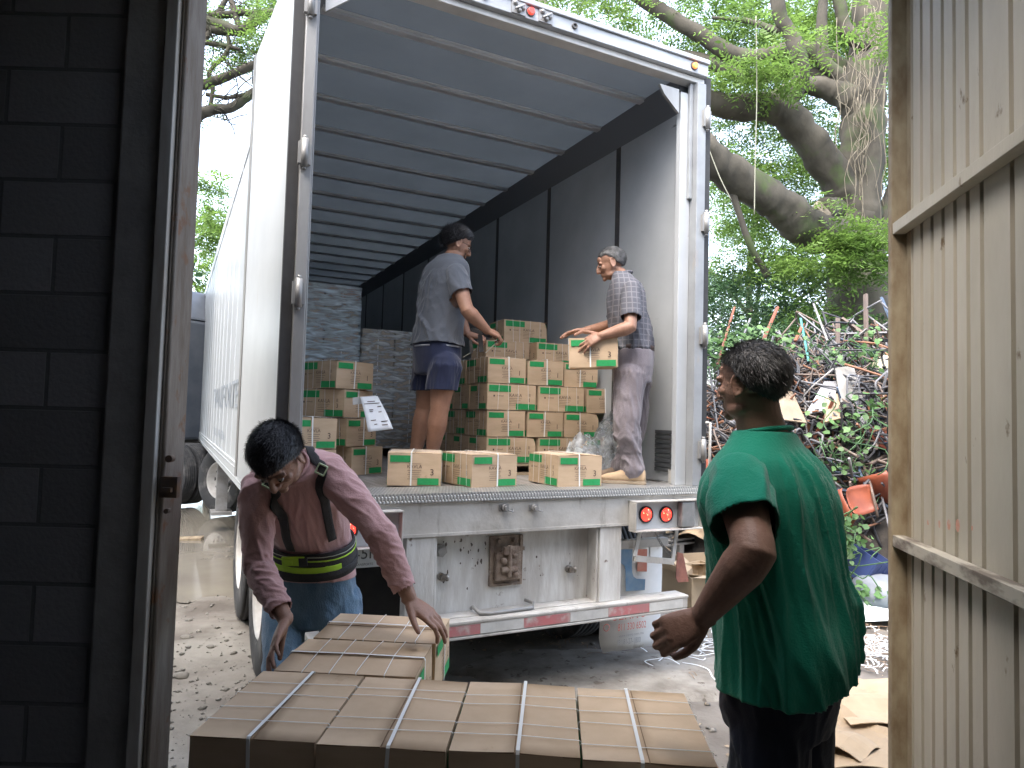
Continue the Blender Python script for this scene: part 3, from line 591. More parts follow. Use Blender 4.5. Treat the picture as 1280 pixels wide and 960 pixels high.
for a in (.75, 1.84): B(mb, a-.05, a+.05, .2, 12.8, -.42, -.142)
for t in np.arange(.45, 12.8, .45): B(mb, .05, 2.54, t-.03, t+.03, -.24, -.143)
for t in (.98, 2.25):
    for a in (.75, 1.84): mb.tube([(a, t-.5, DZ-.46), (a, t-.2, DZ-.58), (a, t+.2, DZ-.58), (a, t+.5, DZ-.46)], .035, 8)
mb.build('underframe', M_dark, tr)
for a in (.16, 2.43):
    mb = MB(); B(mb, a-.07, a+.07, 9.6-3.0, 9.74-3.0, -.95, -.16); B(mb, a-.13, a+.13, 6.5, 6.84, -1.0, -.955); mb.bar((a, 6.67, DZ-.7), (a+(.5 if a < 1 else -.5), 7.1, DZ-.2), .05, .03)
    mb.build('landing_gear', mat('grey landing gear', (.28, .28, .28), (.18, .17, .16), scale=8, rough=.6), tr)
# louvre panel near the right post
t0, h0 = ap(845, 588, 2.53); t1, h1 = ap(824, 537, 2.53)
a0, _h1 = tp(822, 536, .16); a1, _h0 = tp(843, 590, .16)
mb = MB()
ts = [ap(842, 560, 2.53)[0], ap(820, 560, 2.53)[0]]; hs_ = [ap(833, 590, 2.53)[1], ap(833, 537, 2.53)[1]]
for k in range(9):
    z = hs_[0]+(hs_[1]-hs_[0])*k/9; mb.box(2.519, 2.530, min(ts), max(ts), DZ+z+.002, DZ+z+(hs_[1]-hs_[0])/9-.004)
mb.build('louvre_panel', mat('dark louvre', (.06, .065, .07), rough=.5), rw)
B(MB(), 2.50, 2.528, .135, .20, .012, .10).build('floor_lug', M_wornw, rw)

# ================================================================== TRACTOR (only its tandem and cab back are seen)
w1 = onz(247, 634, 0); w2 = onz(279, 641, 0)
dv = (w1-w2).normalized(); tyaw = math.atan2(-dv.x, dv.y)
tc_ = empty('tractor_unit', (w2.x, w2.y, 0), tyaw+R_(10), 'dark grey tractor unit coupled to the far end of the white trailer', 'truck')
for y in (0, 1.3):
    for x, f in ((.0, -1), (.3, -1), (1.75, 1), (2.05, 1)): wheel(tc_, (x, y, .51), f)
    MB().cyl((.1, y, .51), (2, y, .51), .08, 12).build('axle', M_dark, tc_)
mb = MB(); mb.box(.55, .65, -.9, 6.2, .75, 1.0); mb.box(1.4, 1.5, -.9, 6.2, .75, 1.0); mb.box(.55, 1.5, .4, .9, 1.0, 1.12); mb.build('chassis', M_dark, tc_)
M_cab = mat('dark grey cab', (.10, .115, .135), (.14, .15, .17), scale=3, rough=.45)
mb = MB(); mb.box(-.25, 2.3, 2.6, 4.9, 1.0, 3.3); mb.prism([(2.6, 3.305), (4.9, 3.305), (3.7, 3.95), (3.1, 3.95)], -.2, 2.25, M=Matrix(((0, 0, 1, 0), (1, 0, 0, 0), (0, 1, 0, 0), (0, 0, 0, 1)))); cb = mb.build('cab', M_cab, tc_, bev=.06)
mb = MB(); mb.box(-.1, 2.15, 4.9, 6.2, .7, 1.9); mb.build('bonnet', M_cab, tc_, bev=.12)
mb = MB(); mb.box(-.28, -.252, 2.75, 2.85, 1.9, 2.5); mb.tube([(-.27, 2.6, 2.0), (-.3, 3.3, 1.95), (-.28, 4.2, 2.0)], .02); mb.tube([(-.27, 2.6, 1.5), (-.3, 3.3, 1.45), (-.28, 4.2, 1.5)], .02); mb.build('grab_rail', M_post, cb)
for x, f in ((.0, -1), (2.05, 1)): wheel(tc_, (x, 5.4, .51), f)
mb = MB(); mb.box(-.2, .25, 2.7, 3.6, .5, .95); mb.build('side_tank', M_post, tc_, bev=.05)

# ================================================================== CARTONS
BW, BD, BH = .312, .405, .1935
M_card = mat('cardboard', (.58, .43, .29), (.51, .375, .245), scale=6, rough=.85, rnd=.09, bump=.06, bscale=70, stretch=(1, 1, 4), dirt=(.36, .24, .14), dscale=9, dlo=.66, dhi=.78, spec=.25)
M_green = mat('green print', (.02, .26, .075), (.03, .30, .10), scale=40, rough=.7, spec=.3)
M_ink = mat('carton ink', (.10, .065, .05), rough=.8)
M_core = mat('cardboard edge', (.28, .18, .1), rough=.9)
M_strap = mat('white strap', (.80, .80, .76), rough=.35)
def face_print(mb, M, W, H, long_, num='3', top=True):
    def rect(x0, x1, y0, y1, mi): mb.add([M@Vector((x, y, .0006)) for x, y in ((x0, y0), (x1, y0), (x1, y1), (x0, y1))], [(0, 1, 2, 3)], mi)
    w, h = W, H
    if not long_:
        rect(-w*.46, -w*.07, h*.22, h*.43, 1); rect(w*.06, w*.46, -h*.47, -h*.26, 1)
        mb.merge(textmesh('KAVLA', .028), M@Matrix.Translation((-w*.0, h*.04, .0007)), 2)
        mb.merge(textmesh(num, .052), M@Matrix.Translation((w*.33, -h*.17, .0007)), 2)
        for k in range(5): rect(-w*(.13-.02*(k % 2)), w*(.13-.02*(k % 2)), -h*.04-.012*k, -h*.04-.012*k+.0022, 2)
        rect(-w*.11, w*.11, h*.17, h*.18, 2)
    else:
        rect(-w*.47, -w*.03, h*.20, h*.45, 1); rect(w*.08, w*.48, -h*.47, -h*.24, 1)
        mb.merge(textmesh('KAVLA', .034), M@Matrix.Translation((w*.07, h*.02, .0007)), 2)
        rect(-w*.38, -w*.35, -h*.0, h*.07, 2); mb.merge(textmesh('manual', .018), M@Matrix.Translation((-w*.24, h*.02, .0007)), 2)
        mb.merge(textmesh('II', .032), M@Matrix.Translation((w*.36, h*.05, .0007)), 2); mb.merge(textmesh(num, .04), M@Matrix.Translation((w*.36, -h*.16, .0007)), 2)
        for k in range(5): rect(-w*.06, w*(.2-.03*(k % 3)), -h*.05-.012*k, -h*.05-.012*k+.002, 2)
def carton_meshes(seed, num='3', lift=.004, plain=False):
    rg = random.Random(seed); mb = MB(); W, D, H = BW-.006, BD-.006, BH-.006
    # body: bulging sides, built as a fine box
    nx_, ny_, nz_ = 12, 14, 8; cc_ = (rg.choice((-1, 1))*W/2, rg.choice((-1, 1))*D/2, rg.choice((0, H)))
    def bulge(x, y, z):
        u_ = 1-(2*x/W)**2 if abs(x) <= W/2 else 0; v_ = 1-(2*y/D)**2; w_ = 1-(2*z/H-1)**2
        bx = .0022*v_*w_*(1 if x > 0 else -1) if abs(abs(x)-W/2) < 1e-6 else 0
        by = .0022*u_*w_*(1 if y > 0 else -1) if abs(abs(y)-D/2) < 1e-6 else 0
        dn = .0030*noise.noise(Vector((x*7+seed, y*7, z*9)))*(1 if z > .01 else 0); cr_ = .010*max(0, 1-((x-cc_[0])**2+(y-cc_[1])**2+(z-cc_[2])**2)**.5/.05)
        return (x+bx+dn-cr_*(1 if x > 0 else -1), y+by+dn-cr_*(1 if y > 0 else -1), z-cr_*.6)
    def grid(f, nu, nv):
        vs = [bulge(*f(i/nu, j/nv)) for j in range(nv+1) for i in range(nu+1)]
        mb.add(vs, [(j*(nu+1)+i, j*(nu+1)+i+1, (j+1)*(nu+1)+i+1, (j+1)*(nu+1)+i) for j in range(nv) for i in range(nu)], 0, True)
    grid(lambda s, t: ((s-.5)*W, -D/2, t*H), nx_, nz_); grid(lambda s, t: ((.5-s)*W, D/2, t*H), nx_, nz_)
    grid(lambda s, t: (W/2, (s-.5)*D, t*H), ny_, nz_); grid(lambda s, t: (-W/2, (.5-s)*D, t*H), ny_, nz_)
    mb.add([(-W/2, -D/2, 0), (W/2, -D/2, 0), (W/2, D/2, 0), (-W/2, D/2, 0)], [(0, 3, 2, 1)])
    mb.add([(-W/2+.002, -D/2+.002, H-.002), (W/2-.002, -D/2+.002, H-.002), (W/2-.002, D/2-.002, H-.002), (-W/2+.002, D/2-.002, H-.002)], [(0, 1, 2, 3)], 3)
    for sgn in (-1, 1):              # two long flaps meeting on the centre line, slightly sprung
        l0 = lift*rg.uniform(.2, 1.3); l1 = lift*rg.uniform(.2, 1.3); vs = []; ns = 8; ms = 5
        for j in range(ns+1):
            y = -D/2+D*j/ns; lf = l0+(l1-l0)*j/ns+.0012*rg.uniform(-1, 1)
            for i in range(ms+1):
                q = i/ms; x = sgn*(W/2-(W/2-.0012)*q); vs.append((x, y, H+lf*q*q))
        top = len(vs); vs += [(x, y, z-.003) for x, y, z in vs]
        fs = []
        for j in range(ns):
            for i in range(ms):
                a = j*(ms+1)+i; q = (a, a+1, a+ms+2, a+ms+1) if sgn < 0 else (a, a+ms+1, a+ms+2, a+1); fs.append(q)
        mb.add(vs, fs, 0, True)
        ed = []
        for j in range(ns): a = j*(ms+1)+ms; ed.append((a, a+ms+1, a+ms+1+top, a+top))
        for i in range(ms): ed.append((i, i+1, i+1+top, i+top)); a = ns*(ms+1)+i; ed.append((a, a+1, a+1+top, a+top))
        n = len(mb.v)-len(vs); mb.f += [tuple(x+n for x in e) for e in ed]; mb.m += [3]*len(ed); mb.sm += [False]*len(ed)
    e_ = .0040
    if not plain: face_print(mb, frameM((0, -D/2-e_+.0004, H/2), (1, 0, 0), (0, 0, 1)), W, H, False, num)
    face_print(mb, frameM((0, D/2+e_-.0004, H/2), (-1, 0, 0), (0, 0, 1)), W, H, False, num)
    face_print(mb, frameM((W/2+e_-.0004, 0, H/2), (0, 1, 0), (0, 0, 1)), D, H, True, num)
    face_print(mb, frameM((-W/2-e_+.0004, 0, H/2), (0, -1, 0), (0, 0, 1)), D, H, True, num)
    body = mb.mesh('carton', [M_card, M_green, M_ink, M_core])
    # straps
    sb = MB(); th = .0009; sw_ = .0023; o = .0050
    def strapy(x, sl=0):       # runs along y over top, down short faces
        pts = [(x, -D/2-o, .001), (x+sl*.3, -D/2-o, H*.5), (x+sl*.5, -D/2-o, H+.002), (x+sl*.5, -D/2-o+.004, H+lift*.9+.005), (x+sl*.2, 0, H+lift*1.5+.004), (x, D/2+o-.004, H+lift*.9+.005), (x, D/2+o, H+.002), (x, D/2+o, .001)]
        for p, q in zip(pts[:-1], pts[1:]): sb.bar(p, q, *(.0088, th), up=(0, 1, 0) if abs(p[1]-q[1]) < .01 else (0, 0, 1))
    def strapx(y, sl=0):
        pts = [(-W/2-o, y, .001), (-W/2-o, y+sl*.4, H+.001), (-W/2-o+.004, y+sl*.5, H+.0045), (0, y+sl*.3+rg.uniform(-.004, .004), H+lift+.004), (W/2+o-.004, y, H+.0045), (W/2+o, y, H+.001), (W/2+o, y-sl*.3, .001)]
        for p, q in zip(pts[:-1], pts[1:]): sb.bar(p, q, th if abs(p[0]-q[0]) < .01 else th, sw_, up=(1, 0, 0) if abs(p[0]-q[0]) < .01 else (0, 0, 1)) if False else sb.bar(p, q, sw_, th, up=(1, 0, 0) if abs(p[0]-q[0]) < .01 else (0, 0, 1))
    strapy(rg.uniform(-.02, .02), rg.uniform(-.02, .02))
    for y in (-.13, -.05, .04, .12): strapx(y+rg.uniform(-.02, .02), rg.uniform(-.03, .03))
    strap = sb.mesh('strap', M_strap)
    return body, strap
VAR = [carton_meshes(11, '3', .0018), carton_meshes(12, '3', .0025), carton_meshes(13, '3', .0055), carton_meshes(14, '1', .0012)]
VAR += [carton_meshes(21+k, '3', l, True) for k, l in enumerate((.0014, .0018, .005, .001))]
VAR += [carton_meshes(31+k, '1', l) for k, l in enumerate((.002, .003, .0045, .0015, .006, .001))]
def carton(loc, rz, var, label, group=None, tilt=None, name='cardboard_box', scl=None):
    b_, s_ = VAR[var]; o = bpy.data.objects.new(name, b_); COL.objects.link(o); o.location = loc; o.rotation_euler = (tilt[0] if tilt else 0, tilt[1] if tilt else 0, rz)
    if scl: o.scale = scl
    s2 = bpy.data.objects.new('strap', s_); COL.objects.link(s2); s2.parent = o
    return tag(o, label, 'cardboard box', group)
def cartT(a, t, h, rot, var, label, group=None):  # centre a,t in trailer coords
    p = T(a, t, h); return carton(p, YAW+rot, var, label, group)
# foreground stack on pallet -----------------------------------------------------
ZT = .807; G0 = onz(233, 919, ZT); FA = -R_(3.6)
FU = Vector((math.cos(FA), math.sin(FA), 0)); FV = Vector((-math.sin(FA), math.cos(FA), 0))
FWd = (onz(886, 932, ZT)-G0).length/4
def FP(x, y, z): p = G0+FU*x+FV*y; return Vector((p.x, p.y, z))
gF = 'strapped cartons on the pallet in the doorway'
dsc = ['leftmost of the four cartons in the front row of the doorway pallet', 'second carton from the left in the front row of the doorway pallet', 'third carton from the left in the front row with torn flap edge', 'rightmost carton of the front row nearest the man in green']
zt = ZT-BH+.006-.004
q_ = onz(530, 838, ZT)-G0; TX = q_.dot(FU)-.238; 
for k in range(4): carton(FP(FWd*(k+.5), .218+(.003, -.003, .004, -.002)[k], zt), FA+R_((.2, -.2, .15, -.25)[k]), 4+k, dsc[k], gF, scl=(FWd/BW*.997, 1.065, 1))
carton(FP(TX, .436+.158, zt), FA+R_(90.6), 2, 'turned carton behind the front row, under the hands of the man in pink', gF, scl=(.98, 1.10, 1))
carton(FP(TX+.012, .436+.158+.312, zt), FA+R_(89.5), 1, 'farthest turned carton of the doorway pallet, nearest the trailer', gF, scl=(.98, 1.10, 1))
gL = 'cartons hidden in the lower layers of the doorway pallet'
for lv in range(2):
    z = .2265+lv*BH
    for k in range(4): carton(FP(FWd*(k+.5), .218, z), FA, (k+lv) % 4, 'strapped carton hidden in the lower layers under the doorway pallet boxes', gL)
    for j in range(2): carton(FP(TX, .436+.158+.317*j, z), FA+R_(90), (j+lv) % 4, 'strapped carton hidden in the lower layers under the doorway pallet boxes', gL)
M_wood = mat('pallet wood', (.42, .33, .22), (.30, .22, .14), scale=5, rough=.85, stretch=(.5, 6, 1), bump=.3, bscale=30)
def pallet(M, w, d, label, hgt=.083):
    mb = MB()
    for k in range(6): mb.box(0, w, d*k/6+.01, d*(k+1)/6-.02, hgt-.018, hgt, 0)
    for k in range(3): mb.box(w*k/2.0*.92, w*k/2.0*.92+w*.08, .01, d-.02, .018, hgt-.0185, 0)
    for k in range(3): mb.box(0, w, d*k/2*.88+.005, d*k/2*.88+.10, 0, .0175, 0)
    o = mb.build('pallet', M_wood); o.matrix_world = M; return tag(o, label, 'pallet')
for z, lb in ((0, 'lower of two stacked wooden pallets under the doorway cartons'), (.113, 'upper of two stacked wooden pallets under the doorway cartons')): pallet(Matrix.Translation(FP(-.02, 0, z))@Matrix.Rotation(FA, 4, 'Z'), FWd*4+.04, 1.08, lb, .1125)
# main pile in the trailer ------------------------------------------------------
T0 = 1.0; A0 = 1.512; PH = .085
pallet(Matrix.Translation(T(A0, T0-.005, 0.0))@Matrix.Rotation(YAW, 4, 'Z'), 1.0, 1.25, 'wooden pallet under the main pile of cartons in the trailer')
rows = ['bottom', 'second', 'third', 'top']; gP = 'cartons piled on the pallet inside the trailer'
ordw = ['left', 'middle', 'right']
for lv in range(4):
    z = PH+lv*BH
    jit = (.0, .006, -.004, .0)[lv]
    if lv in (1, 3):      # short faces to the rear: 3 across
        for k in range(3):
            for d_ in range(3):
                if d_ == 2 and k == 1: continue
                lb = 'short-faced %s carton of the %s course, %s row of the trailer pile' % (ordw[k], 'second' if lv == 1 else 'topmost full', ('rear-facing', 'second', 'deepest')[d_])
                cartT(A0+jit+.155+.322*k+(.012 if lv == 3 and k == 2 else 0), T0+.203+.41*d_+(.03 if lv == 3 and k == 2 and d_ == 0 else 0), z, R_(rng.uniform(-1, 1)), int(rng.integers(8, 14)), lb, gP)
    else:
        for k in range(3):
            for d_ in range(3):
                if d_ == 1 and k == 1: continue
                wv = .203 if k < 2 else .203
                a = A0+jit+.203+.422*k
                if k == 2:
                    if d_ > 1: continue
                    a = A0+.844+.155; rt = 0; tt = T0+.203+.41*d_
                else: rt = 90; tt = T0+.156+.32*d_
                lb = 'long-faced %s carton of the %s course, %s row of the trailer pile' % (ordw[k], 'bottom' if lv == 0 else 'third', ('rear-facing', 'second', 'deepest')[d_])
                cartT(a, tt, z, R_(rt+rng.uniform(-1, 1)), int(rng.integers(8, 14)), lb, gP)
zt4 = PH+4*BH
cartT(A0+.45, T0+.75, zt4, R_(90), 1, 'carton lying lower of the two behind the pile, on top of the top course', gP)
cartT(A0+.86, T0+.62, zt4, R_(88), 2, 'carton on the top course behind the one being lifted', gP)
cartT(A0+.64, T0+.80, zt4+BH, R_(88), 3, 'single highest carton of the trailer pile', gP)
# three cartons on the threshold
gT = 'three loose cartons along the edge of the trailer deck'
b = dk_ = None
def deckpt(px, py): p = onz(px, py, DZ+.009); return p
def carton_corner(px, py, px2, py2, var, label, group, long_=False):
    p = deckpt(px, py); q = deckpt(px2, py2); d = (q-p); rz = math.atan2(d.y, d.x); x = Vector((math.cos(rz), math.sin(rz), 0)); y = Vector((-x.y, x.x, 0)); c = p+x*BW/2+y*BD/2
    return carton(Vector((c.x, c.y, DZ+.010)), rz, var, label, group)
carton_corner(483, 607, 545, 608, 0, 'leftmost loose carton on the trailer edge, in front of the bare-legged man', gT)
carton_corner(589, 610, 644, 608, 1, 'middle loose carton on the trailer edge, turned to show two sides', gT)
carton_corner(697, 609, 747, 608, 2, 'right loose carton on the trailer edge, beside the tan shoes', gT)
# left stack, cartons turned at odd angles
gS = 'cartons stacked inside the left side of the trailer'
tk = 1.12
for lv, (px, ang, lb) in enumerate(((440, 33, 'lowest carton of the left stack beside the kneeling-high pink shirt'), (434, 36, 'third carton down in the left stack, striped by white straps'), (431, 38, 'second carton down in the left stack, with the white paper taped on'), (421, 24, 'topmost carton of the left stack inside the trailer'))):
    a, h = tp(px, 560-lv*35, tk); rz = YAW+R_(ang); x = Vector((math.cos(rz), math.sin(rz), 0)); y = Vector((-x.y, x.x, 0)); p = T(a, tk, 0); c = p+x*BW/2+y*BD/2
    carton(Vector((c.x, c.y, DZ+.001+lv*BH)), rz, lv, lb.replace('beside the kneeling-high pink shirt', 'behind the shoulder of the man in pink'), gS)
a, h = tp(421, 560, .86); p = T(a, .86, 0); rz = YAW+R_(14); x = Vector((math.cos(rz), math.sin(rz), 0)); y = Vector((-x.y, x.x, 0)); c = p-x*BW/2+y*BD/2
for lv in range(2): carton(Vector((c.x, c.y, DZ+.001+BH*lv)), rz, 1+lv, ('lower' if lv == 0 else 'upper')+' carton of the low pair in front of the left stack', gS)
# paper sheet taped to the second carton
p0 = [tp(443, 497, 1.05), tp(472, 495, 1.0), tp(492, 536, .9), tp(460, 539, .95)]
tt_ = [1.02, 1.0, .86, .88]
P4 = [T(q[0], t, q[1]) for q, t in zip([tp(450, 496, 1.02), tp(472, 495, 1.0), tp(492, 536, .86), tp(460, 540, .88)], tt_)]
def bil(s, t):
    v = (P4[0]*(1-s)+P4[1]*s)*(1-t)+(P4[3]*(1-s)+P4[2]*s)*t; return v+TW*(-.02*math.sin(t*3)+.012*s*t)
vs = [bil(i/6, j/8) for j in range(9) for i in range(7)]; fs = [(j*7+i, (j+1)*7+i, (j+1)*7+i+1, j*7+i+1) for j in range(8) for i in range(6)]
mb = MB(); mb.add(vs, fs, 0, True)
pp = mb.build('paper_sheet', mat('white paper', (.80, .82, .84), rough=.8)); tag(pp, 'white printed sheet hanging off the left stack of cartons', 'paper'); q = pp.modifiers.new('s', 'SOLIDIFY'); q.thickness = .0006; q.offset = -1
mb = MB()
def rct(s0, s1, t0, t1):
    c_ = [bil(s0, t0), bil(s1, t0), bil(s1, t1), bil(s0, t1)]; c_ = [v-TW*.004 for v in c_]; mb.add(c_, [(0, 3, 2, 1)])
for s0, s1, t0 in ((.25, .45, .38), (.25, .4, .43), (.7, .9, .3), (.65, .8, .46), (.2, .42, .68), (.3, .42, .8), (.62, .9, .74), (.6, .85, .84), (.3, .7, .14), (.1, .9, .2)): rct(s0, s1, t0, t0+.022)
mb.build('printed_line', M_ink, pp)
mb = MB(); P5 = [T(*tp(441, 497, 1.04)[:1], 1.04, tp(441, 497, 1.04)[1]), T(tp(470, 494, 1.01)[0], 1.01, tp(470, 494, 1.01)[1]), T(tp(470, 503, 1.01)[0], 1.01, tp(470, 503, 1.01)[1]), T(tp(441, 506, 1.04)[0], 1.04, tp(441, 506, 1.04)[1])]
mb.add(P5, [(0, 3, 2, 1)]); mb.build('tape', mat('clear tape', (.6, .6, .58), rough=.3), pp)
# wrapped pallet loads deeper inside
M_card2 = mat('dull cardboard', (.42, .34, .26), (.34, .27, .2), scale=6, rough=.85, rnd=.15)
M_cardr = mat('reddish cardboard', (.44, .31, .25), (.36, .27, .22), scale=6, rough=.85, rnd=.15)
M_film = film('stretch film', (.62, .64, .64), .55, 7, (1, 1, 4), .6); M_film2 = film('stretch film blue', (.72, .85, .92), .8, 6, (1, 1, 5), .7)
def cmesh(m_): mb = MB(); mb.box(-.158, .158, -.196, .196, 0, .188); mb.box(-.004, .004, -.1975, -.1965, .0, .188, 1); me = mb.mesh('carton', [m_, M_strap]); return me
cm1, cm2 = cmesh(M_card2), cmesh(M_cardr)
def load(a0, t0, nx_, ny_, nz_, label, me, filmm, top=None):
    e = empty('wrapped_pallet_load', T(a0, t0, 0), YAW, label, 'pallet load', 'film-wrapped pallet loads deep in the trailer')
    mb = MB(); w = nx_*.33; d = ny_*.405
    for k in range(6): mb.box(0, w, d*k/6+.01, d*(k+1)/6-.02, .085, .10)
    for k in range(3): mb.box(w*.46*k, w*.46*k+.08, 0, d, 0, .0845)
    mb.build('pallet', M_wood, e)
    for k in range(nz_):
        for i in range(nx_):
            for j in range(ny_):
                if 0 < i < nx_-1 and 0 < j < ny_-1 and k < nz_-1: continue
                o = bpy.data.objects.new('carton', (me if not top or k < nz_-top[0] else top[1])); COL.objects.link(o); o.parent = e
                sh = .16 if k % 2 and i == nx_-1 else 0
                o.location = (.165+.33*i+rng.uniform(-.004, .004), .2+.405*j, .101+.19*k); o.rotation_euler = (0, 0, rng.uniform(-.01, .01))
    hh_ = .101+.19*nz_
    # film skin: a slightly wavy tube of four sides
    vs = []; fs = []; n_ = 16; pts = []
    for s0, s1, ax in ((0, 1, 0), (0, 1, 1), (1, 0, 2), (1, 0, 3)):
        for i in range(n_):
            q = i/n_; o_ = .012
            pts.append({0: (w*q-o_*(1-2*q), -o_), 1: (w+o_, d*q), 2: (w*(1-q), d+o_), 3: (-o_, d*(1-q))}[ax])
    nz2 = 24
    for k in range(nz2+1):
        z = .09+(hh_-.09)*k/nz2
        for (x, y) in pts:
            f = .007*noise.noise(Vector((x*5, y*5, z*22))); vs.append((x+f*(1 if x > w/2 else -1), y+f*(1 if y > d/2 else -1), z))
    N_ = len(pts)
    for k in range(nz2):
        for i in range(N_): fs.append((k*N_+i, k*N_+(i+1) % N_, (k+1)*N_+(i+1) % N_, (k+1)*N_+i))
    mb = MB(); mb.add(vs, fs, 0, True); mb.build('stretch_film', filmm, e)
    return e
load(.07, 3.0, 3, 3, 8, 'taller film-wrapped pallet load against the left trailer wall, bluish film glinting', cm1, M_film2, (1, cm2))
load(1.10, 3.05, 3, 3, 6, 'lower film-wrapped pallet load of brown cartons behind the man in shorts', cm1, M_film)
load(.07, 4.4, 3, 3, 6, 'film-wrapped pallet load hidden behind the taller one', cm1, M_film)
# plastic film heaps at the old man's feet
M_bag = film('crumpled clear film', (.75, .82, .88), .42, 14, (1, 1, 1), 1.0, .15)
def heap(c, r, seed, label, res=40):
    vs = []; fs = []; n_, k_ = 56, 34
    for i in range(k_+1):
        th = math.pi*.5*i/k_*1.0
        for j in range(n_):
            a = 2*math.pi*j/n_; d = Vector((math.cos(a)*math.sin(th+.0), math.sin(a)*math.sin(th), math.cos(th)))
            f = 1+.22*noise.noise(d*1.7+Vector((seed, 0, 0)))+.16*abs(noise.noise(d*4+Vector((0, seed, 0))))+.07*abs(noise.noise(d*11))
            vs.append((c[0]+d.x*r[0]*f, c[1]+d.y*r[1]*f, c[2]+max(.0, d.z*r[2]*f)))
    for i in range(k_):
        for j in range(n_): fs.append((i*n_+j, (i+1)*n_+j, (i+1)*n_+(j+1) % n_, i*n_+(j+1) % n_))
    mb = MB(); mb.add(vs, fs, 0, True); o = mb.build('plastic_film_heap', M_bag); o.location = T(0, 0, 0); o.rotation_euler = (0, 0, YAW); o['label'] = label; o['category'] = 'plastic film'; return o
heap((2.33, .62, .012), (.17, .22, .40), 3.1, 'crumpled bluish plastic film heaped behind the grey trousers, by the right wall')
heap((2.12, .66, .012), (.14, .16, .28), 7.7, 'smaller crumpled plastic film between the carton pile and the grey trousers')
# ================================================================== PEOPLE
def V3(*a): return Vector(a)
def skinmat(name, c, c2): return mat(name, c, c2, scale=14, rough=.5, bump=.25, bscale=70, spec=.4)
def loft(mb, rings, n=24, mi=0):
    """rings: (centre, side vector, front vector, half width, half depth[, exponent])"""
    vs = []; k = len(rings)
    for r in rings:
        c, sd, fd, a, b = r[:5]; e = r[5] if len(r) > 5 else 2.0
        for j in range(n):
            t = 2*math.pi*j/n; ct, st = math.cos(t), math.sin(t)
            x = abs(ct)**(2/e)*(1 if ct > 0 else -1); y = abs(st)**(2/e)*(1 if st > 0 else -1)
            vs.append(c+sd*(a*x)+fd*(b*y))
    fs = [(i*n+j, i*n+(j+1) % n, (i+1)*n+(j+1) % n, (i+1)*n+j) for i in range(k-1) for j in range(n)]
    fs += [tuple(reversed(range(n))), tuple((k-1)*n+j for j in range(n))]
    mb.add(vs, fs, mi, True)
def capsule(mb, pts, rad, n=16):
    """tapered limb with rounded ends"""
    pts = [Vector(p) for p in pts]; P_ = []; Rr = []
    d = (pts[0]-pts[1]).normalized()
    for q in (.98, .8, .45): P_.append(pts[0]+d*rad[0]*q); Rr.append(rad[0]*math.sqrt(max(0, 1-q*q)))
    for i in range(len(pts)-1):
        for s_ in range(4):
            q = s_/4; P_.append(pts[i].lerp(pts[i+1], q)); Rr.append(rad[i]*(1-q)+rad[i+1]*q)
    P_.append(pts[-1]); Rr.append(rad[-1]); d = (pts[-1]-pts[-2]).normalized()
    for q in (.45, .8, .98): P_.append(pts[-1]+d*rad[-1]*q); Rr.append(rad[-1]*math.sqrt(max(0, 1-q*q)))
    mb.tube(P_, Rr, n)
def basis(f, u):
    f = Vector(f).normalized(); u = Vector(u); r = f.cross(u).normalized(); u = r.cross(f).normalized()
    return Matrix((r, f, u)).transposed().to_4x4()      # local x right, y forward, z up
def head(mb, c, f, u, s=1.0, nose=1.0, jaw=1.0, age=0):
    M = Matrix.Translation(c)@basis(f, u)@Matrix.Scale(s, 4); h = MB()
    h.ell((0, -.014, .034), (.076, .094, .080), n=24, k=16)
    h.ell((0, .018, -.012), (.066, .070, .080), n=20, k=14)
    h.ell((0, .028, -.055), (.054*jaw, .054, .050), n=20, k=14)
    for s_ in (-1, 1):
        h.ell((s_*.040, .018, -.072), (.020*jaw, .040, .022), n=12, k=8)
        h.ell((s_*.038, .060, -.018), (.024, .022, .020), n=12, k=8)
        h.ell((s_*.032, .074, .020), (.028, .014, .010), n=12, k=8)
        h.ell((s_*.013, .093, -.034), (.009, .010, .008), n=8, k=6)
        # ear
        e = Matrix.Translation((s_*.079, -.008, -.006))@Matrix.Rotation(R_(-s_*22), 4, 'Z')@Matrix.Rotation(R_(8), 4, 'X')
        h.tube([e@Vector((0, .018*math.cos(t)*(1 if t < 4 else .8), .031*math.sin(t)+.002)) for t in np.linspace(0, 6.28, 17)[:-1]], .0058, 8, closed=True)
        h.ell(e@Vector((-s_*.004, .002, -.002)), (.006, .016, .026), e.to_3x3(), n=12, k=8)
        h.ell(e@Vector((0, .004, -.030)), (.006, .008, .009), n=8, k=6)
    h.ell((0, .076, -.088), (.020, .016, .016), n=12, k=8)
    h.tube([(0, .086, .018), (0, .096, .0), (0, .107*nose if nose > 1 else .106, -.020), (0, .108*nose, -.031), (0, .096, -.040)], [.009, .010, .012, .013, .008], 10)
    h.ell((0, .083, -.056), (.022, .010, .0055), n=12, k=6); h.ell((0, .081, -.0665), (.019, .010, .0065), n=12, k=6); h.ell((0, .076, -.060), (.030, .012, .022), n=14, k=8)
    h.ell((0, .066, .045), (.048, .022, .03), n=14, k=10)
    mb.merge(h, M); return M
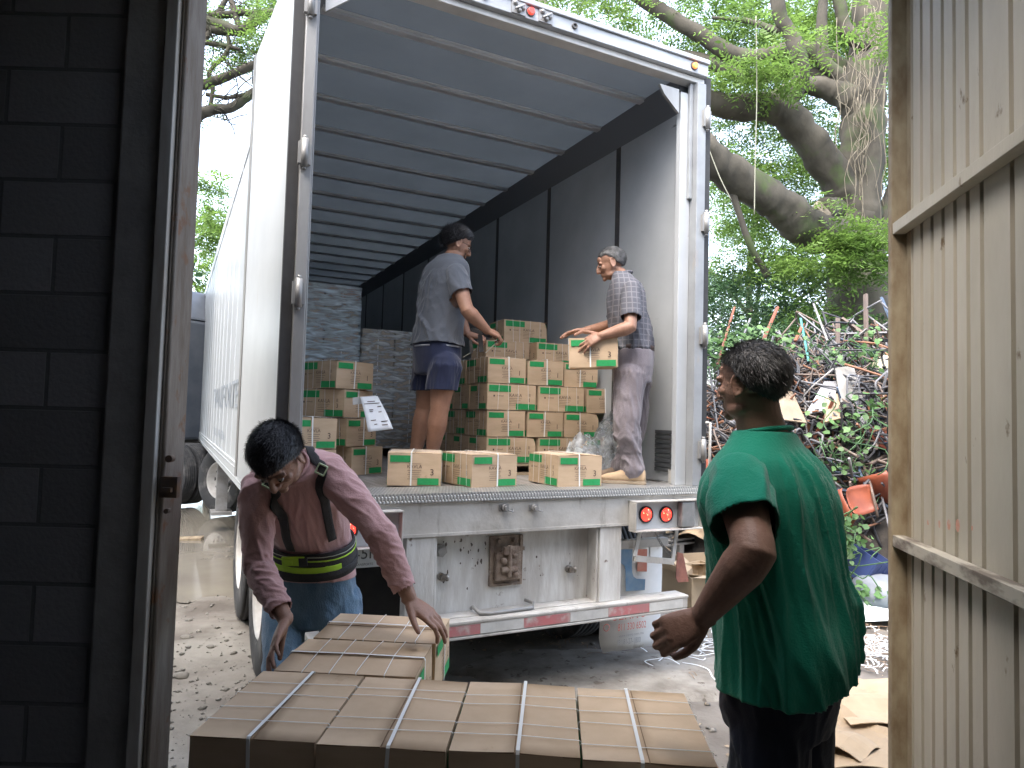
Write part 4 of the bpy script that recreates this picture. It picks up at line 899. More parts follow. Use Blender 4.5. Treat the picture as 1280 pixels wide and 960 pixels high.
def eyes(parent, M, brow=(.02, .015, .012), moustache=False):
    for s_ in (-1, 1):
        mb = MB(); mb.merge(MB().ell((s_*.0315, .0795, .001), (.0115, .0115, .0055), n=14, k=10), M)
        mb.build('eye', mat('eye white', (.32, .29, .26), rough=.25), parent)
    for s_ in (-1, 1):
        mb = MB(); mb.merge(MB().ell((s_*.0315, .0890, .0005), (.0052, .003, .0042), n=10, k=6), M)
        mb.build('iris', mat('iris', (.03, .018, .01), rough=.1), parent)
    for s_ in (-1, 1):
        mb = MB()
        for q in range(40):
            t = q/39; x = s_*(.014+.034*t); y = .0885-.02*t*t; z = .0245+.006*math.sin(t*2.6)-.004*t+random.uniform(-.003, .003); a = Vector((x, y, z)); b_ = a+Vector((s_*.007, .0-.002*t, random.uniform(-.001, .003))); w_ = Vector((0, .0008, .0016))
            mb.add([M@(a-w_), M@(b_), M@(a+w_)], [(0, 1, 2)])
        mb.build('eyebrow', mat('brow hair', brow, rough=.7), parent)
def hair(parent, M, m_, line, thick=.012, tuft=.006, nstr=2600, length=.02, seed=1, flow=(0, -.5, -.6), wave=0, lift=.3):
    """line(x,y,z)->signed amount: >0 haired. coordinates are local head units"""
    n_, k_ = 120, 84; vs = []; fs = []
    for i in range(k_+1):
        th = math.pi*i/k_
        for j in range(n_):
            a = 2*math.pi*j/n_; d = Vector((math.sin(th)*math.cos(a), math.sin(th)*math.sin(a), math.cos(th)))
            p = Vector((d.x*.0765, -.014+d.y*.0945, .030+d.z*.0835))
            if p.z < .02: k = 1-(.02-p.z)*.0; p.y = p.y if p.y > 0 else p.y*(1-.9*(.02-p.z))
            g = line(p.x, p.y, p.z); w_ = max(-1, min(1, g/.012)); w_ = w_*abs(w_)**.0
            t = (thick*w_ if w_ > 0 else .012*w_)
            if w_ > 0: t += w_*(tuft*noise.noise(d*9+V3(seed, 0, 0))+tuft*.6*noise.noise(d*26+V3(0, seed, 0)))
            vs.append(M@(p+d*t))
    for i in range(k_):
        for j in range(n_): fs.append((i*n_+j, (i+1)*n_+j, (i+1)*n_+(j+1) % n_, i*n_+(j+1) % n_))
    mb = MB(); mb.add(vs, fs, 0, True); rg = random.Random(seed); fl = Vector(flow)
    c = 0; t_ = 0
    while c < nstr and t_ < nstr*6:
        t_ += 1
        d = Vector((rg.gauss(0, 1), rg.gauss(0, 1), rg.gauss(0, 1))).normalized(); p = Vector((d.x*.0765, -.014+d.y*.0945, .030+d.z*.0835)); g = line(p.x, p.y, p.z)
        if g < -.002: continue
        w_ = min(1, max(0, g/.012)); q = p+d*(thick*w_*.8+.001); f_ = fl-d*fl.dot(d)
        f_ = (f_.normalized() if f_.length > .01 else d.orthogonal())+Vector((rg.gauss(0, .28), rg.gauss(0, .28), rg.gauss(0, .22)))
        f_.normalize(); L_ = length*rg.uniform(.5, 1.1)*(.5+.5*w_); s_ = f_.cross(d).normalized()*.0009
        e1 = q+f_*L_*.55+d*lift*L_*.6; e2 = q+f_*L_+d*lift*L_*(.5 if not wave else 1.0)
        mb.add([M@(q-s_), M@(q+s_), M@(e1+s_*.8), M@(e1-s_*.8), M@e2], [(0, 1, 2, 3), (3, 2, 4)]); c += 1
    return mb.build('hair', m_, parent)
def hand(mb, wr, d, nrm, curl=(.5, .5, .5, .5), side=1, tcurl=.5, s=1.0, spread=.08, thumb_out=.7, bend0=None, tdown=.3):
    """wr wrist centre, d towards fingers, nrm out of the back of the hand; side=+1: thumb lies on d x nrm side"""
    d = Vector(d).normalized(); nrm = Vector(nrm); nrm = (nrm-d*nrm.dot(d)).normalized(); x = d.cross(nrm)*side
    def Q(a, b, c): return Vector(wr)+(x*a+d*b+nrm*c)*s
    loft(mb, [(Q(0, -.025, 0), x, nrm, .026*s, .019*s), (Q(0, .0, 0), x, nrm, .028*s, .018*s), (Q(.002, .03, .0), x, nrm, .036*s, .018*s, 2.4), (Q(.002, .06, .0), x, nrm, .041*s, .016*s, 2.6), (Q(0, .085, -.001), x, nrm, .041*s, .012*s, 2.6), (Q(0, .094, -.003), x, nrm, .036*s, .006*s)], 20)
    L = [(.044, .026, .022), (.048, .030, .023), (.045, .028, .022), (.036, .021, .019)]; r0 = (.0092, .0095, .0090, .0080); xs = (.0315, .0105, -.0105, -.0305); ys = (.084, .089, .086, .077)
    for i in range(4):
        p = Q(xs[i], ys[i]-.012, -.002); sp = (1.5-i)*spread; dd = (d+x*sp).normalized(); pts = [p]; a = (bend0[i] if bend0 else curl[i]*.6); rr = [r0[i]*s*1.05]
        p = Q(xs[i], ys[i], -.002); pts.append(p); rr.append(r0[i]*s*1.02)
        ax = x
        for k in range(3):
            v = dd*math.cos(a)-nrm*math.sin(a); p = p+v*L[i][k]*s; pts.append(p); rr.append(r0[i]*s*(.96, .90, .80)[k]); a += curl[i]*(1.1, .8, 0)[k]
        capsule(mb, pts, rr, 12)
        mb.ell(pts[1]+nrm*.003*s, (.0095*s,)*3, n=10, k=6); mb.ell(pts[2], (r0[i]*s*1.06,)*3, n=10, k=6)
    t = (d*.55+x*thumb_out-nrm*tdown).normalized(); p0 = Q(.022, .012, -.004); p1 = p0+t*.042*s; t2 = (t+(d*.5-x*.5-nrm*.2)*tcurl).normalized(); p2 = p1+t2*.034*s; t3 = (t2+(d*.4-x*.6)*tcurl*.7).normalized(); p3 = p2+t3*.026*s
    capsule(mb, [p0, p1, p2, p3], [.0165*s, .0125*s, .0108*s, .0088*s], 12)
def arm(mb, sh, el, wr, r=(.052, .043, .040, .027), inf=0, n=18, upto=1.0):
    sh, el, wr = Vector(sh), Vector(el), Vector(wr)
    d1 = (el-sh); d2 = (wr-el)
    pts = [sh, sh+d1*.35, sh+d1*.75, el, el+d2*.22, el+d2*.6, wr]; rd = [r[0], r[0]*1.0, r[1]*1.0, r[1]*.98, r[2]*1.12, r[2]*.9, r[3]]
    capsule(mb, pts, [q+inf for q in rd], n)
def wrinkle(V, Nn, specs, base=.0):
    """specs: dicts kind ring/drape between A and B"""
    out = np.zeros(len(V))
    for sp in specs:
        A = np.array(sp['A']); Bp = np.array(sp['B']); L = np.linalg.norm(Bp-A); ax = (Bp-A)/L; rel = V-A; s = rel@ax; rad = rel-np.outer(s, ax); rr = np.linalg.norm(rad, axis=1)
        w_ = np.clip((s+sp.get('fade', .05))/sp.get('fade', .05), 0, 1)*np.clip((L+sp.get('fade', .05)-s)/sp.get('fade', .05), 0, 1)*np.clip((sp['R']-rr)/(.25*sp['R']), 0, 1)
        e1 = np.cross(ax, np.array([.3, .5, .81])); e1 /= np.linalg.norm(e1); e2 = np.cross(ax, e1); az = np.arctan2(rad@e2, rad@e1)
        idx = np.nonzero(w_ > .01)[0]; sc_ = sp.get('nscale', 9); nz = np.array([noise.noise(Vector(V[i]*sc_)) for i in idx]) if len(idx) else np.zeros(0)
        nz2 = np.array([noise.noise(Vector(V[i]*sc_*.45+7)) for i in idx]) if len(idx) else np.zeros(0)
        nz3 = np.array([noise.noise(Vector((V[i][0]*sc_*1.7+3, V[i][1]*sc_*1.7, V[i][2]*sc_*1.7+9))) for i in idx]) if len(idx) else np.zeros(0)
        if sp['kind'] in ('cloth', 'cuff'):
            ka, ks = sp.get('ka', 2.2), sp.get('ks', 3.0); v = np.zeros(len(idx)); sk = sp.get('skew', 0)
            for q, i in enumerate(idx):
                ca, sa = math.cos(az[i]), math.sin(az[i]); ss = s[i]+sk*.03*sa
                n1 = noise.noise(Vector((ca*ka, sa*ka, ss*ks+5))); n2 = noise.noise(Vector((ca*ka*2.1+3, sa*ka*2.1, ss*ks*1.7)))
                v[q] = (1-min(1, abs(n1)*3.2))*1.1-.35+(1-min(1, abs(n2)*3.5))*.45
            out[idx] += sp['amp']*v*w_[idx]*np.clip(.75+.9*nz2, .15, 1.4); continue
        if sp['kind'] == 'ring': ph = 2*math.pi*s[idx]/sp['lam']+sp.get('warp', 2.2)*nz*2+sp.get('skew', 1.2)*np.sin(az[idx]+nz2*3)
        else: ph = sp['k']*az[idx]+sp.get('warp', 2.0)*nz*2+sp.get('twist', 2)*s[idx]
        v = 1-np.abs(np.sin(ph/2))*2; v = np.sign(v)*np.abs(v)**.8
        amp = sp['amp']*(.12+1.5*np.clip(nz2+.30, 0, 1.1))*np.clip(.55+1.3*nz3, .1, 1.4)
        out[idx] += amp*v*w_[idx]
    return V+Nn*(out+base)[:, None]
def noisefold(V, amp, sc_, seed=0, stretch=(1, 1, 1)):
    st = np.array(stretch); return np.array([amp*(1-2*abs(noise.noise(Vector(p*sc_*st)+V3(seed, seed, 0)))) for p in V])
def surf(name, mb, vox, m_, parent, smooth=2, wr=None, folds=None, cut=None, mats=None, post=0):
    V, Nn, F = remesh(mb, vox, smooth)
    if wr: V = wrinkle(V, Nn, wr)
    if folds: V = V+Nn*noisefold(V, *folds)[:, None]
    if cut is not None:
        keep = cut(V); F = F[keep[F].all(axis=1)]
    o = npmesh(name, V, F, mats or m_, parent, smooth=True)
    return o, V, F
def bvh_of(V, F): return BVHTree.FromPolygons([Vector(v) for v in V], [tuple(int(q) for q in f) for f in F])
def ribbon(mb, pts, width, th, bvh, off=.002, mi=0, sub=6, closed=False, side=None):
    """band that follows a surface"""
    P_ = [Vector(p) for p in pts]; C_ = []
    k = len(P_)
    for i in range(k if closed else k-1):
        p0, p1, p2, p3 = P_[(i-1) % k if closed else max(i-1, 0)], P_[i], P_[(i+1) % k], P_[(i+2) % k if closed else min(i+2, k-1)]
        for s_ in range(sub):
            t = s_/sub; C_.append(.5*((2*p1)+(p2-p0)*t+(2*p0-5*p1+4*p2-p3)*t*t+(3*p1-p0-3*p2+p3)*t**3))
    if not closed: C_.append(P_[-1])
    vs = []; fs = []; n = len(C_)
    for i, c in enumerate(C_):
        lo, nn_, _, _ = bvh.find_nearest(c)
        t = (C_[(i+1) % n if closed else min(i+1, n-1)]-C_[i-1 if closed else max(i-1, 0)]).normalized()
        out = (c-lo); out = nn_ if out.length < 1e-4 or out.dot(nn_) < 0 else nn_
        sd = t.cross(out).normalized()
        row = []
        for q in (-1, -.5, 0, .5, 1):
            w_ = lo+sd*(width/2*q); l2, n2, _, _ = bvh.find_nearest(w_+out*.01); row.append(l2+n2*off)
        for q in row: vs.append(q)
        for q in row: vs.append(q+out*th)
    m_ = 10
    for i in range(n if closed else n-1):
        a = i*m_; b_ = ((i+1) % n)*m_
        for j in range(4): fs.append((a+5+j, a+6+j, b_+6+j, b_+5+j)); fs.append((a+j+1, a+j, b_+j, b_+j+1))
        fs.append((a, a+5, b_+5, b_)); fs.append((a+9, a+4, b_+4, b_+9))
    mb.add(vs, fs, mi, True)
    return C_
def torso_rings(sp, inf=0, i0=0, i1=None):
    """sp: list of (centre, side, front, hw, hd)"""
    out = []
    for c, s_, f_, a, b_ in sp[i0:i1]: out.append((c, s_, f_, a+inf, b_+inf, 2.3))
    return out
def densify(sp, m=3):
    o = []
    for i in range(len(sp)-1):
        for k in range(m):
            t = k/m; p0 = sp[max(i-1, 0)]; p1 = sp[i]; p2 = sp[i+1]; p3 = sp[min(i+2, len(sp)-1)]
            def cr(a, b, c, d): return .5*((2*b)+(c-a)*t+(2*a-5*b+4*c-d)*t*t+(3*b-a-3*c+d)*t**3)
            o.append((cr(p0[0], p1[0], p2[0], p3[0]), p1[1].lerp(p2[1], t).normalized(), p1[2].lerp(p2[2], t).normalized(), cr(p0[3], p1[3], p2[3], p3[3]), cr(p0[4], p1[4], p2[4], p3[4])))
    o.append(sp[-1]); return o
def leg(mb, hip, kn, an, r=(.088, .058, .056, .038), inf=0, n=20):
    hip, kn, an = Vector(hip), Vector(kn), Vector(an); d1 = kn-hip; d2 = an-kn
    capsule(mb, [hip, hip+d1*.4, hip+d1*.8, kn, kn+d2*.25, kn+d2*.65, an], [r[0]+inf, r[0]*.92+inf, r[1]*1.08+inf, r[1]+inf, r[2]*1.08+inf, r[2]*.75+inf, r[3]+inf], n)
def foot(mb, an, f, inf=0):
    f = Vector(f); f.z = 0; f.normalize(); x = Vector((f.y, -f.x, 0)); U = V3(0, 0, 1); a = Vector(an); z0 = a.z-.075
    b_ = Vector((a.x, a.y, 0))
    def q(d, h): return b_+f*d+U*(z0+h)
    loft(mb, [(q(-.065, .035), x, U, .022, .024), (q(-.055, .038), x, U, .033+inf, .036+inf, 2.4), (q(0, .045), x, U, .037+inf, .044+inf, 2.4), (q(.07, .038), x, U, .042+inf, .036+inf, 2.6), (q(.13, .026), x, U, .048+inf, .025+inf, 2.6), (q(.18, .02), x, U, .040+inf, .019+inf, 2.4), (q(.198, .018), x, U, .02, .012)], 20)
def shoe(parent, an, f, m_up, m_sole, tall=False, L=1.0):
    f = Vector(f); f.z = 0; f.normalize(); x = Vector((f.y, -f.x, 0)); U = V3(0, 0, 1); a = Vector(an); z0 = a.z-.078; b_ = Vector((a.x, a.y, 0)); e = None
    def q(d, h): return b_+f*d*L+U*(z0+h)
    mb = MB(); loft(mb, [(q(-.083, .05), x, U, .022, .028), (q(-.075, .052), x, U, .038, .042, 2.5), (q(-.02, .062), x, U, .043, .052, 2.5), (q(.05, .056), x, U, .046, .044, 2.6), (q(.12, .042), x, U, .052, .030, 2.6), (q(.175, .036), x, U, .047, .023, 2.5), (q(.205, .032), x, U, .028, .014)], 22)
    loft(mb, [(q(-.03, .06), x, f, .040, .045), (q(-.02, .10), x, f, .041, .047), (q(-.02, .135 if tall else .112), x, f, .040, .046)], 20)
    V, Nn, F = remesh(mb, .006, 3); o = npmesh('shoe', V, F, m_up, parent, smooth=True)
    out = []; ctrl = [(-.088, .030), (-.078, .038), (-.02, .040), (.04, .040), (.10, .050), (.15, .053), (.19, .042), (.213, .02)]
    poly = [q(d, 0)+x*w for d, w in ctrl]+[q(d, 0)-x*w for d, w in reversed(ctrl)]; n = len(poly); vs = poly+[p+U*.022 for p in poly]
    mb = MB(); mb.add(vs, [tuple(range(n)), tuple(reversed(range(n, 2*n)))]+[(i, n+i, n+(i+1) % n, (i+1) % n) for i in range(n)]); mb.build('sole', m_sole, o, bev=.004)
    return o
UPZ = V3(0, 0, 1)
def person(label, loc): return empty('person', loc, 0, label, 'person')
def place_children(root):       # meshes were modelled in world space: bring them under the root's frame
    loc = root.location.copy()
    for ch in root.children: ch.location = ch.location-loc
def fabric(name, c1, c2, bump=.35, bscale=160, rough=.9, scale=5, **k): return mat(name, c1, c2, scale=scale, rough=rough, bump=bump, bscale=bscale, sheen=.25, spec=.2, **k)
# ---------------------------------------------------------------- man in green (back to us, in the doorway)
def man_green():
    Yc = 1.80; f = V3(-.70, .71, 0).normalized(); s_ = V3(-f.y, f.x, 0)       # s_ = his left
    root = person('grey-haired man in a green t-shirt and dark trousers seen from behind at the doorway', (at(985, 800, Yc).x, Yc, 0))
    root['category'] = 'person'
    def C(px, py, Y=Yc): return at(px, py, Y)
    hipc = C(987, 800); up = UPZ
    sp = [(C(975, 905), s_, f, .145, .115), (C(976, 850), s_, f, .160, .135), (C(980, 795), s_, f, .162, .140), (C(976, 735), s_, f, .158, .135), (C(968, 670), s_, f, .166, .132), (C(962, 618), s_, f, .178, .125), (C(958, 580), s_, f, .162, .100), (C(962, 555), s_, f, .125, .075), (C(956, 535), s_, f, .065, .062), (C(948, 505), s_, f, .056, .058)]
    spd = densify(sp, 3)
    hc = C(939, 480); hf = V3(-.62, .79, -.05); hu = V3(-.05, .02, 1)
    shl = C(922, 600, 1.665); ell = C(943, 690, 1.50); wrl = C(880, 768, 1.60)
    shr = C(990, 602, 1.95); elr = C(1000, 695, 2.02); wrr = C(935, 735, 2.18)
    ck = C(980, 842); kl = V3(ck.x-.065, 1.735, .50); kr = V3(ck.x+.065, 1.87, .50); al = V3(ck.x-.07, 1.72, .08); ar = V3(ck.x+.075, 1.90, .08)
    hc_ = C(980, 842); hl = hc_+s_*.068-UPZ*.05; hr = hc_-s_*.068-UPZ*.05
    body = MB(); loft(body, torso_rings(spd, -.018)); M = head(body, hc, hf, hu, .92, .97)
    loft(body, [(C(953, 540), s_, f, .062, .066), (C(947, 515), s_, f, .057, .060), (C(943, 495), s_, f, .056, .06)])
    arm(body, shl, ell, wrl, (.056, .048, .045, .029)); arm(body, shr, elr, wrr, (.056, .048, .045, .029))
    hand(body, wrl+(wrl-ell).normalized()*.012, V3(-.83, .12, -.45), V3(.05, -.86, .50), (1.15, 1.1, 1.05, 1.0), -1, .6, 1.0, .05, .4)
    hand(body, wrr, V3(-.9, .3, -.2), V3(-.1, .3, .9), (.5, .5, .5, .5), -1, .4)
    for h_, k_, a_ in ((hl, kl, al), (hr, kr, ar)): leg(body, h_, k_, a_); foot(body, a_, f)
    o, Vb, Fb = surf('body', body, .0042, skinmat('brown skin', (.34, .20, .145), (.28, .155, .11)), root, 2)
    grey = mat('greying hair', (.045, .042, .040), (.16, .155, .15), scale=30, lo=.45, hi=.75, rough=.55, island=.35)
    def line(x, y, z):
        if y > .01: return min(z-.052-.35*(y-.01), .02)
        if y > -.03: return z-.028+ .4*(-.0)-(.01-y)*-.0 if False else z-(.05-(.01-y)*1.5)
        return z-(-.01-(-.03-y)*.9)-.0
    hair(root, M, grey, line, .010, .0022, 12000, .026, 3, (0, -.5, -.8), lift=.22)
    eyes(root, M, (.1, .1, .1))
    # t-shirt
    sh = MB(); r2 = densify([(C(978, 893), s_, f, .168, .150), (C(982, 845), s_, f, .176, .158), (C(982, 790), s_, f, .180, .162), (C(976, 730), s_, f, .176, .152), (C(968, 670), s_, f, .182, .146), (C(962, 618), s_, f, .188, .138), (C(958, 582), s_, f, .166, .112), (C(957, 560), s_, f, .118, .084), (C(955, 541), s_, f, .076, .072)], 3)
    loft(sh, torso_rings(r2, .0), 40)
    loft(sh, [(C(1030, 800), s_, f, .04, .04), (C(1030, 782), s_, f, .07, .085), (C(1020, 745), s_, f, .085, .10), (C(998, 700), s_, f, .10, .10)], 24)   # tail hanging off the seat
    d1 = (ell-shl); capsule(sh, [shl+d1*.0, shl+d1*.3, shl+d1*.62], [.062, .069, .071], 22)
    d2 = (elr-shr); capsule(sh, [shr-d2*.0, shr+d2*.3, shr+d2*.62], [.058, .064, .066], 22)
    nd = d1.normalized(); cutp = np.array(shl+d1*.66); ndv = np.array(nd)
    nd2 = np.array(d2.normalized()); cut2 = np.array(shr+d2*.66)
    hemL = C(905, 855, 1.80).z; hemR = C(1078, 795, 1.80).z
    def cut(V):
        side1 = (np.abs((V-np.array(shl)-np.outer((V-np.array(shl))@ndv, ndv)).__pow__(2).sum(1)) < .0075) & (((V-cutp)@ndv) > 0)
        side2 = ((V-np.array(shr)-np.outer((V-np.array(shr))@nd2, nd2)).__pow__(2).sum(1) < .0075) & (((V-cut2)@nd2) > 0)
        x = V[:, 0]; zh = .945+.0*x+np.clip((x-.78)*.42, -.02, .10)
        return ~(side1 | side2 | (V[:, 2] < zh))
    top = C(962, 565); bot = C(1000, 900)
    wr = [dict(kind='cloth', A=tuple(C(960, 590, 1.80)), B=tuple(C(1020, 900, 1.82)), R=.36, ka=3.4, ks=2.2, amp=.016, nscale=2.6, fade=.06),
          dict(kind='cloth', A=tuple(shl), B=tuple(shl+d1*.66), R=.11, ka=1.4, ks=9, amp=.007, skew=1.5)]
    fab = fabric('green jersey', (.011, .26, .168), (.009, .225, .142))
    o, V, F = surf('t_shirt', sh, .0062, fab, root, 5, wr, (.010, 3.4, 4, (1, 1, .4)), cut); q = o.modifiers.new('s', 'SOLIDIFY'); q.thickness = .003; q.offset = -1
    bv = bvh_of(V, F); mb = MB()
    ring = [C(955, 541)+s_*(.071*math.cos(t))+f*(.068*math.sin(t))+UPZ*(.012*math.cos(t)*0-.012*math.sin(t)) for t in np.linspace(0, 6.28, 25)[:-1]]
    mb.tube([p+UPZ*.004 for p in ring], .0065, 8, closed=True); mb.build('collar', fab, o)
    c0 = cutp-ndv*.012
    # trousers
    tr_ = MB(); loft(tr_, torso_rings(densify(sp[:4], 3), .002), 32)
    for h_, k_, a_ in ((hl, kl, al), (hr, kr, ar)): leg(tr_, h_, k_, a_, (.098, .085, .080, .075)); 
    wr = [dict(kind='cloth', A=tuple(h_+V3(0, 0, .05)), B=tuple(k_), R=.16, ka=1.4, ks=5, amp=.012, skew=2) for h_, k_ in ((hl, kl), (hr, kr))]
    surf('trousers', tr_, .0075, fabric('navy trousers', (.014, .017, .032), (.020, .024, .042), .2), root, 3, wr, (.006, 5, 2, (1, 1, .4)))
    for a_ in (al, ar): shoe(root, a_, f, M_rub, M_dark)
    return root
# ---------------------------------------------------------------- man in pink bending over the cartons
def man_pink():
    root = person('young man in a pink long-sleeved shirt and black back-support belt leaning over the cartons', (at(385, 800, 3.0).x, 3.02, 0))
    C = at; s_ = V3(1, .06, 0).normalized(); F0 = V3(.06, -1, 0)
    hip = C(393, 722, 2.93); neck = C(352, 600, 2.50)
    def fr(k):   # front vector rotates down as the spine leans
        a = R_(12+50*k); return V3(.06*math.cos(a)*1, -math.cos(a), -math.sin(a)).normalized()
    sd = V3(1, .06, 0).normalized()
    s2 = V3(.985, -.02, -.16 if 0 else .12).normalized()      # shoulders tilt: his left shoulder is higher
    sp = [(C(393, 775, 2.97), s_, fr(-.2), .150, .115), (C(393, 735, 2.955), s_, fr(0), .165, .120), (C(392, 700, 2.91), s_, fr(.1), .155, .112), (C(390, 668, 2.86), s_.lerp(s2, .3).normalized(), fr(.35), .145, .105), (C(384, 640, 2.77), s_.lerp(s2, .6).normalized(), fr(.6), .158, .115), (C(376, 612, 2.68), s2, fr(.8), .170, .118), (C(369, 594, 2.60), s2, fr(.9), .172, .098), (C(364, 586, 2.545), s2, fr(.95), .120, .070), (C(360, 580, 2.50), s2, fr(.95), .062, .060), (C(354, 578, 2.44), s2, fr(.8), .052, .055)]
    spd = densify(sp, 3)
    hc = C(347, 573, 2.33); hf = V3(-.02, -.50, -.88); hu = V3(-.15, -.86, .48)
    shr = C(322, 612, 2.555); elr = C(322, 708, 2.50); wrr = C(357, 774, 2.38)        # his right, left in the picture
    shl = C(415, 592, 2.56); ell = C(477, 668, 2.42); wrl = C(512, 748, 2.395)
    hr = C(357, 752, 2.97); hl = C(425, 752, 2.97); kr = C(352, 845, 2.80); kl = C(432, 845, 2.90); ar = V3(kr.x+.0, 3.05, .08); al = V3(kl.x+.02, 3.18, .08)
    body = MB(); loft(body, torso_rings(spd, -.016)); M = head(body, hc, hf, hu, .98, 1.0, .95)
    loft(body, [(C(361, 588, 2.50), s2, fr(.8), .055, .060), (C(355, 580, 2.42), s2, fr(.7), .052, .056), (C(349, 574, 2.38), s2, fr(.7), .054, .056)])
    arm(body, shr, elr, wrr, (.048, .040, .038, .026)); arm(body, shl, ell, wrl, (.048, .040, .038, .026))
    hand(body, wrl+V3(.003, 0, -.008), V3(.80, -.16, -.50), V3(.42, -.30, .82), (.55, .35, .35, .4), 1, .25, 1.0, .06, .55, bend0=(.05, .12, .12, .2), tdown=.10)
    hand(body, wrr+V3(0, -.0, -.006), V3(-.12, -.80, -.58), V3(-.85, .0, .5), (.25, .25, .3, .35), 1, .3, 1.0, .05, .75, bend0=(.1, .1, .12, .15))
    for h_, k_, a_ in ((hl, kl, al), (hr, kr, ar)): leg(body, h_, k_, a_, (.082, .056, .053, .037)); foot(body, a_, F0)
    surf('body', body, .0042, skinmat('young brown skin', (.30, .17, .12), (.25, .135, .092)), root, 2)
    dark = mat('black hair', (.012, .012, .014), (.030, .030, .034), scale=40, rough=.45, island=.4)
    def line(x, y, z):
        if y > .03: return z-.046
        if y > -.03: return z-(.046-(.03-y)*.8)
        return z-(-.002-(-.03-y)*1.0)
    hair(root, M, dark, line, .013, .0025, 12000, .026, 5, (0, .8, .1), lift=.3)
    eyes(root, M)
    # shirt with long sleeves
    pink = fabric('dusty pink jersey', (.50, .31, .30), (.45, .265, .26), .25)
    sh = MB(); r2 = [(C(393, 742, 2.945), s_, fr(0), .172, .128)]+[(c, a, b_, w_, d_) for c, a, b_, w_, d_ in sp[2:8]]
    r2.append((C(361, 583, 2.515), s2, fr(.95), .082, .070)); loft(sh, torso_rings(densify(r2, 3), .008), 40)
    for a_, b_, c_ in ((shr, elr, wrr), (shl, ell, wrl)):
        d2 = c_-b_; capsule(sh, [a_, a_.lerp(b_, .35), a_.lerp(b_, .75), b_, b_+d2*.3, b_+d2*.7, b_+d2*.9], [.061, .058, .051, .050, .048, .041, .035], 22)
    cuts = [(np.array(c_), np.array((c_-b_).normalized()), (c_-b_).length*.1) for b_, c_ in ((elr, wrr), (ell, wrl))]
    zc = C(393, 716, 2.93).z
    def cut(V):
        bad = V[:, 2] < zc-.012+.0*V[:, 0]
        bad &= (np.abs(V[:, 0]-sp[1][0].x) < .22) & (V[:, 1] > 2.72)
        for c_, d_, l_ in cuts:
            rel = V-c_; s1 = rel@d_; rr = np.linalg.norm(rel-np.outer(s1, d_), axis=1); bad |= (s1 > -.012-l_) & (rr < .09) & (s1 < .1)
        return ~bad
    wr = []
    for a_, b_, c_ in ((shr, elr, wrr), (shl, ell, wrl)):
        wr.append(dict(kind='cuff', A=tuple(b_.lerp(c_, .0)), B=tuple(c_), R=.085, ka=.75, ks=26, amp=.0065, skew=1)); wr.append(dict(kind='cloth', A=tuple(a_), B=tuple(b_), R=.09, ka=1.1, ks=11, amp=.008, skew=2))
    wr.append(dict(kind='cloth', A=tuple(sp[7][0]), B=tuple(sp[2][0]), R=.24, ka=2.6, ks=4, amp=.009))
    o, V, F = surf('shirt', sh, .0055, pink, root, 4, wr, (.005, 5, 1, (1, 1, 1)), cut); q = o.modifiers.new('s', 'SOLIDIFY'); q.thickness = .003; q.offset = -1
    gd_ = MB(); loft(gd_, torso_rings(densify(r2, 3), .016), 40)
    for a_, b_ in ((shr, elr), (shl, ell)): capsule(gd_, [a_, a_.lerp(b_, .35)], [.070, .066], 22)
    Vg, _, Fg = remesh(gd_, .012, 6); bv = bvh_of(Vg, Fg)
    mb = MB(); cc_ = C(361, 583, 2.515)
    ringp = [cc_+s2*(.074*math.cos(t))+fr(.95)*(.066*math.sin(t))+ (UPZ*-.0) for t in np.linspace(0, 6.28, 25)[:-1]]
    mb.tube([p+(sp[8][0]-sp[7][0]).normalized()*.006+V3(0, 0, .0) for p in ringp], .005, 8, closed=True); mb.build('collar', pink, o)
    # belt round the waist
    blk = mat('black webbing', (.018, .018, .02), (.03, .03, .032), scale=60, rough=.8, bump=.3, bscale=200); lime = mat('lime stripe', (.36, .62, .03), (.42, .66, .06), scale=30, rough=.6)
    def belt(level, width, off, m_, nm, par, t0=0, t1=6.283, th=.005, zoff=0):
        c = level; pts = [c+s_*(.175*math.cos(t))+F0*(.145*math.sin(t))+UPZ*(zoff-.05*math.sin(t)) for t in np.linspace(t0, t1, 29)[:-1]]
        mb = MB(); ribbon(mb, pts, width, th, bv, off, 0, 3, closed=(t1-t0 > 6.2)); return mb.build(nm, m_, par)
    lv = C(390, 690, 2.88)
    bt = belt(lv, .125, .006, blk, 'back_support_belt', root, th=.006)
    belt(lv+UPZ*.026, .006, .0135, lime, 'lime_piping', bt, th=.0015)
    belt(lv+UPZ*.046, .003, .0135, mat('grey piping', (.4, .42, .35), rough=.6), 'grey_piping', bt, th=.0015)
    belt(lv-UPZ*.012, .026, .0135, lime, 'lime_stripe', bt, R_(35), R_(160), .002); belt(lv-UPZ*.034, .022, .0132, blk, 'webbing', bt, th=.003)
    bp_ = C(376, 690, 2.80); lo, n_, _, _ = bv.find_nearest(bp_)
    mb = MB(); Mx = frameM(lo+n_*.018, s_, n_.cross(s_).normalized()*1); mb.box(-.055, .035, -.021, .021, 0, .009, 0, Mx); mb.box(-.045, -.012, -.012, .012, .0092, .014, 0, Mx); mb.box(.012, .046, -.019, .019, .001, .012, 1, Mx)
    mb.build('buckle', [lime, blk], bt, bev=.003)
    # suspenders
    def susp(P_, nm='suspender'):
        mb = MB(); ribbon(mb, P_, .036, .0025, bv, .004, 0, 8); o2 = mb.build(nm, blk, root); return o2
    Yb = 2.6
    a1 = susp([C(384, 553, 2.66), C(388, 560, 2.54), C(397, 583, 2.46), C(404, 615, 2.53), C(411, 655, 2.66), C(414, 672, 2.74)])
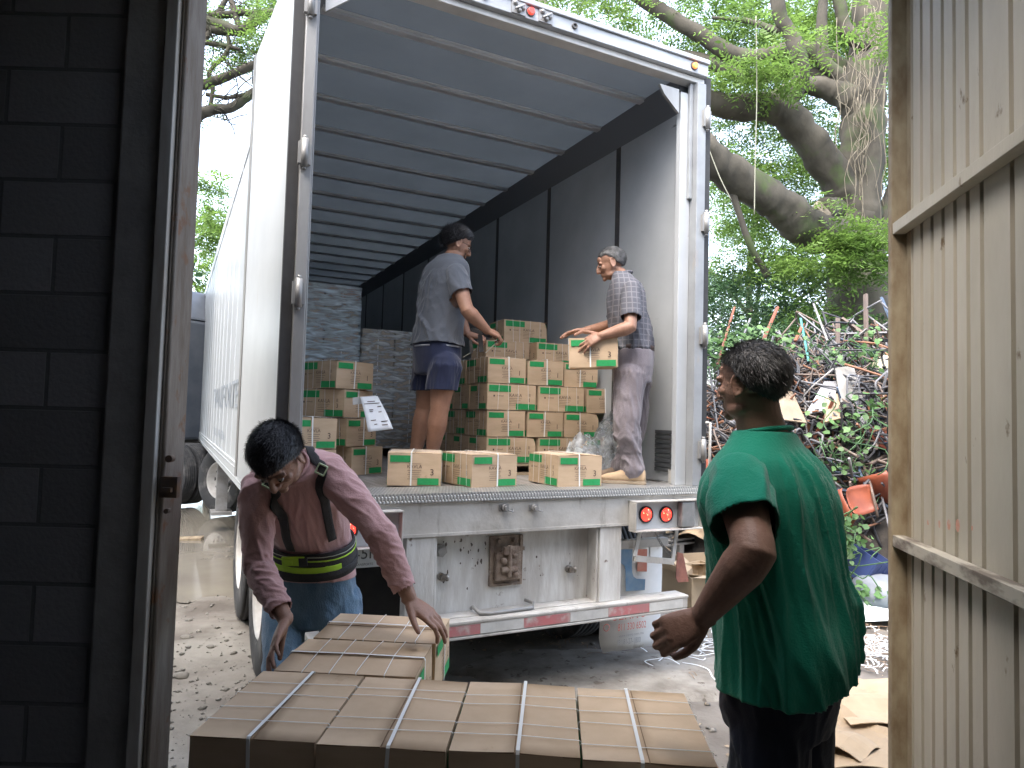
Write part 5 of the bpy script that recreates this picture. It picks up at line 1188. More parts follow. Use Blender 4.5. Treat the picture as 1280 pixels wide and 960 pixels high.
    a2 = susp([C(332, 580, 2.62), C(328, 592, 2.50), C(336, 612, 2.46), C(350, 640, 2.54), C(362, 668, 2.70), C(367, 682, 2.76)])
    for px, py, Y, oo in ((395, 585, 2.46, a1), (334, 602, 2.46, a2)):
        lo, n_, _, _ = bv.find_nearest(C(px, py, Y)); t = (C(px+4, py+24, Y+.05)-C(px, py, Y)).normalized(); sd_ = t.cross(n_).normalized(); Mx = frameM(lo+n_*.009, sd_, n_.cross(sd_)); mb = MB()
        rr = [Mx@Vector((x, y, 0)) for x, y in ((-.021, -.017), (.021, -.017), (.021, .017), (-.021, .017))]
        for i in range(4): mb.bar(rr[i], rr[(i+1) % 4], .006, .005)
        mb.build('strap_slider', mat('pale green plastic', (.45, .55, .35), rough=.4), oo)
    # jeans
    je = MB(); loft(je, torso_rings(densify(sp[:3], 3), .006), 32)
    for h_, k_, a_ in ((hl, kl, al), (hr, kr, ar)): leg(je, h_, k_, a_, (.092, .070, .066, .064))
    wr = [dict(kind='cloth', A=tuple(h_+V3(0, 0, .06)), B=tuple(k_), R=.14, ka=1.2, ks=8, amp=.009, skew=2) for h_, k_ in ((hl, kl), (hr, kr))]+[dict(kind='cloth', A=tuple(k_), B=tuple(a_), R=.14, ka=1, ks=11, amp=.008, skew=1) for k_, a_ in ((kl, al), (kr, ar))]
    surf('jeans', je, .0065, fabric('faded denim', (.07, .135, .21), (.15, .235, .32), .4, 220, scale=7, stretch=(1, 1, .4), lo=.38, hi=.62), root, 3, wr, (.004, 7, 2, (1, 1, .5)))
    for a_ in (al, ar): shoe(root, a_, F0, MATS['black rubber'], M_dark)
    return root
# ---------------------------------------------------------------- old man in grey holding a carton
def man_old():
    Y0 = 4.52; C = lambda px, py, Y=Y0: at(px, py, Y)
    f = V3(-.96, .22, 0).normalized(); s_ = V3(-f.y, f.x, 0)      # his left = towards us (-Y)
    root = person('older man in grey check shirt and grey trousers lifting a carton inside the trailer', (C(788, 605).x, Y0, DZ))
    sp = [(C(790, 478), s_, f, .14, .11), (C(791, 458), s_, f, .160, .122), (C(792, 438), s_, f, .155, .120), (C(789, 418), s_, f, .150, .120), (C(785, 396), s_, f, .158, .122), (C(783, 373), s_, f, .168, .112), (C(782, 358), s_, f, .155, .090), (C(780, 349), s_, f, .11, .070), (C(776, 342), s_, f, .058, .058), (C(770, 334), s_, f, .052, .054)]
    spd = densify(sp, 3); hc = C(764, 330); hf = V3(-.93, .14, -.32); hu = V3(-.30, .0, .95)
    shl = C(789, 362, 4.36); ell = C(788, 409, 4.26); wrl = C(751, 420, 4.27)
    shr = C(780, 361, 4.69); elr = C(772, 405, 4.74); wrr = C(733, 413, 4.55)
    hl = C(788, 468, 4.43); hr = C(795, 468, 4.62); kl = C(783, 532, 4.40); kr = C(793, 532, 4.66); al = C(791, 593, 4.42); al.z = DZ+.088; ar = C(778, 590, 4.62); ar.z = DZ+.088
    body = MB(); loft(body, torso_rings(spd, -.016)); M = head(body, hc, hf, hu, .96, .99, 1.05)
    loft(body, [(C(777, 346), s_, f, .056, .060), (C(770, 336), s_, f, .053, .057)])
    arm(body, shl, ell, wrl, (.048, .041, .040, .027)); arm(body, shr, elr, wrr, (.048, .041, .040, .027))
    hand(body, wrl, V3(-.86, .02, -.42), V3(-.32, -.80, .45), (.30, .25, .25, .3), 1, .2, 1.0, .10, .75, bend0=(.15, .2, .25, .3), tdown=0)
    hand(body, wrr, V3(-.95, .05, -.1), V3(-.1, .1, .98), (.35, .3, .3, .3), -1, .3, 1.0, .06, .6)
    for h_, k_, a_ in ((hl, kl, al), (hr, kr, ar)): leg(body, h_, k_, a_, (.080, .055, .052, .036)); foot(body, a_, f)
    surf('body', body, .0045, skinmat('tan skin', (.32, .175, .12), (.26, .14, .092)), root, 2)
    grey = mat('grey hair', (.05, .05, .05), (.15, .15, .15), scale=30, lo=.4, hi=.7, rough=.6, island=.3)
    def line(x, y, z):
        if y > .02: return z-.062
        if y > -.03: return z-(.062-(.02-y)*1.0)
        return z-(.0-(-.03-y)*.9)
    hair(root, M, grey, line, .007, .0015, 5000, .018, 9, (0, -.6, -.7), lift=.15); eyes(root, M, (.12, .11, .1))
    chk = bpy.data.materials.new('grey check cotton'); chk.use_nodes = True; n = chk.node_tree; N = n.nodes; L = n.links; b = N['Principled BSDF']; b.inputs['Roughness'].default_value = .9
    tc = N.new('ShaderNodeTexCoord'); mx_ = []
    for ax_, sc_ in (('Z', 17), ('Y', 11), ('X', 19)):
        w_ = N.new('ShaderNodeTexWave'); w_.bands_direction = ax_; w_.inputs['Scale'].default_value = sc_*.5; w_.inputs['Distortion'].default_value = .25; L.new(tc.outputs['Object'], w_.inputs['Vector']); mr = N.new('ShaderNodeMapRange'); mr.inputs[1].default_value = .86; mr.inputs[2].default_value = .98; L.new(w_.outputs['Fac'], mr.inputs[0]); mx_.append(mr.outputs[0])
    m1 = N.new('ShaderNodeMath'); m1.operation = 'MAXIMUM'; L.new(mx_[0], m1.inputs[0]); L.new(mx_[2], m1.inputs[1])
    mc = N.new('ShaderNodeMix'); mc.data_type = 'RGBA'; mc.inputs[6].default_value = (.085, .088, .105, 1); mc.inputs[7].default_value = (.15, .145, .16, 1); L.new(m1.outputs[0], mc.inputs[0]); L.new(mc.outputs[2], b.inputs['Base Color'])
    sh = MB(); loft(sh, torso_rings(densify(sp[2:9], 3), .010), 36)
    for a_, b_ in ((shl, ell), (shr, elr)): capsule(sh, [a_, a_.lerp(b_, .4), a_.lerp(b_, .72)], [.060, .064, .064], 20)
    cuts = [(np.array(a_.lerp(b_, .76)), np.array((b_-a_).normalized())) for a_, b_ in ((shl, ell), (shr, elr))]
    def cut(V):
        bad = np.zeros(len(V), bool)
        for c_, d_ in cuts:
            rel = V-c_; s1 = rel@d_; rr = np.linalg.norm(rel-np.outer(s1, d_), axis=1); bad |= (s1 > 0) & (rr < .085) & (s1 < .12)
        return ~bad
    wr = [dict(kind='cloth', A=tuple(sp[6][0]), B=tuple(sp[2][0]), R=.22, ka=1.8, ks=6, amp=.012, skew=2), dict(kind='cloth', A=tuple(shl), B=tuple(ell), R=.09, ka=1.2, ks=10, amp=.007, skew=2)]
    o, V, F = surf('shirt', sh, .0065, chk, root, 3, wr, (.005, 7, 2, (1, 1, .6)), cut); q = o.modifiers.new('s', 'SOLIDIFY'); q.thickness = .003; q.offset = -1
    mb = MB(); cc_ = C(777.5, 345.5); mb.tube([cc_+s_*(.062*math.cos(t))+f*(.062*math.sin(t))+UPZ*(.008-.02*math.sin(t)) for t in np.linspace(0, 6.28, 21)[:-1]], .011, 8, closed=True); mb.build('collar', chk, o)
    tr_ = MB(); loft(tr_, torso_rings(densify(sp[:3], 3), .012), 30)
    for h_, k_, a_ in ((hl, kl, al), (hr, kr, ar)): leg(tr_, h_, k_, a_+V3(0, 0, .02), (.100, .082, .078, .072))
    wr = []
    for h_, k_, a_ in ((hl, kl, al), (hr, kr, ar)): wr += [dict(kind='cloth', A=tuple(h_), B=tuple(k_), R=.14, ka=1.5, ks=6, amp=.013, skew=3), dict(kind='cloth', A=tuple(k_), B=tuple(a_), R=.14, ka=1.2, ks=11, amp=.013, skew=2)]
    o, V, F = surf('trousers', tr_, .0065, fabric('grey cotton trousers', (.17, .15, .165), (.22, .195, .21), .3), root, 3, wr, (.006, 8, 5, (1, 1, .6)))
    bv = bvh_of(V, F); mb = MB(); c = sp[2][0]+UPZ*.010; pts = [c+s_*(.18*math.cos(t))+f*(.145*math.sin(t)) for t in np.linspace(0, 6.283, 25)[:-1]]
    bs = MB(); loft(bs, [(sp[2][0]+UPZ*z, s_, f, w_, w_-.033) for z, w_ in ((-.008, .166), (-.006, .1705), (.024, .1695), (.027, .165))], 36); bs.build('belt', mat('dark brown leather', (.05, .025, .022), (.035, .02, .018), scale=30, rough=.45), root)
    tan = mat('tan suede', (.50, .37, .24), (.42, .30, .19), scale=20, rough=.9); sole_ = mat('tan sole', (.30, .24, .17), rough=.8)
    shoe(root, al, f, tan, sole_); shoe(root, ar, f+V3(.0, .05, 0), mat('suede darkened for shade', (.26, .19, .14), (.2, .15, .11), scale=20, rough=.9), sole_)  # far shoe's shade is put into a darker copy of the suede
    # the carton he holds
    p = C(711, 457, 4.30); x = V3(.985, -.10, .04).normalized(); rz = math.atan2(x.y, x.x)
    xx = V3(math.cos(rz), math.sin(rz), 0); yy = V3(-xx.y, xx.x, 0); c = p+xx*BW/2+yy*BD/2
    carton(c, rz, 0, 'carton held up in the hands of the older man in grey', None, tilt=(R_(2), R_(-2)))
    return root
# ---------------------------------------------------------------- young man in shorts
def man_young():
    Y0 = 4.58; C = lambda px, py, Y=Y0: at(px, py, Y)
    f = V3(.72, .69, 0).normalized(); s_ = V3(-f.y, f.x, 0)     # left; right is nearer to us
    root = person('young man in grey t-shirt and navy shorts strapping a carton inside the trailer', (C(540, 600).x, Y0, DZ))
    sp = [(C(546, 468), s_, f, .155, .125), (C(546, 445), s_, f, .170, .138), (C(547, 422), s_, f, .160, .135), (C(550, 400), s_, f, .152, .130), (C(553, 374), s_, f, .165, .125), (C(556, 350), s_, f, .180, .115), (C(558, 334), s_, f, .170, .092), (C(560, 326), s_, f, .115, .070), (C(563, 320), s_, f, .060, .060), (C(567, 310), s_, f, .055, .056)]
    spd = densify(sp, 3); hc = C(571, 306); hf = V3(.88, .36, -.30); hu = V3(.26, .1, .96)
    shr = C(570, 342, 4.44); elr = C(584, 388, 4.36); wrr = C(609, 413, 4.44); shl = C(546, 340, 4.74); ell = C(570, 385, 4.86); wrl = C(584, 417, 4.72)
    hl = C(538, 458, 4.66); hr = C(556, 458, 4.48); kl = C(531, 512, 4.68); kr = C(549, 514, 4.47); al = C(516, 588, 4.66); al.z = DZ+.088; ar = C(537, 592, 4.50); ar.z = DZ+.088
    body = MB(); loft(body, torso_rings(spd, -.016)); M = head(body, hc, hf, hu, .98, 1.0)
    loft(body, [(C(562, 328), s_, f, .060, .064), (C(567, 316), s_, f, .056, .060)])
    arm(body, shr, elr, wrr, (.055, .046, .044, .028)); arm(body, shl, ell, wrl, (.055, .046, .044, .028))
    hand(body, wrr, V3(.72, .3, -.25), V3(.1, -.5, .85), (1.0, 1.0, 1.0, 1.0), -1, .6, 1.0, .04, .4)
    hand(body, wrl, V3(.85, -.1, -.1), V3(.1, -.6, .8), (.9, .9, .9, .9), 1, .6, 1.0, .04, .4)
    for h_, k_, a_ in ((hl, kl, al), (hr, kr, ar)): leg(body, h_, k_, a_, (.092, .063, .062, .038)); foot(body, a_, f)
    surf('body', body, .0045, skinmat('warm skin', (.30, .16, .105), (.24, .125, .08)), root, 2)
    def line(x, y, z):
        if y > .03: return z-.05
        if y > -.03: return z-(.05-(.03-y)*.9)
        return z-(-.004-(-.03-y)*.9)
    hair(root, M, MATS['black hair'], line, .016, .007, 6000, .030, 15, (0, .4, .4), wave=1, lift=.8); eyes(root, M)
    gl = MB()
    for sd in (-1, 1):
        gl.tube([M@Vector((sd*.032+.023*math.cos(t), .099-.25*abs(.023*math.cos(t)*sd), .002+.018*math.sin(t))) for t in np.linspace(0, 6.28, 17)[:-1]], .0016, 6, closed=True); gl.tube([M@Vector((sd*.055, .092, .006)), M@Vector((sd*.076, .06, .006)), M@Vector((sd*.081, -.005, .008))], .0018, 6)
    gl.tube([M@Vector((-.009, .099, .006)), M@Vector((0, .104, .008)), M@Vector((.009, .099, .006))], .0016, 6)
    gl.build('glasses', mat('thin brown frame', (.05, .03, .02), rough=.3), root)
    bd = MB(); rg = random.Random(4)
    for q in range(900):
        x = rg.uniform(-.052, .052); z = rg.uniform(-.10, -.04); 
        if abs(x) < .024 and z > -.072: continue
        y = .03+math.sqrt(max(0, 1-(x/.062)**2))*.048+rg.uniform(0, .004); p_ = M@Vector((x, y, z)); bd.add([p_, p_+V3(.0015, 0, -.004), p_+V3(0, .0015, -.004)], [(0, 1, 2)])
    bd.build('beard', MATS['black hair'], root)
    gr = fabric('grey jersey', (.08, .09, .108), (.095, .105, .125), .2)
    sh = MB(); loft(sh, torso_rings(densify([(C(547, 440), s_, f, .172, .146)]+sp[2:9], 3), .016), 36)
    for a_, b_ in ((shl, ell), (shr, elr)): capsule(sh, [a_, a_.lerp(b_, .3), a_.lerp(b_, .52)], [.066, .068, .066], 20)
    cuts = [(np.array(a_.lerp(b_, .56)), np.array((b_-a_).normalized())) for a_, b_ in ((shl, ell), (shr, elr))]; zc = C(547, 433).z
    def cut(V):
        bad = V[:, 2] < zc+.015*np.sin(V[:, 0]*9)
        for c_, d_ in cuts:
            rel = V-c_; s1 = rel@d_; rr = np.linalg.norm(rel-np.outer(s1, d_), axis=1); bad |= (s1 > 0) & (rr < .09) & (s1 < .14)
        return ~bad
    wr = [dict(kind='cloth', A=tuple(sp[5][0]), B=tuple(sp[1][0]), R=.25, ka=1.7, ks=7, amp=.011, skew=2), dict(kind='cloth', A=tuple(shr), B=tuple(elr), R=.09, ka=1.2, ks=9, amp=.005, skew=2)]
    o, V, F = surf('t_shirt', sh, .0065, gr, root, 4, wr, (.005, 5, 2, (1, 1, .6)), cut); q = o.modifiers.new('s', 'SOLIDIFY'); q.thickness = .003; q.offset = -1
    sb = MB(); loft(sb, torso_rings(densify(sp[:3], 3), .006), 32)
    for h_, k_ in ((hl, kl), (hr, kr)): capsule(sb, [h_, h_.lerp(k_, .5), h_.lerp(k_, .92)], [.110, .102, .096], 24)
    zk = C(546, 489).z
    wr = [dict(kind='cloth', A=tuple(h_), B=tuple(k_), R=.16, ka=1.9, ks=4, amp=.012) for h_, k_ in ((hl, kl), (hr, kr))]
    o, V, F = surf('shorts', sb, .007, fabric('navy shorts', (.010, .015, .042), (.014, .02, .052), .15, rough=.7), root, 3, wr, (.006, 6, 1, (1, 1, .5)), lambda V: V[:, 2] > zk); q = o.modifiers.new('s', 'SOLIDIFY'); q.thickness = .003; q.offset = -1
    mb = MB(); c = C(547, 434.5)
    loft(mb, [(c+UPZ*z, s_, f, w_, w_-.024) for z, w_ in ((-.004, .176), (-.003, .179), (.006, .179), (.007, .176))], 30); mb.build('shirt_hem', mat('pale hem', (.30, .31, .34), rough=.8), root)
    for a_ in (al, ar): shoe(root, a_, f, MATS['black rubber'], M_dark)
    # strapping tool and loose strap
    e = empty('strapping_tool', C(612, 425, 4.50), 0, 'dark hand strapping tool with a loose white strap held by the man in shorts', 'tool'); e_ = e.location
    mb = MB(); mb.bar(C(590, 412, 4.55), C(614, 420, 4.46), .022, .028); mb.bar(C(600, 418, 4.5), C(602, 440, 4.5), .016, .03); mb.bar(C(588, 425, 4.55), C(590, 441, 4.55), .016, .02); mb.build('tool_body', M_dark, e, loc=-e_)
    mb = MB(); mb.bar(C(622, 427, 4.50), C(607, 441, 4.62), .008, .002); mb.bar(C(578, 447, 4.6), C(594, 437, 4.55), .007, .002); mb.build('strap', M_strap, e, loc=-e_)
    return root
for fn in (man_green, man_pink, man_old, man_young):
    r = fn(); place_children(r)
# ================================================================== VEGETATION
M_leaf = mat('leaf green', (.09, .165, .035), (.15, .24, .055), scale=.8, rough=.5, island=.4, trans=.5)
M_leafd = mat('deep leaf green', (.045, .10, .04), (.075, .15, .06), scale=.7, rough=.5, island=.4, trans=.35)
M_leafv = mat('vine leaf green', (.07, .15, .045), (.11, .20, .07), scale=2, rough=.5, island=.35, trans=.4)
M_bark = mat('mossy bark', (.030, .027, .020), (.065, .058, .045), scale=3, rough=.95, bump=1, bscale=9, stretch=(1, 1, .6), dirt=(.045, .062, .022), dscale=2.4, dlo=.52, dhi=.66)
def fronds(name, B_, D_, L_, parent, m_, pairs=6, ll=.075, lw=.028, droop=.25):
    B_ = np.asarray(B_, float); N = len(B_); D_ = np.asarray(D_, float); D_ /= np.linalg.norm(D_, axis=1, keepdims=True); L_ = np.asarray(L_, float)
    up = np.tile([0, 0, 1.], (N, 1))+rng.normal(0, .35, (N, 3)); S = np.cross(D_, up); S /= np.linalg.norm(S, axis=1, keepdims=True)+1e-9; U = np.cross(S, D_)
    Vs = []
    for i in range(pairs):
        q = (i+.6)/pairs
        for sg in (-1, 1):
            base = B_+D_*(L_*q)[:, None]-np.array([0, 0, 1.])*(L_*droop*q*q)[:, None]
            k = ll*(1-.55*abs(q-.45))*(L_/L_.mean())*rng.uniform(.8, 1.2, N)
            dr = S*sg*.9+D_*.45+U*rng.normal(-.1, .25, (N, 1)); dr /= np.linalg.norm(dr, axis=1, keepdims=True)
            wv = np.cross(dr, U); wv /= np.linalg.norm(wv, axis=1, keepdims=True)+1e-9; w_ = (lw*k/ll)[:, None]*wv*.5; t = dr*k[:, None]
            Vs.append(np.stack([base, base+t*.45+w_, base+t, base+t*.5-w_], 1))
    V = np.concatenate(Vs, 0).reshape(-1, 3); F = np.arange(len(V)).reshape(-1, 4)
    return npmesh(name, V, F, m_, parent)
def clumps(regions, parent, m_, name='crown', L=(.28, .5), pairs=6, ll=.09, lw=.034, per=26, org=None):
    """regions: (centre, radii, number of sprays)"""
    Bs = []; Ds = []; Ls = []
    for c, r, n in regions:
        c = np.array(c); r = np.array(r); nc = max(1, n//per)
        for k in range(nc):
            d = rng.normal(size=3); d /= np.linalg.norm(d); cc = c+d*r*rng.uniform(.25, 1)**.5; sp = rng.uniform(.10, .22)*r.mean()**.5
            m = int(per*rng.uniform(.5, 1.5)); P_ = cc+rng.normal(0, 1, (m, 3))*sp*np.array([1.3, 1.3, .55]); out = rng.normal(0, .8, (m, 3))+(P_-cc)/sp*.6+np.array([0, 0, -.15]); out[:, 2] *= .5
            Bs.append(P_); Ds.append(out); Ls.append(rng.uniform(*L, m))
    B_ = np.concatenate(Bs); D_ = np.concatenate(Ds); L_ = np.concatenate(Ls)
    if org is not None: B_ = B_-np.array(org)
    return fronds(name, B_, D_, L_, parent, m_, pairs, ll, lw)
def spline(P_, sub=6):
    P_ = [Vector(p) for p in P_]; o = []; k = len(P_)
    for i in range(k-1):
        p0, p1, p2, p3 = P_[max(i-1, 0)], P_[i], P_[i+1], P_[min(i+2, k-1)]
        for s_ in range(sub):
            t = s_/sub; o.append(.5*((2*p1)+(p2-p0)*t+(2*p0-5*p1+4*p2-p3)*t*t+(3*p1-p0-3*p2+p3)*t**3))
    o.append(P_[-1]); return o
def limb(mb, pts, r0, r1, sub=10, n=22, seed=0):
    P_ = spline(pts, sub); k = len(P_); rad = [(r0+(r1-r0)*i/(k-1))*(1+.10*noise.noise(Vector((i*.5, seed, 0)))) for i in range(k)]
    j0 = len(mb.v); mb.tube(P_, rad, n)
    for i in range(j0, len(mb.v)):
        v = Vector(mb.v[i]); q = int((i-j0)//n); 
        if q < k: c = P_[q]; d = v-c; mb.v[i] = tuple(c+d*(1+.20*noise.noise(v*2.6)+.12*noise.noise(v*7)+.05*noise.noise(v*17)))
    return P_
def A(px, py, Y): return at(px, py, Y)
def shift(mb, org): mb.v = [tuple(Vector(v)-Vector(org)) for v in mb.v]; return mb
# -- the big tree right of the trailer
Yt = 11.0; base = A(1090, 480, Yt); org = V3(base.x, Yt, 0)
bt = empty('tree', org, 0, 'huge old tree with thick mossy crooked limbs right of the trailer', 'tree')
mb = MB()
limb(mb, [V3(base.x+.15, Yt+.1, -.2), V3(base.x+.05, Yt, 1.2), A(1075, 400, Yt), A(1068, 320, Yt), A(1064, 262, Yt)], .62, .36, seed=1, n=22)
limb(mb, [A(1066, 300, Yt), A(1070, 262, Yt), A(1078, 190, Yt+.05), A(1078, 120, Yt+.1), A(1090, 50, Yt+.2), A(1098, -60, Yt+.3)], .40, .30, seed=2, n=20)
shift(mb, org).build('trunk', M_bark, bt)
LM = [([A(1072, 280, Yt), A(1050, 232, Yt-.1), A(1020, 190, Yt-.3), A(985, 145, Yt-.5), A(955, 134, Yt-.6), A(915, 133, Yt-.8), A(878, 126, Yt-1)], .30, .17),
      ([A(978, 148, Yt-.5), A(990, 118, Yt-.6), A(1002, 88, Yt-.7), A(992, 50, Yt-.7), A(975, 18, Yt-.7), A(966, -40, Yt-.7)], .15, .10),
      ([A(1078, 330, Yt), A(1050, 300, Yt-.3), A(1010, 288, Yt-.6), A(975, 255, Yt-.9), A(930, 228, Yt-1.1), A(890, 200, Yt-1.3), A(850, 160, Yt-1.5)], .32, .22),
      ([A(1078, 150, Yt), A(1060, 122, Yt), A(1035, 112, Yt+.1), A(1000, 108, Yt+.2), A(960, 122, Yt+.3)], .26, .09),
      ([A(1062, 128, Yt), A(1048, 95, Yt), A(1030, 75, Yt), A(1027, 30, Yt), A(1032, -30, Yt)], .12, .07),
      ([A(1045, 262, Yt-.2), A(1036, 262, Yt-.45), A(1030, 260, Yt-.7)], .17, .165),
      ([A(1085, 60, Yt), A(1060, 40, Yt), A(1050, 10, Yt), A(1040, -40, Yt)], .14, .08),
      ([A(1078, 110, Yt+.4), A(1010, 62, Yt+.6), A(930, 72, Yt+.9), A(870, 40, Yt+1.1), A(805, 0, Yt+1.4), A(760, -40, Yt+1.6)], .15, .13),
      ([A(1075, 130, Yt+.5), A(1000, 88, Yt+.9), A(940, 96, Yt+1), A(884, 78, Yt+1.2), A(800, 62, Yt+1.5)], .16, .12),
      ([A(990, 40, Yt-.7), A(965, 36, Yt-.6), A(935, 26, Yt-.4), A(890, 22, Yt-.2)], .06, .03),
      ([A(1085, 330, Yt), A(1115, 250, Yt), A(1150, 180, Yt)], .2, .14),
      ([A(905, 205, Yt-1.2), A(935, 300, Yt-1), A(960, 345, Yt-.8)], .05, .05)]
for i, (P_, r0, r1) in enumerate(LM): mb = MB(); limb(mb, P_, r0, r1, seed=i+5); shift(mb, org).build('limb', M_bark, bt)
mb = MB(); c_ = A(1030, 260, Yt-.72); mb.lathe([(0, 0), (.12, .0), (.155, -.01), (.16, -.05)], frameM(c_, (1, 0, .1), (-.1, .3, 1)), 18); shift(mb, org).build('cut_stub', mat('cut wood', (.20, .17, .13), (.12, .10, .08), scale=8, rough=.9), bt)
mb = MB()
for k in range(38):
    px = rng.normal(1080, 15); y0 = rng.uniform(-30, 150); y1 = y0+rng.uniform(60, 210); Y_ = Yt-rng.uniform(.35, .6)
    if y1 > 330: y1 = 330
    pts = [A(px+rng.normal()*7*math.sin(q*3)+3*q*rng.normal(), y0+(y1-y0)*q, Y_) for q in np.linspace(0, 1, 7)]; mb.tube(spline(pts, 3), rng.uniform(.003, .008), 5)
shift(mb, org).build('hanging_vines', mat('pale vine stem', (.19, .165, .125), (.11, .095, .07), scale=9, rough=.9), bt)
mb = MB()
for P_ in ([(945, 20), (946, 120), (944, 200), (943, 268)], [(886, 186), (900, 222), (914, 250)]):
    mb.tube(spline([A(x, y, Yt-1.6) for x, y in P_], 5), .008, 5)
shift(mb, org).build('hanging_cord', mat('pale cord', (.22, .22, .17), rough=.9), bt)
reg = []
for k in range(125):
    px = rng.uniform(880, 1150); py = rng.uniform(-40, 330)
    if rng.random() < .30 and 60 < py < 180: continue
    front = rng.random() < .07
    reg.append((tuple(A(px, py, Yt+(rng.uniform(-1.8, -.9) if front else rng.uniform(.9, 4)))), (.7, .6, .35), int(rng.uniform(45, 120)*(.5 if front else 1))))
for k in range(22): reg.append((tuple(A(rng.uniform(700, 900), rng.uniform(-40, 75)+max(0, 0), Yt+rng.uniform(.3, 3))), (.8, .6, .25), int(rng.uniform(25, 60))))
for px, py, n in ((945, 100, 120), (905, 105, 90), (925, 85, 80), (1060, 285, 90), (1090, 300, 120), (1100, 330, 120), (1050, 330, 110), (1010, 320, 100)): reg.append((tuple(A(px, py, Yt-1.2)), (.4, .3, .2), n))
for k in range(10): reg.append((tuple(A(rng.uniform(560, 720), rng.uniform(-60, 2), Yt+rng.uniform(0, 3))), (.6, .6, .25), 40))
clumps(reg, bt, M_leaf, org=org, ll=.10, lw=.036)
# -- trees behind it
def tree(px, Y, h, w, n, label, m_, group='trees standing beyond the scrap heap', low=.25, trunkr=.16, ll=.13, lw=.05):
    b_ = A(px, 500, Y); o_ = V3(b_.x, Y, 0); e = empty('tree', o_, 0, label, 'tree', group); mb = MB()
    limb(mb, [V3(0, 0, -.1), V3(.1, 0, h*.3), V3(-.1, .1, h*.55), V3(.05, 0, h*.8)], trunkr, trunkr*.4); mb.build('trunk', M_bark, e)
    for k in range(5):
        a = k*1.3+rng.uniform(0, .6); mb = MB(); z = h*rng.uniform(.25, .55); limb(mb, [V3(0, 0, z), V3(math.cos(a)*w*.3, math.sin(a)*w*.3, z+h*.14), V3(math.cos(a)*w*.75, math.sin(a)*w*.75, z+h*.25)], trunkr*.5, trunkr*.18, n=8); mb.build('limb', M_bark, e)
    rg = []
    for k in range(26):
        a = rng.uniform(0, 6.28); q = math.sqrt(rng.random()); z = h*(low+(1-low)*rng.random()); ww = w*(1-.55*abs((z/h-low)/(1-low)-.4)); rg.append(((math.cos(a)*ww*q, math.sin(a)*ww*q, z), (.7, .7, .45), n//26))
    clumps(rg, e, m_, L=(.35, .65), pairs=5, ll=ll, lw=lw); return e
tree(905, 14.5, 4.6, 2.2, 2600, 'dark leafy tree just beyond the left end of the scrap heap', M_leafd, low=.12)
tree(985, 15.5, 5.0, 2.4, 3000, 'dark leafy tree beyond the middle of the scrap heap', M_leafd, low=.12)
tree(1075, 14.0, 4.8, 2.2, 2800, 'bright green tree low behind the right end of the scrap heap', M_leaf, low=.15)
tree(940, 21, 10.5, 4.2, 2200, 'tall pale green tree seen between the thick limbs', M_leaf, low=.35)
tree(1085, 22, 12, 4.5, 2600, 'tall tree seen beyond the vine covered trunk', M_leaf, low=.3)
tree(1180, 17, 8, 3.2, 1600, 'tall tree half hidden behind the gate leaf', M_leaf, low=.2)
tree(820, 30, 9, 4.5, 1400, 'far tree hidden behind the trailer', M_leafd, low=.15)
tree(1058, 10.2, 3.1, 1.5, 1500, 'low leafy bush tree in front of the huge trunk foot', M_leafd, low=.3, trunkr=.06, ll=.11, lw=.042)
tree(1112, 10.3, 3.3, 1.4, 1500, 'low leafy bush tree beside the gate edge', M_leaf, low=.35, trunkr=.06, ll=.11, lw=.042)
# -- left side
tree(262, 24, 9.2, 2.4, 2600, 'bushy bright tree beyond the tractor at the left', M_leaf, 'trees at the left of the trailer', low=.30, ll=.17, lw=.08)
tree(222, 27, 9.6, 3.2, 1800, 'tree farther left, mostly behind the door frame', M_leaf, 'trees at the left of the trailer', low=.3, ll=.17, lw=.08)
tree(330, 40, 9, 5, 1500, 'distant tree hidden behind the trailer side', M_leafd, 'trees at the left of the trailer', low=.1, ll=.2, lw=.09)
tree(150, 34, 9, 6, 1500, 'distant tree hidden behind the block wall', M_leafd, 'trees at the left of the trailer', low=.1, ll=.2, lw=.09)
for tx, ty, lb in ((-8.6, 4.6, 'unseen dense tree added left of the yard to shade the trailer'), (-9.6, 10.2, 'second unseen dense tree added left of the yard for shade'), (-7.6, .2, 'unseen dense tree added beside the warehouse corner for shade')):  # unseen trees added to keep sky light off the trailer's left side
    e = empty('tree', (tx, ty, 0), 0, lb, 'tree', 'unseen trees added to shade the left side of the yard'); mb = MB(); limb(mb, [V3(0, 0, -.1), V3(.1, 0, 3), V3(-.1, .1, 6), V3(.05, 0, 9)], .3, .1); mb.build('trunk', M_bark, e)
    for k in range(5): a = k*1.3; mb = MB(); limb(mb, [V3(0, 0, 3.5+.5*k), V3(math.cos(a)*1.2, math.sin(a)*1.2, 5+.5*k), V3(math.cos(a)*2.6, math.sin(a)*2.6, 6+.6*k)], .14, .05, n=8); mb.build('limb', M_bark, e)
    clumps([((3.0*math.sqrt(rng.random())*math.cos(a), 3.0*math.sqrt(rng.random())*math.sin(a), rng.uniform(2.2, 10.5)), (.9, .9, .6), 80) for a in rng.uniform(0, 6.28, 42)], e, M_leafd, L=(.4, .7), pairs=4, ll=.26, lw=.12)
Yl = 9.5; o_ = V3(A(120, 500, Yl).x, Yl, 0); lt = empty('tree', o_, 0, 'tree with bare crooked branches reaching over the left side of the trailer', 'tree')
mb = MB(); limb(mb, [V3(0, 0, -.1), V3(.1, 0, 2.5), V3(0, .1, 5.2), V3(.3, 0, 7)], .34, .2, n=16); mb.build('trunk', M_bark, lt)
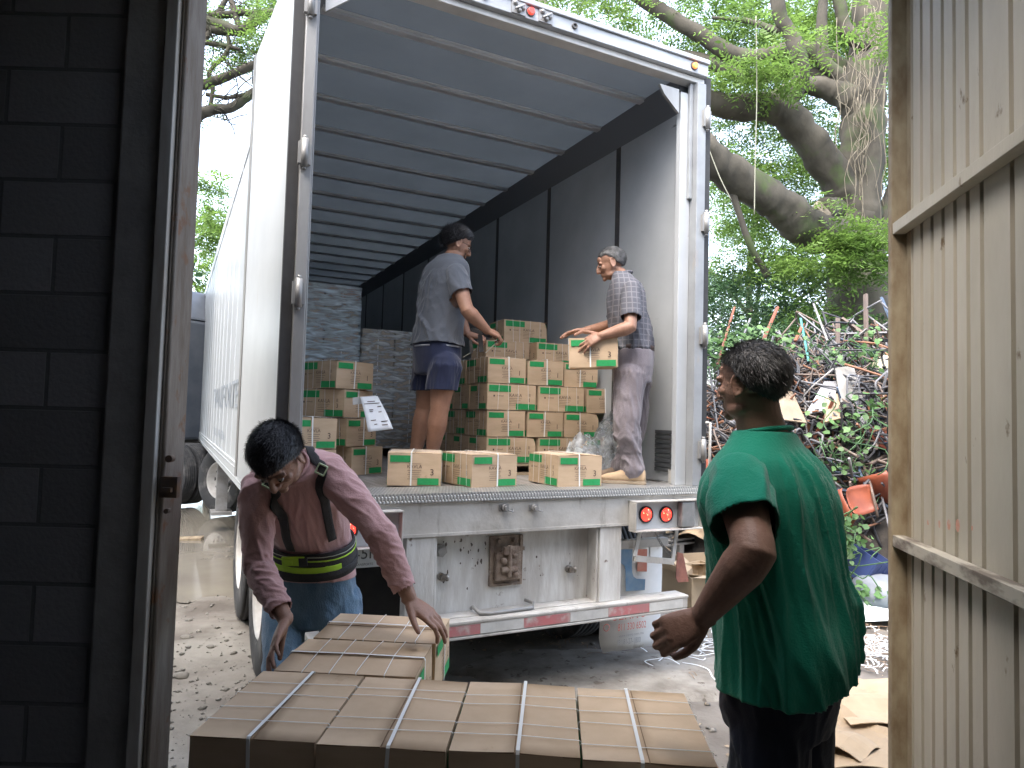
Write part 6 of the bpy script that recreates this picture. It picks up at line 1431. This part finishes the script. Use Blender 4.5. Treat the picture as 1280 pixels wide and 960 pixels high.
for P_, r0, r1 in (([(150, 200), (215, 20), (262, 28), (300, 38), (325, 18), (352, 16)], .12, .05), ([(262, 20), (285, 18), (312, 16), (330, 24)], .05, .05), ([(240, 30), (275, 38), (305, 38), (322, 24), (334, 18)], .07, .06), ([(150, 230), (220, 120), (262, 104), (292, 92), (322, 78), (345, 62)], .10, .035), ([(150, 300), (235, 160), (262, 138), (290, 134), (320, 114), (345, 108)], .11, .05), ([(258, 118), (285, 122), (305, 118), (322, 112)], .03, .03), ([(262, 138), (266, 110), (262, 90), (282, 68), (286, 52), (284, 44)], .035, .03), ([(300, 38), (292, 10), (285, -10)], .05, .04), ([(240, 50), (268, 55), (286, 58), (300, 62)], .05, .02), ([(225, 70), (250, 60), (275, 12), (290, -12)], .05, .03)):
    mb = MB(); limb(mb, [A(x, y, Yl) for x, y in P_], r0, r1, n=10, seed=r0*100); shift(mb, o_).build('limb', M_bark, lt)
mb = MB()
for k in range(60):
    x, y = rng.uniform(240, 340), rng.uniform(-10, 150); pts = [A(x+rng.normal()*4, y+rng.normal()*3, Yl)]
    d = rng.normal(size=2); d /= np.linalg.norm(d)
    for q in range(4): x += d[0]*8+rng.normal()*3; y += d[1]*8+rng.normal()*3; pts.append(A(x, y, Yl+rng.uniform(-.2, .2)))
    mb.tube(spline(pts, 2), .008, 5)
shift(mb, o_).build('twigs', M_bark, lt)
reg = [(tuple(A(x, y, Yl+rng.uniform(-.3, .8))), (.28, .3, .13), n) for x, y, n in ((340, 5, 110), (355, -10, 80), (318, 5, 60), (305, 48, 45), (318, 62, 75), (300, 76, 60), (330, 50, 60), (340, 30, 60), (268, 5, 50), (255, 80, 40), (262, 60, 30), (310, 88, 25), (255, 132, 18), (252, 20, 45), (300, 20, 25), (345, 45, 50))]
clumps(reg, lt, M_leaf, org=o_, L=(.16, .3), ll=.06, lw=.026, per=14)
# little trees seen over the trailer's roof
mb = MB(); e = empty('tree', (A(668, 0, 16).x, 16, 0), 0, 'slim tree with pale forked trunks showing above the trailer roof', 'tree')
b0 = V3(e.location.x, 16, 0)
for P_, r in (([(690, 500), (684, 200), (682, 30), (676, 0), (674, -60)], .10), ([(684, 120), (683, 28), (680, 10), (690, -40)], .08)): mb = MB(); limb(mb, [A(x, y, 16) for x, y in P_], r, r*.6, n=10); shift(mb, b0).build('trunk' if r > .09 else 'limb', mat('pale bark', (.30, .28, .25), (.2, .18, .16), scale=4, rough=.9), e)
clumps([(tuple(A(x, y, 16)), (.8, .7, .4), 70) for x, y in ((640, 2), (652, -8), (625, -12), (610, -20), (590, -30), (700, -45), (740, -30))], e, M_leaf, org=b0, ll=.11, lw=.04)
# grass at far left
V = []; F = []
for i in range(5000):
    x = rng.uniform(-14, -6.2); y = rng.uniform(13.5, 22); h = rng.uniform(.05, .22); a = rng.uniform(0, 6.28); w_ = .012; n = len(V); V += [(x-w_*math.cos(a), y-w_*math.sin(a), 0), (x+w_*math.cos(a), y+w_*math.sin(a), 0), (x+rng.normal()*.05, y+rng.normal()*.05, h)]; F.append((n, n+1, n+2))
o = npmesh('grass', V, F, M_leaf); tag(o, kind='stuff')
# ================================================================== SCRAP HEAP
HC = V3(4.75, 8.9, 0)
def hz(x, y):
    r = math.hypot((x-HC.x)/3.0, (y-HC.y)/2.7); 
    if r >= 1: return 0
    return 2.5*(1-r**2)**.5*(1+.10*noise.noise(Vector((x*.9, y*.9, 3))))
tub = {}
for nm, c in (('black tube', (.03, .03, .035)), ('grey tube', (.13, .13, .14)), ('rusty tube', (.20, .085, .04)), ('brown tube', (.12, .085, .065)), ('blue tube', (.05, .08, .13)), ('teal tube', (.03, .20, .19)), ('pale tube', (.22, .21, .20)), ('orange tube', (.24, .075, .035))):
    tub[nm] = mat(nm, c, tuple(q*.6+.02 for q in c), scale=14, rough=.55, metal=.15)
TK = list(tub.values())
# dark core of the heap
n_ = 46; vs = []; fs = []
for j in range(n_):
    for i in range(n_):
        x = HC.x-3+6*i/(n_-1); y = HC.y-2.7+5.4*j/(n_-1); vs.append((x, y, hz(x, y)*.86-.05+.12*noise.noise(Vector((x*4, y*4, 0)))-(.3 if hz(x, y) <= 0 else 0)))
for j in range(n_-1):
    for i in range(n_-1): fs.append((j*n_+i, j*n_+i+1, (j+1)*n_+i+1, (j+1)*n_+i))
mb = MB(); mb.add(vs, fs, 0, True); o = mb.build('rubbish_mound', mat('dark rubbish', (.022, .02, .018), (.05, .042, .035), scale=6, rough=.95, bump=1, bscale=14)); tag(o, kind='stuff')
mb = MB()
def surfpt(x, y, d=0): return V3(x, y, max(.03, hz(x, y)+d))
def front_xy():
    while True:
        a = rng.uniform(0, 6.28); q = math.sqrt(rng.random())*.97; x = HC.x+3*q*math.cos(a); y = HC.y+2.7*q*math.sin(a)
        if y < 9.3: return x, y
for i in range(3400):
    x, y = front_xy(); c = surfpt(x, y, rng.uniform(-.25, .20)); d = Vector(rng.normal(size=3)*np.array([1, .7, .65])).normalized(); L_ = rng.uniform(.15, .5); k = int(rng.choice(8, p=[.38, .20, .12, .22, .03, .01, .03, .01]))
    p, q = c-d*L_, c+d*L_
    if min(p.z, q.z) < .02: continue
    if rng.random() < .5: mid = c+Vector(rng.normal(size=3)*.12); mb.tube(spline([p, mid, q], 3), rng.uniform(.008, .014), 5, k)
    elif rng.random() < .6: mb.tube([p, q], rng.uniform(.008, .016), 6, k)
    else: mb.bar(p, q, .03, .016, (.3, .2, 1), k)
o = mb.build('scrap_tangle', TK); tag(o, kind='stuff')
def loop_path(w, h, r, n=4):
    o = []
    for cx, cy, a0 in ((w/2-r, h/2-r, 0), (-w/2+r, h/2-r, 90), (-w/2+r, -h/2+r, 180), (w/2-r, -h/2+r, 270)):
        for k in range(n+1): a = R_(a0+90*k/n); o.append(Vector((cx+r*math.cos(a), cy+r*math.sin(a), 0)))
    return o
def frame_mesh(k, m_):
    rg = random.Random(k); mb = MB(); r = .0115
    w, h = .40, .46
    pts = loop_path(w, h, .07)
    if k % 3 == 0:        # classroom chair frame: two hoops and cross tubes
        for sx in (-1, 1):
            P_ = [V3(sx*w/2, -.22, 0), V3(sx*w/2, -.20, .40), V3(sx*w/2, -.15, .44), V3(sx*w/2, .15, .44), V3(sx*w/2, .20, .50), V3(sx*w/2, .24, .82)]; mb.tube(spline(P_, 3), r, 7); mb.tube([V3(sx*w/2, .14, .43), V3(sx*w/2, .24, 0)], r, 7)
        mb.tube([V3(-w/2, -.1, .44), V3(w/2, -.1, .44)], r, 7); mb.tube([V3(-w/2, .12, .44), V3(w/2, .12, .44)], r, 7); mb.tube([V3(-w/2, .235, .80), V3(w/2, .235, .80)], r, 7)
    elif k % 3 == 1:      # wire basket under a desk: hoops side by side
        mb.tube(pts, r, 7, closed=True)
        for q in range(7): x = -w/2+.03+q*(w-.06)/6; mb.tube(spline([V3(x, -h/2, .0), V3(x, -h/2+.03, -.10), V3(x, h/2-.03, -.10), V3(x, h/2, 0)], 3), .005, 5)
        mb.tube([p+V3(0, 0, -.10) for p in loop_path(w-.06, h-.08, .05)], .007, 6, closed=True)
    else:                 # desk underframe
        mb.tube(pts, r, 7, closed=True)
        for sx in (-1, 1): mb.tube(spline([V3(sx*w/2, -h/2+.08, 0), V3(sx*w/2, -.18, -.5), V3(sx*w/2, -.1, -.56), V3(sx*w/2, .1, -.56), V3(sx*w/2, .18, -.5), V3(sx*w/2, h/2-.08, 0)], 3), r, 7)
        mb.tube([V3(-w/2, 0, -.56), V3(w/2, 0, -.56)], r, 7)
    return mb.mesh('desk_frame', m_)
FM = [frame_mesh(k, TK[(0, 1, 2, 0, 3, 3, 1, 0, 1)[k]]) for k in range(9)]
kl_ = ['bent steel school chair frame tangled in the scrap heap', 'wire desk basket frame tangled in the scrap heap', 'tubular desk underframe tangled in the scrap heap']
for i in range(100):
    x, y = front_xy()
    if y > 8.6: y = 8.6-rng.random()
    k = int(rng.integers(9)); o = bpy.data.objects.new('desk_frame', FM[k]); COL.objects.link(o); o.location = surfpt(x, y, rng.uniform(.05, .22)); o.rotation_euler = rng.uniform(0, 6.28, 3)
    if o.location.z < .5: o.location.z = .35+rng.random()*.2
    tag(o, kl_[k % 3], 'scrap frame', ('chair frames', 'desk baskets', 'desk underframes')[k % 3]+' in the scrap heap')
def pole(p, q, m_, label, w=.035, rnd=False, Y=(8.2, 8.0), name='scrap_pole'):
    a, b_ = A(*p, Y[0]), A(*q, Y[1]); b_ = a+(b_-a)*1.25; c = (a+b_)/2; mb = MB()
    if rnd: mb.tube([a-c, b_-c], w/2, 10)
    else: mb.bar(a-c, b_-c, w, w*.6, (.2, .3, 1))
    o = mb.build(name, tub[m_], loc=c, bev=.002); tag(o, label, 'pole', 'poles sticking out of the scrap heap')
for a in (((918, 384), (901, 441), 'orange tube', 'thin rust-orange pole, leftmost one sticking up from the heap', .03), ((972, 384), (952, 430), 'orange tube', 'thick rust-orange pole rising behind the head of the man in green', .04), ((998, 392), (1039, 425), 'grey tube', 'grey bar slanting down to the right at the crest of the heap', .03), ((1017, 380), (1031, 417), 'grey tube', 'pale grey post leaning left at the crest of the heap', .04), ((1001, 398), (1009, 441), 'teal tube', 'teal green post standing at the crest of the heap', .04), ((1047, 398), (1047, 447), 'brown tube', 'short upright brown post with a square top in the heap', .05), ((1082, 368), (1083, 438), 'brown tube', 'tallest upright dark brown post of the heap', .05), ((1102, 372), (1113, 400), 'blue tube', 'grey blue post leaning at the far right end of the heap', .04), ((1052, 398), (1109, 438), 'brown tube', 'long brown bar slanting down to the right beside the tallest post', .05), ((1033, 418), (1112, 416), 'grey tube', 'level grey bar across the crest of the heap', .035), ((1044, 425), (1012, 470), 'pale tube', 'broad pale bar leaning left below the crest of the heap', .07), ((1050, 440), (1077, 417), 'pale tube', 'thin pale bar slanting up to the right under the level bar', .03), ((1004, 405), (996, 422), 'orange tube', 'short orange stub of a pole near the teal post', .035), ((976, 436), (1014, 471), 'brown tube', 'dark brown bar slanting behind the shoulder of the man in green', .05), ((1072, 415), (1098, 440), 'grey tube', 'grey bar crossing behind the slanting brown one', .03), ((938, 398), (925, 430), 'grey tube', 'slim grey bar between the two orange poles', .025), ((1085, 395), (1112, 415), 'grey tube', 'slim grey bar sloping to the right end of the heap', .03), ((885, 450), (895, 520), 'grey tube', 'pale bent tube beside the trailer hinge', .025), ((1060, 520), (1110, 500), 'blue tube', 'blue bar lying in the middle of the heap', .03), ((1060, 470), (1105, 450), 'teal tube', 'thin turquoise rod lying across the heap', .018), ((1095, 535), (1080, 600), 'pale tube', 'white painted slat standing in the right of the heap', .06)):
    pole(*a)
def board(P4_, th, m_, name, label, cat):
    c = sum(P4_, Vector())/4; n = (P4_[1]-P4_[0]).cross(P4_[3]-P4_[0]).normalized()*th; v = [p-c for p in P4_]+[p-c+n for p in P4_]; mb = MB()
    mb.add(v, [(0, 1, 2, 3), (7, 6, 5, 4), (0, 4, 5, 1), (1, 5, 6, 2), (2, 6, 7, 3), (3, 7, 4, 0)]); o = mb.build(name, m_, loc=c, bev=.003); return tag(o, label, cat)
M_pl = mat('pale plastic', (.26, .26, .27), (.18, .18, .19), scale=4, rough=.5); M_gw = mat('grey weathered board', (.19, .185, .175), (.12, .115, .105), scale=6, rough=.85, stretch=(1, 1, .4)); M_wd = mat('weathered wood', (.34, .27, .18), (.20, .15, .10), scale=7, rough=.9, stretch=(4, 1, 1))
Ys = 7.1
board([A(1006, 520, Ys), A(1040, 512, Ys), A(1048, 478, Ys+.3), A(1030, 478, Ys+.3)], .02, M_pl, 'plastic_board', 'white curved plastic panel lying in the heap', 'panel')
board([A(1050, 505, Ys), A(1078, 500, Ys), A(1066, 459, Ys+.3), A(1043, 462, Ys+.3)], .03, M_gw, 'grey_board', 'grey weathered board leaning on the heap', 'board')
board([A(1030, 530, Ys-.1), A(1054, 524, Ys-.1), A(1046, 494, Ys+.1), A(1031, 498, Ys+.1)], .03, M_wd, 'wood_slab', 'brown slatted wooden piece beside the white panel', 'board')
board([A(970, 525, Ys), A(1008, 530, Ys), A(988, 487, Ys+.3), A(975, 492, Ys+.3)], .02, mat('old cardboard', (.22, .175, .125), (.16, .125, .09), scale=5, rough=.9), 'cardboard_piece', 'folded cardboard piece behind the shoulder of the man in green', 'cardboard')
board([A(1067, 503, Ys), A(1084, 560, Ys-.2), A(1089, 558, Ys-.2), A(1074, 488, Ys+.1)], .02, M_pl, 'plastic_strip', 'narrow white strip hanging beside the grey board', 'strip')
M_or = mat('orange plastic', (.24, .06, .025), (.16, .04, .02), scale=6, rough=.5)
def seat(px, py, Y, rot, label, s=1.0):
    vs = []; fs = []
    for j in range(9):
        for i in range(9):
            x = (i/8-.5)*.38; y = (j/8-.5)*.36; z = .05*(2*abs(x)/.38)**2.5+.03*(2*abs(y)/.36)**3-.02; k = 1-.15*(abs(2*x/.38)*abs(2*y/.36))**2; vs.append((x*k*s, y*k*s, z*s))
    for j in range(8):
        for i in range(8): fs.append((j*9+i, j*9+i+1, (j+1)*9+i+1, (j+1)*9+i))
    mb = MB(); mb.add(vs, fs, 0, True); o = mb.build('chair_seat', M_or, loc=A(px, py, Y)); o.rotation_euler = rot; q = o.modifiers.new('s', 'SOLIDIFY'); q.thickness = .006; tag(o, label, 'chair seat', 'orange seats thrown in the scrap heap')
seat(1100, 548, 6.9, (1.0, .2, .3), 'topmost orange plastic seat, at the right of the heap', .7); seat(1075, 625, 6.4, (1.3, -.2, .2), 'broad orange plastic seat right of the man in green', .75); seat(1052, 640, 6.4, (1.2, .5, 1.2), 'orange plastic seat edge just behind the green shirt'); seat(1100, 612, 6.5, (.8, .3, 2), 'orange plastic seat under the bent tubes'); seat(1042, 668, 6.3, (1.2, .2, .4), 'lowest orange scrap beside the green shirt', .6); seat(888, 590, 7.2, (1.1, .1, .3), 'orange plastic seat showing beside the trailer post', .8)
# blue crate and grey lump
def lump(px, py, Y, r, m_, name, label, cat, seed=1):
    c = A(px, py, Y); mb = MB(); mb.ell((0, 0, 0), r, n=28, k=18); mb.v = [tuple(Vector(v)*(1+.25*noise.noise(Vector(v)*4+V3(seed, 0, 0)))) for v in mb.v]; o = mb.build(name, m_, loc=c); return tag(o, label, cat)
mb = MB(); c = A(1088, 712, 6.3)
for (x0, x1, y0, y1) in ((-.2, .2, -.15, -.138), (-.2, .2, .138, .15), (-.2, -.188, -.137, .137), (.188, .2, -.137, .137)): mb.box(x0, x1, y0, y1, -.12, .14)
mb.box(-.187, .187, -.137, .137, -.12, -.11)
for k in range(6): mb.box(-.205+.068*k, -.19+.068*k, -.156, -.1505, -.1, .12)
o = mb.build('plastic_crate', mat('navy plastic', (.02, .035, .11), rough=.5), loc=c, bev=.004); o.rotation_euler = (.4, .3, .5); tag(o, 'navy blue plastic crate at the foot of the heap', 'crate')
lump(1106, 738, 6.1, (.28, .25, .16), mat('grey sacking', (.13, .15, .18), (.2, .21, .23), scale=6, rough=.7), 'grey_sack', 'dark grey sack slumped at the foot of the heap', 'sack')
lump(1108, 462, 7.6, (.15, .15, .17), mat('cream foam', (.62, .56, .40), (.5, .45, .32), scale=5, rough=.9), 'foam_lump', 'cream coloured foam lump high on the right of the heap', 'foam', 4)
# bench slats stack left of the man in green
e = empty('slat_stack', onz(876, 700, 0), .45, 'pile of grey bench slats behind the trailer light box', 'slats')
for k in range(9):
    for j in range(3):
        mb = MB(); mb.box(-.6, .6, -.045, .045, 0, .022); o = mb.build('slat', M_gw, e, bev=.003); o.location = (rng.uniform(-.1, .1), (j-1)*.13+rng.uniform(-.02, .02), .25+.058*k); o.rotation_euler = (rng.uniform(-.08, .08), rng.uniform(-.08, .04), rng.uniform(-.15, .15))
for sx in (-.45, .45): MB().box(sx-.03, sx+.03, -.2, .2, 0, .24).build('support', M_gw, e)
# creeping vines: rounded leaves
def vine(cs, label, seed):
    r_ = np.random.default_rng(seed); V = []; F = []; mb = MB(); o_ = V3(*cs[0][0]); o_.z = 0
    for c, r, n in cs:
        c = Vector(c)
        for s_ in range(max(2, n//28)):
            p = c+Vector(r_.normal(size=3)*np.array(r)*.6); pts = [p]
            for q in range(5): p = p+Vector(r_.normal(size=3)*.12)+V3(0, 0, -.04); pts.append(p)
            mb.tube([q-o_ for q in spline(pts, 3)], .006, 5)
        for i in range(n):
            p = c+Vector(r_.normal(size=3)*np.array(r)*.6); nn_ = Vector(r_.normal(size=3)*.5+np.array([0, -.5, .8])).normalized(); x = nn_.orthogonal().normalized(); x = Matrix.Rotation(r_.uniform(0, 6.28), 3, nn_)@x; y = nn_.cross(x); s_ = r_.uniform(.018, .042); n0 = len(V)
            for a, b_ in ((0, -1), (.75, -.55), (.85, .2), (0, 1.15), (-.85, .2), (-.75, -.55)): V.append(tuple(p-o_+x*(a*s_)+y*(b_*s_)+nn_*(.18*s_*abs(a))))
            F += [(n0, n0+1, n0+2, n0+3), (n0, n0+3, n0+4, n0+5)]
    e = empty('creeping_vine', o_, 0, label, 'vine', 'vines creeping over the scrap heap'); npmesh('leaves', V, F, M_leafv, e); mb.build('stem', M_leafd, e); return e
vine([(A(x, y, 7.9), (.35, .2, .16), 40) for x, y in ((890, 425), (905, 438), (925, 420), (940, 430), (955, 440), (885, 445), (970, 425))], 'vine with round leaves over the left crest, behind the grey hair', 1)
vine([(A(x, y, 7.6), (.3, .2, .10), 18) for x, y in ((1030, 448), (1055, 452), (1080, 445), (1100, 440), (1090, 415), (1072, 435), (1105, 455), (1112, 480))], 'vine trailing along the right crest of the heap', 2)
vine([(A(x, y, 6.7), (.16, .2, .10), 14) for x, y in ((1045, 525), (1065, 535), (1080, 520), (1100, 515), (1060, 560), (1050, 585), (1075, 580), (1095, 500), (1040, 545))], 'vine hanging down the middle of the heap', 3)
vine([(A(x, y, 6.2), (.12, .12, .09), 26) for x, y in ((1050, 668), (1065, 678), (1045, 690), (1060, 655))], 'vine low beside the green shirt', 4)
vine([(A(x, y, 5.9), (.2, .12, .05), 25) for x, y in ((1085, 742), (1060, 738))], 'small vine at the foot of the heap', 5)
# ================================================================== GROUND LITTER
M_cb = mat('flattened cardboard', (.44, .34, .225), (.36, .27, .175), scale=3, rough=.9, rnd=.12, dirt=(.33, .25, .17), dscale=6, dlo=.6, dhi=.7)
def sheet(px, py, w, d, rz, label, lift=.012, curl=.03, m_=None, grp='cardboard sheets flattened on the ground at the right', name='cardboard_sheet', seed=0):
    p = onz(px, py, 0); vs = []; fs = []; nx_, ny_ = 12, 9; rg = np.random.default_rng(seed+5); cut = rg.uniform(-.2, .2, 4)
    for j in range(ny_+1):
        for i in range(nx_+1):
            x, y = (i/nx_-.5), (j/ny_-.5); z = lift+curl*max(0, noise.noise(V3(x*2+seed, y*2, 0))+.25)*2; z += .05*max(0, (abs(x)-.35))*(1 if seed % 2 else 3)*curl*10
            vs.append((x*w*(1+cut[0]*y), y*d*(1+cut[1]*x)+cut[2]*x*d*.3, z))
    for j in range(ny_):
        for i in range(nx_): fs.append((j*(nx_+1)+i, j*(nx_+1)+i+1, (j+1)*(nx_+1)+i+1, (j+1)*(nx_+1)+i))
    mb = MB(); mb.add(vs, fs, 0, False); o = mb.build(name, m_ or M_cb, loc=(p.x, p.y, gz(p.x, p.y))); o.rotation_euler = (0, 0, rz); q = o.modifiers.new('s', 'SOLIDIFY'); q.thickness = .004; q.offset = 1; return tag(o, label, 'cardboard', grp)
sheet(1062, 880, .62, .75, .3, 'large pale cardboard sheet on the ground behind the dark trousers', .012, .03, seed=1)
sheet(1098, 872, .5, .45, -.4, 'small torn cardboard sheet against the gate edge', .03, .03, seed=2)
sheet(1090, 945, .8, .5, .1, 'cardboard sheet nearest the gate at the lower right', .02, .03, seed=3)
sheet(1045, 935, .5, .4, .7, 'cardboard sheet with dark torn edge beside the trouser leg', .04, .04, seed=4)
sheet(1110, 905, .6, .4, .05, 'long cardboard flap lying across the other sheets', .07, .03, seed=6)
sheet(905, 838, .5, .18, .1, 'thin pale cardboard strip on the ground left of the dark trousers', .006, .01, seed=7)
sheet(878, 690, .7, .5, .3, 'green and white printed cardboard sheet under the grey slats', .36, .02, mat('green printed card', (.60, .62, .50), (.10, .34, .16), scale=5, rough=.8, lo=.48, hi=.54, stretch=(.5, 6, 1)), None, seed=8)
sheet(880, 705, .8, .55, -.2, 'crumpled cardboard sheet under the green printed one', .26, .10, grp=None, seed=9)
sheet(1085, 772, .95, .62, .1, 'pale bluish foam sheet lying at the foot of the scrap heap', .03, .05, mat('pale blue foam sheet', (.62, .72, .72), (.70, .76, .76), scale=3, rough=.7), None, 'foam_sheet', 10)
def openbox(px, py, rz, s, label, sc_=1):
    p = onz(px, py, 0); mb = MB(); w, d, h = .42*s, .34*s, .26*s
    for b_ in ((-w/2, w/2, -d/2, -d/2+.005, 0, h), (-w/2, w/2, d/2-.005, d/2, 0, h), (-w/2, -w/2+.005, -d/2+.0055, d/2-.0055, 0, h), (w/2-.005, w/2, -d/2+.0055, d/2-.0055, 0, h), (-w/2+.0055, w/2-.0055, -d/2+.0055, d/2-.0055, 0, .005)): mb.box(*b_)
    mb.bar((0, -d/2, h), (0, -d/2-.12*s, h+.03*s), w*.95, .004, (0, 0, 1)); mb.bar((-w/2, 0, h), (-w/2-.10*s, 0, h+.09*s), d*.9, .004, (0, 0, 1)); mb.bar((w/2, 0, h), (w/2+.12*s, 0, h-.05*s), d*.9, .004, (0, 0, 1)); o = mb.build('open_box', M_cb, loc=(p.x, p.y, .01)); o.rotation_euler = (.05, -.06, rz); tag(o, label, 'cardboard box', 'empty boxes discarded beside the trailer')
openbox(870, 752, .5, 1.1, 'squashed open carton on the ground by the bumper end'); openbox(893, 752, -.5, 1.0, 'open carton half hidden by the forearm of the man in green'); openbox(880, 735, .1, 1.1, 'open carton behind the other two discarded ones')
# shredded white strapping and paper, twigs: uncountable
mb = MB()
def litter(px, py, sx, sy, n, m_, L_=(.08, .3), w_=.008):
    for i in range(n):
        p = onz(px+rng.normal()*sx, py+rng.normal()*sy, 0); 
        if p.y > 7.5 or p.y < 2.6: continue
        z = gz(p.x, p.y)+.012+rng.uniform(0, .05); a = rng.uniform(0, 6.28); l = rng.uniform(*L_); pts = [p.copy()]; pts[0].z = z
        for k in range(4): a += rng.normal()*.8; q = pts[-1]+V3(math.cos(a), math.sin(a), 0)*l/4; q.z = z+rng.uniform(-.005, .02); pts.append(q)
        P_ = spline(pts, 3)
        for q0, q1 in zip(P_[:-1], P_[1:]): mb.bar(q0, q1, w_, .0012, (0, 0, 1), m_)
litter(1085, 812, 26, 12, 110, 0); litter(885, 812, 24, 16, 26, 0, (.15, .5)); litter(860, 800, 20, 14, 10, 0, (.15, .5)); litter(1080, 800, 30, 20, 90, 1, (.1, .35), .006); litter(900, 790, 30, 25, 50, 1, (.08, .25), .005); litter(700, 805, 60, 12, 30, 1, (.05, .2), .005)
o = mb.build('litter', [mat('white strapping', (.78, .80, .80), rough=.5), mat('dry twigs', (.20, .13, .08), (.3, .22, .15), scale=9, rough=.9)]); tag(o, kind='stuff')
V = []; F = []
for i in range(1300):
    x, y = rng.uniform(-.4, 4.6), rng.uniform(2.7, 7.2); s_ = rng.uniform(.004, .02); a = rng.uniform(0, 6.28); z = gz(x, y)+.008; n = len(V); c_, q_ = math.cos(a)*s_, math.sin(a)*s_
    V += [(x-c_, y-q_, z), (x+q_*.6, y-c_*.6, z+rng.uniform(0, .01)), (x+c_, y+q_, z), (x-q_*.6, y+c_*.6, z+rng.uniform(0, .01))]; F.append((n, n+1, n+2, n+3))
o = npmesh('leaf_litter', V, F, mat('dead leaves', (.26, .19, .12), (.40, .33, .24), scale=5, rough=.9, island=.4)); tag(o, kind='stuff')
# pale cracked mud slab under the bumper
mud = mat('cracked pale mud', (.30, .28, .245), (.17, .15, .125), scale=5, rough=.95, bump=1, bscale=12, dirt=(.12, .10, .08), dscale=14, dlo=.60, dhi=.64)
vs = [(onz(640, 826, 0)).x, 0]; mb = MB(); cc = []
for j in range(40):
    a = 2*math.pi*j/40; r = 1+.25*noise.noise(V3(math.cos(a)*2, math.sin(a)*2, 8)); cc.append((.75+1.15*r*math.cos(a), 4.35+.42*r*math.sin(a), .034))
ci = [(.75+(x-.75)*.86, 4.35+(y-4.35)*.86, .036) for x, y, z in cc]; co = [(x, y, -.035) for x, y, z in cc]
mb.add([(.75, 4.35, .040)]+ci+co, [(0, i+1, (i+1) % 40+1) for i in range(40)]+[(i+1, i+41, (i+1) % 40+41, (i+1) % 40+1) for i in range(40)], 0, True); o = mb.build('mud_patch', mud); tag(o, kind='structure')
# plank and stones by the puddle
pp_ = onz(236, 672, 0); mb = MB(); mb.box(-.45, .45, -.06, .06, 0, .05); o = mb.build('plank', M_wd, loc=(pp_.x-.3, pp_.y, gz(pp_.x-.3, pp_.y)+.02), bev=.006); o.rotation_euler = (.1, -.05, .15); tag(o, 'short weathered plank on the mud beside the puddle', 'plank')
for nm, px, py, s_ in (('dark fist-sized stone on the gravel left of the cartons', 227, 848, .035), ('flat grey stone on the gravel just above the darker one', 232, 800, .03), ('small stone in the gravel nearest the cartons', 262, 812, .022), ('stone on the mud bump near the plank', 246, 700, .07)):
    p = onz(px, py, 0); mb = MB(); mb.ell((0, 0, 0), (s_*1.3, s_, s_*.6), n=14, k=9); mb.v = [tuple(Vector(v)*(1+.5*noise.noise(Vector(v)*30))) for v in mb.v]; o = mb.build('stone', M_peb, loc=(p.x, p.y, gz(p.x, p.y)+s_*.25)); tag(o, nm, 'stone')
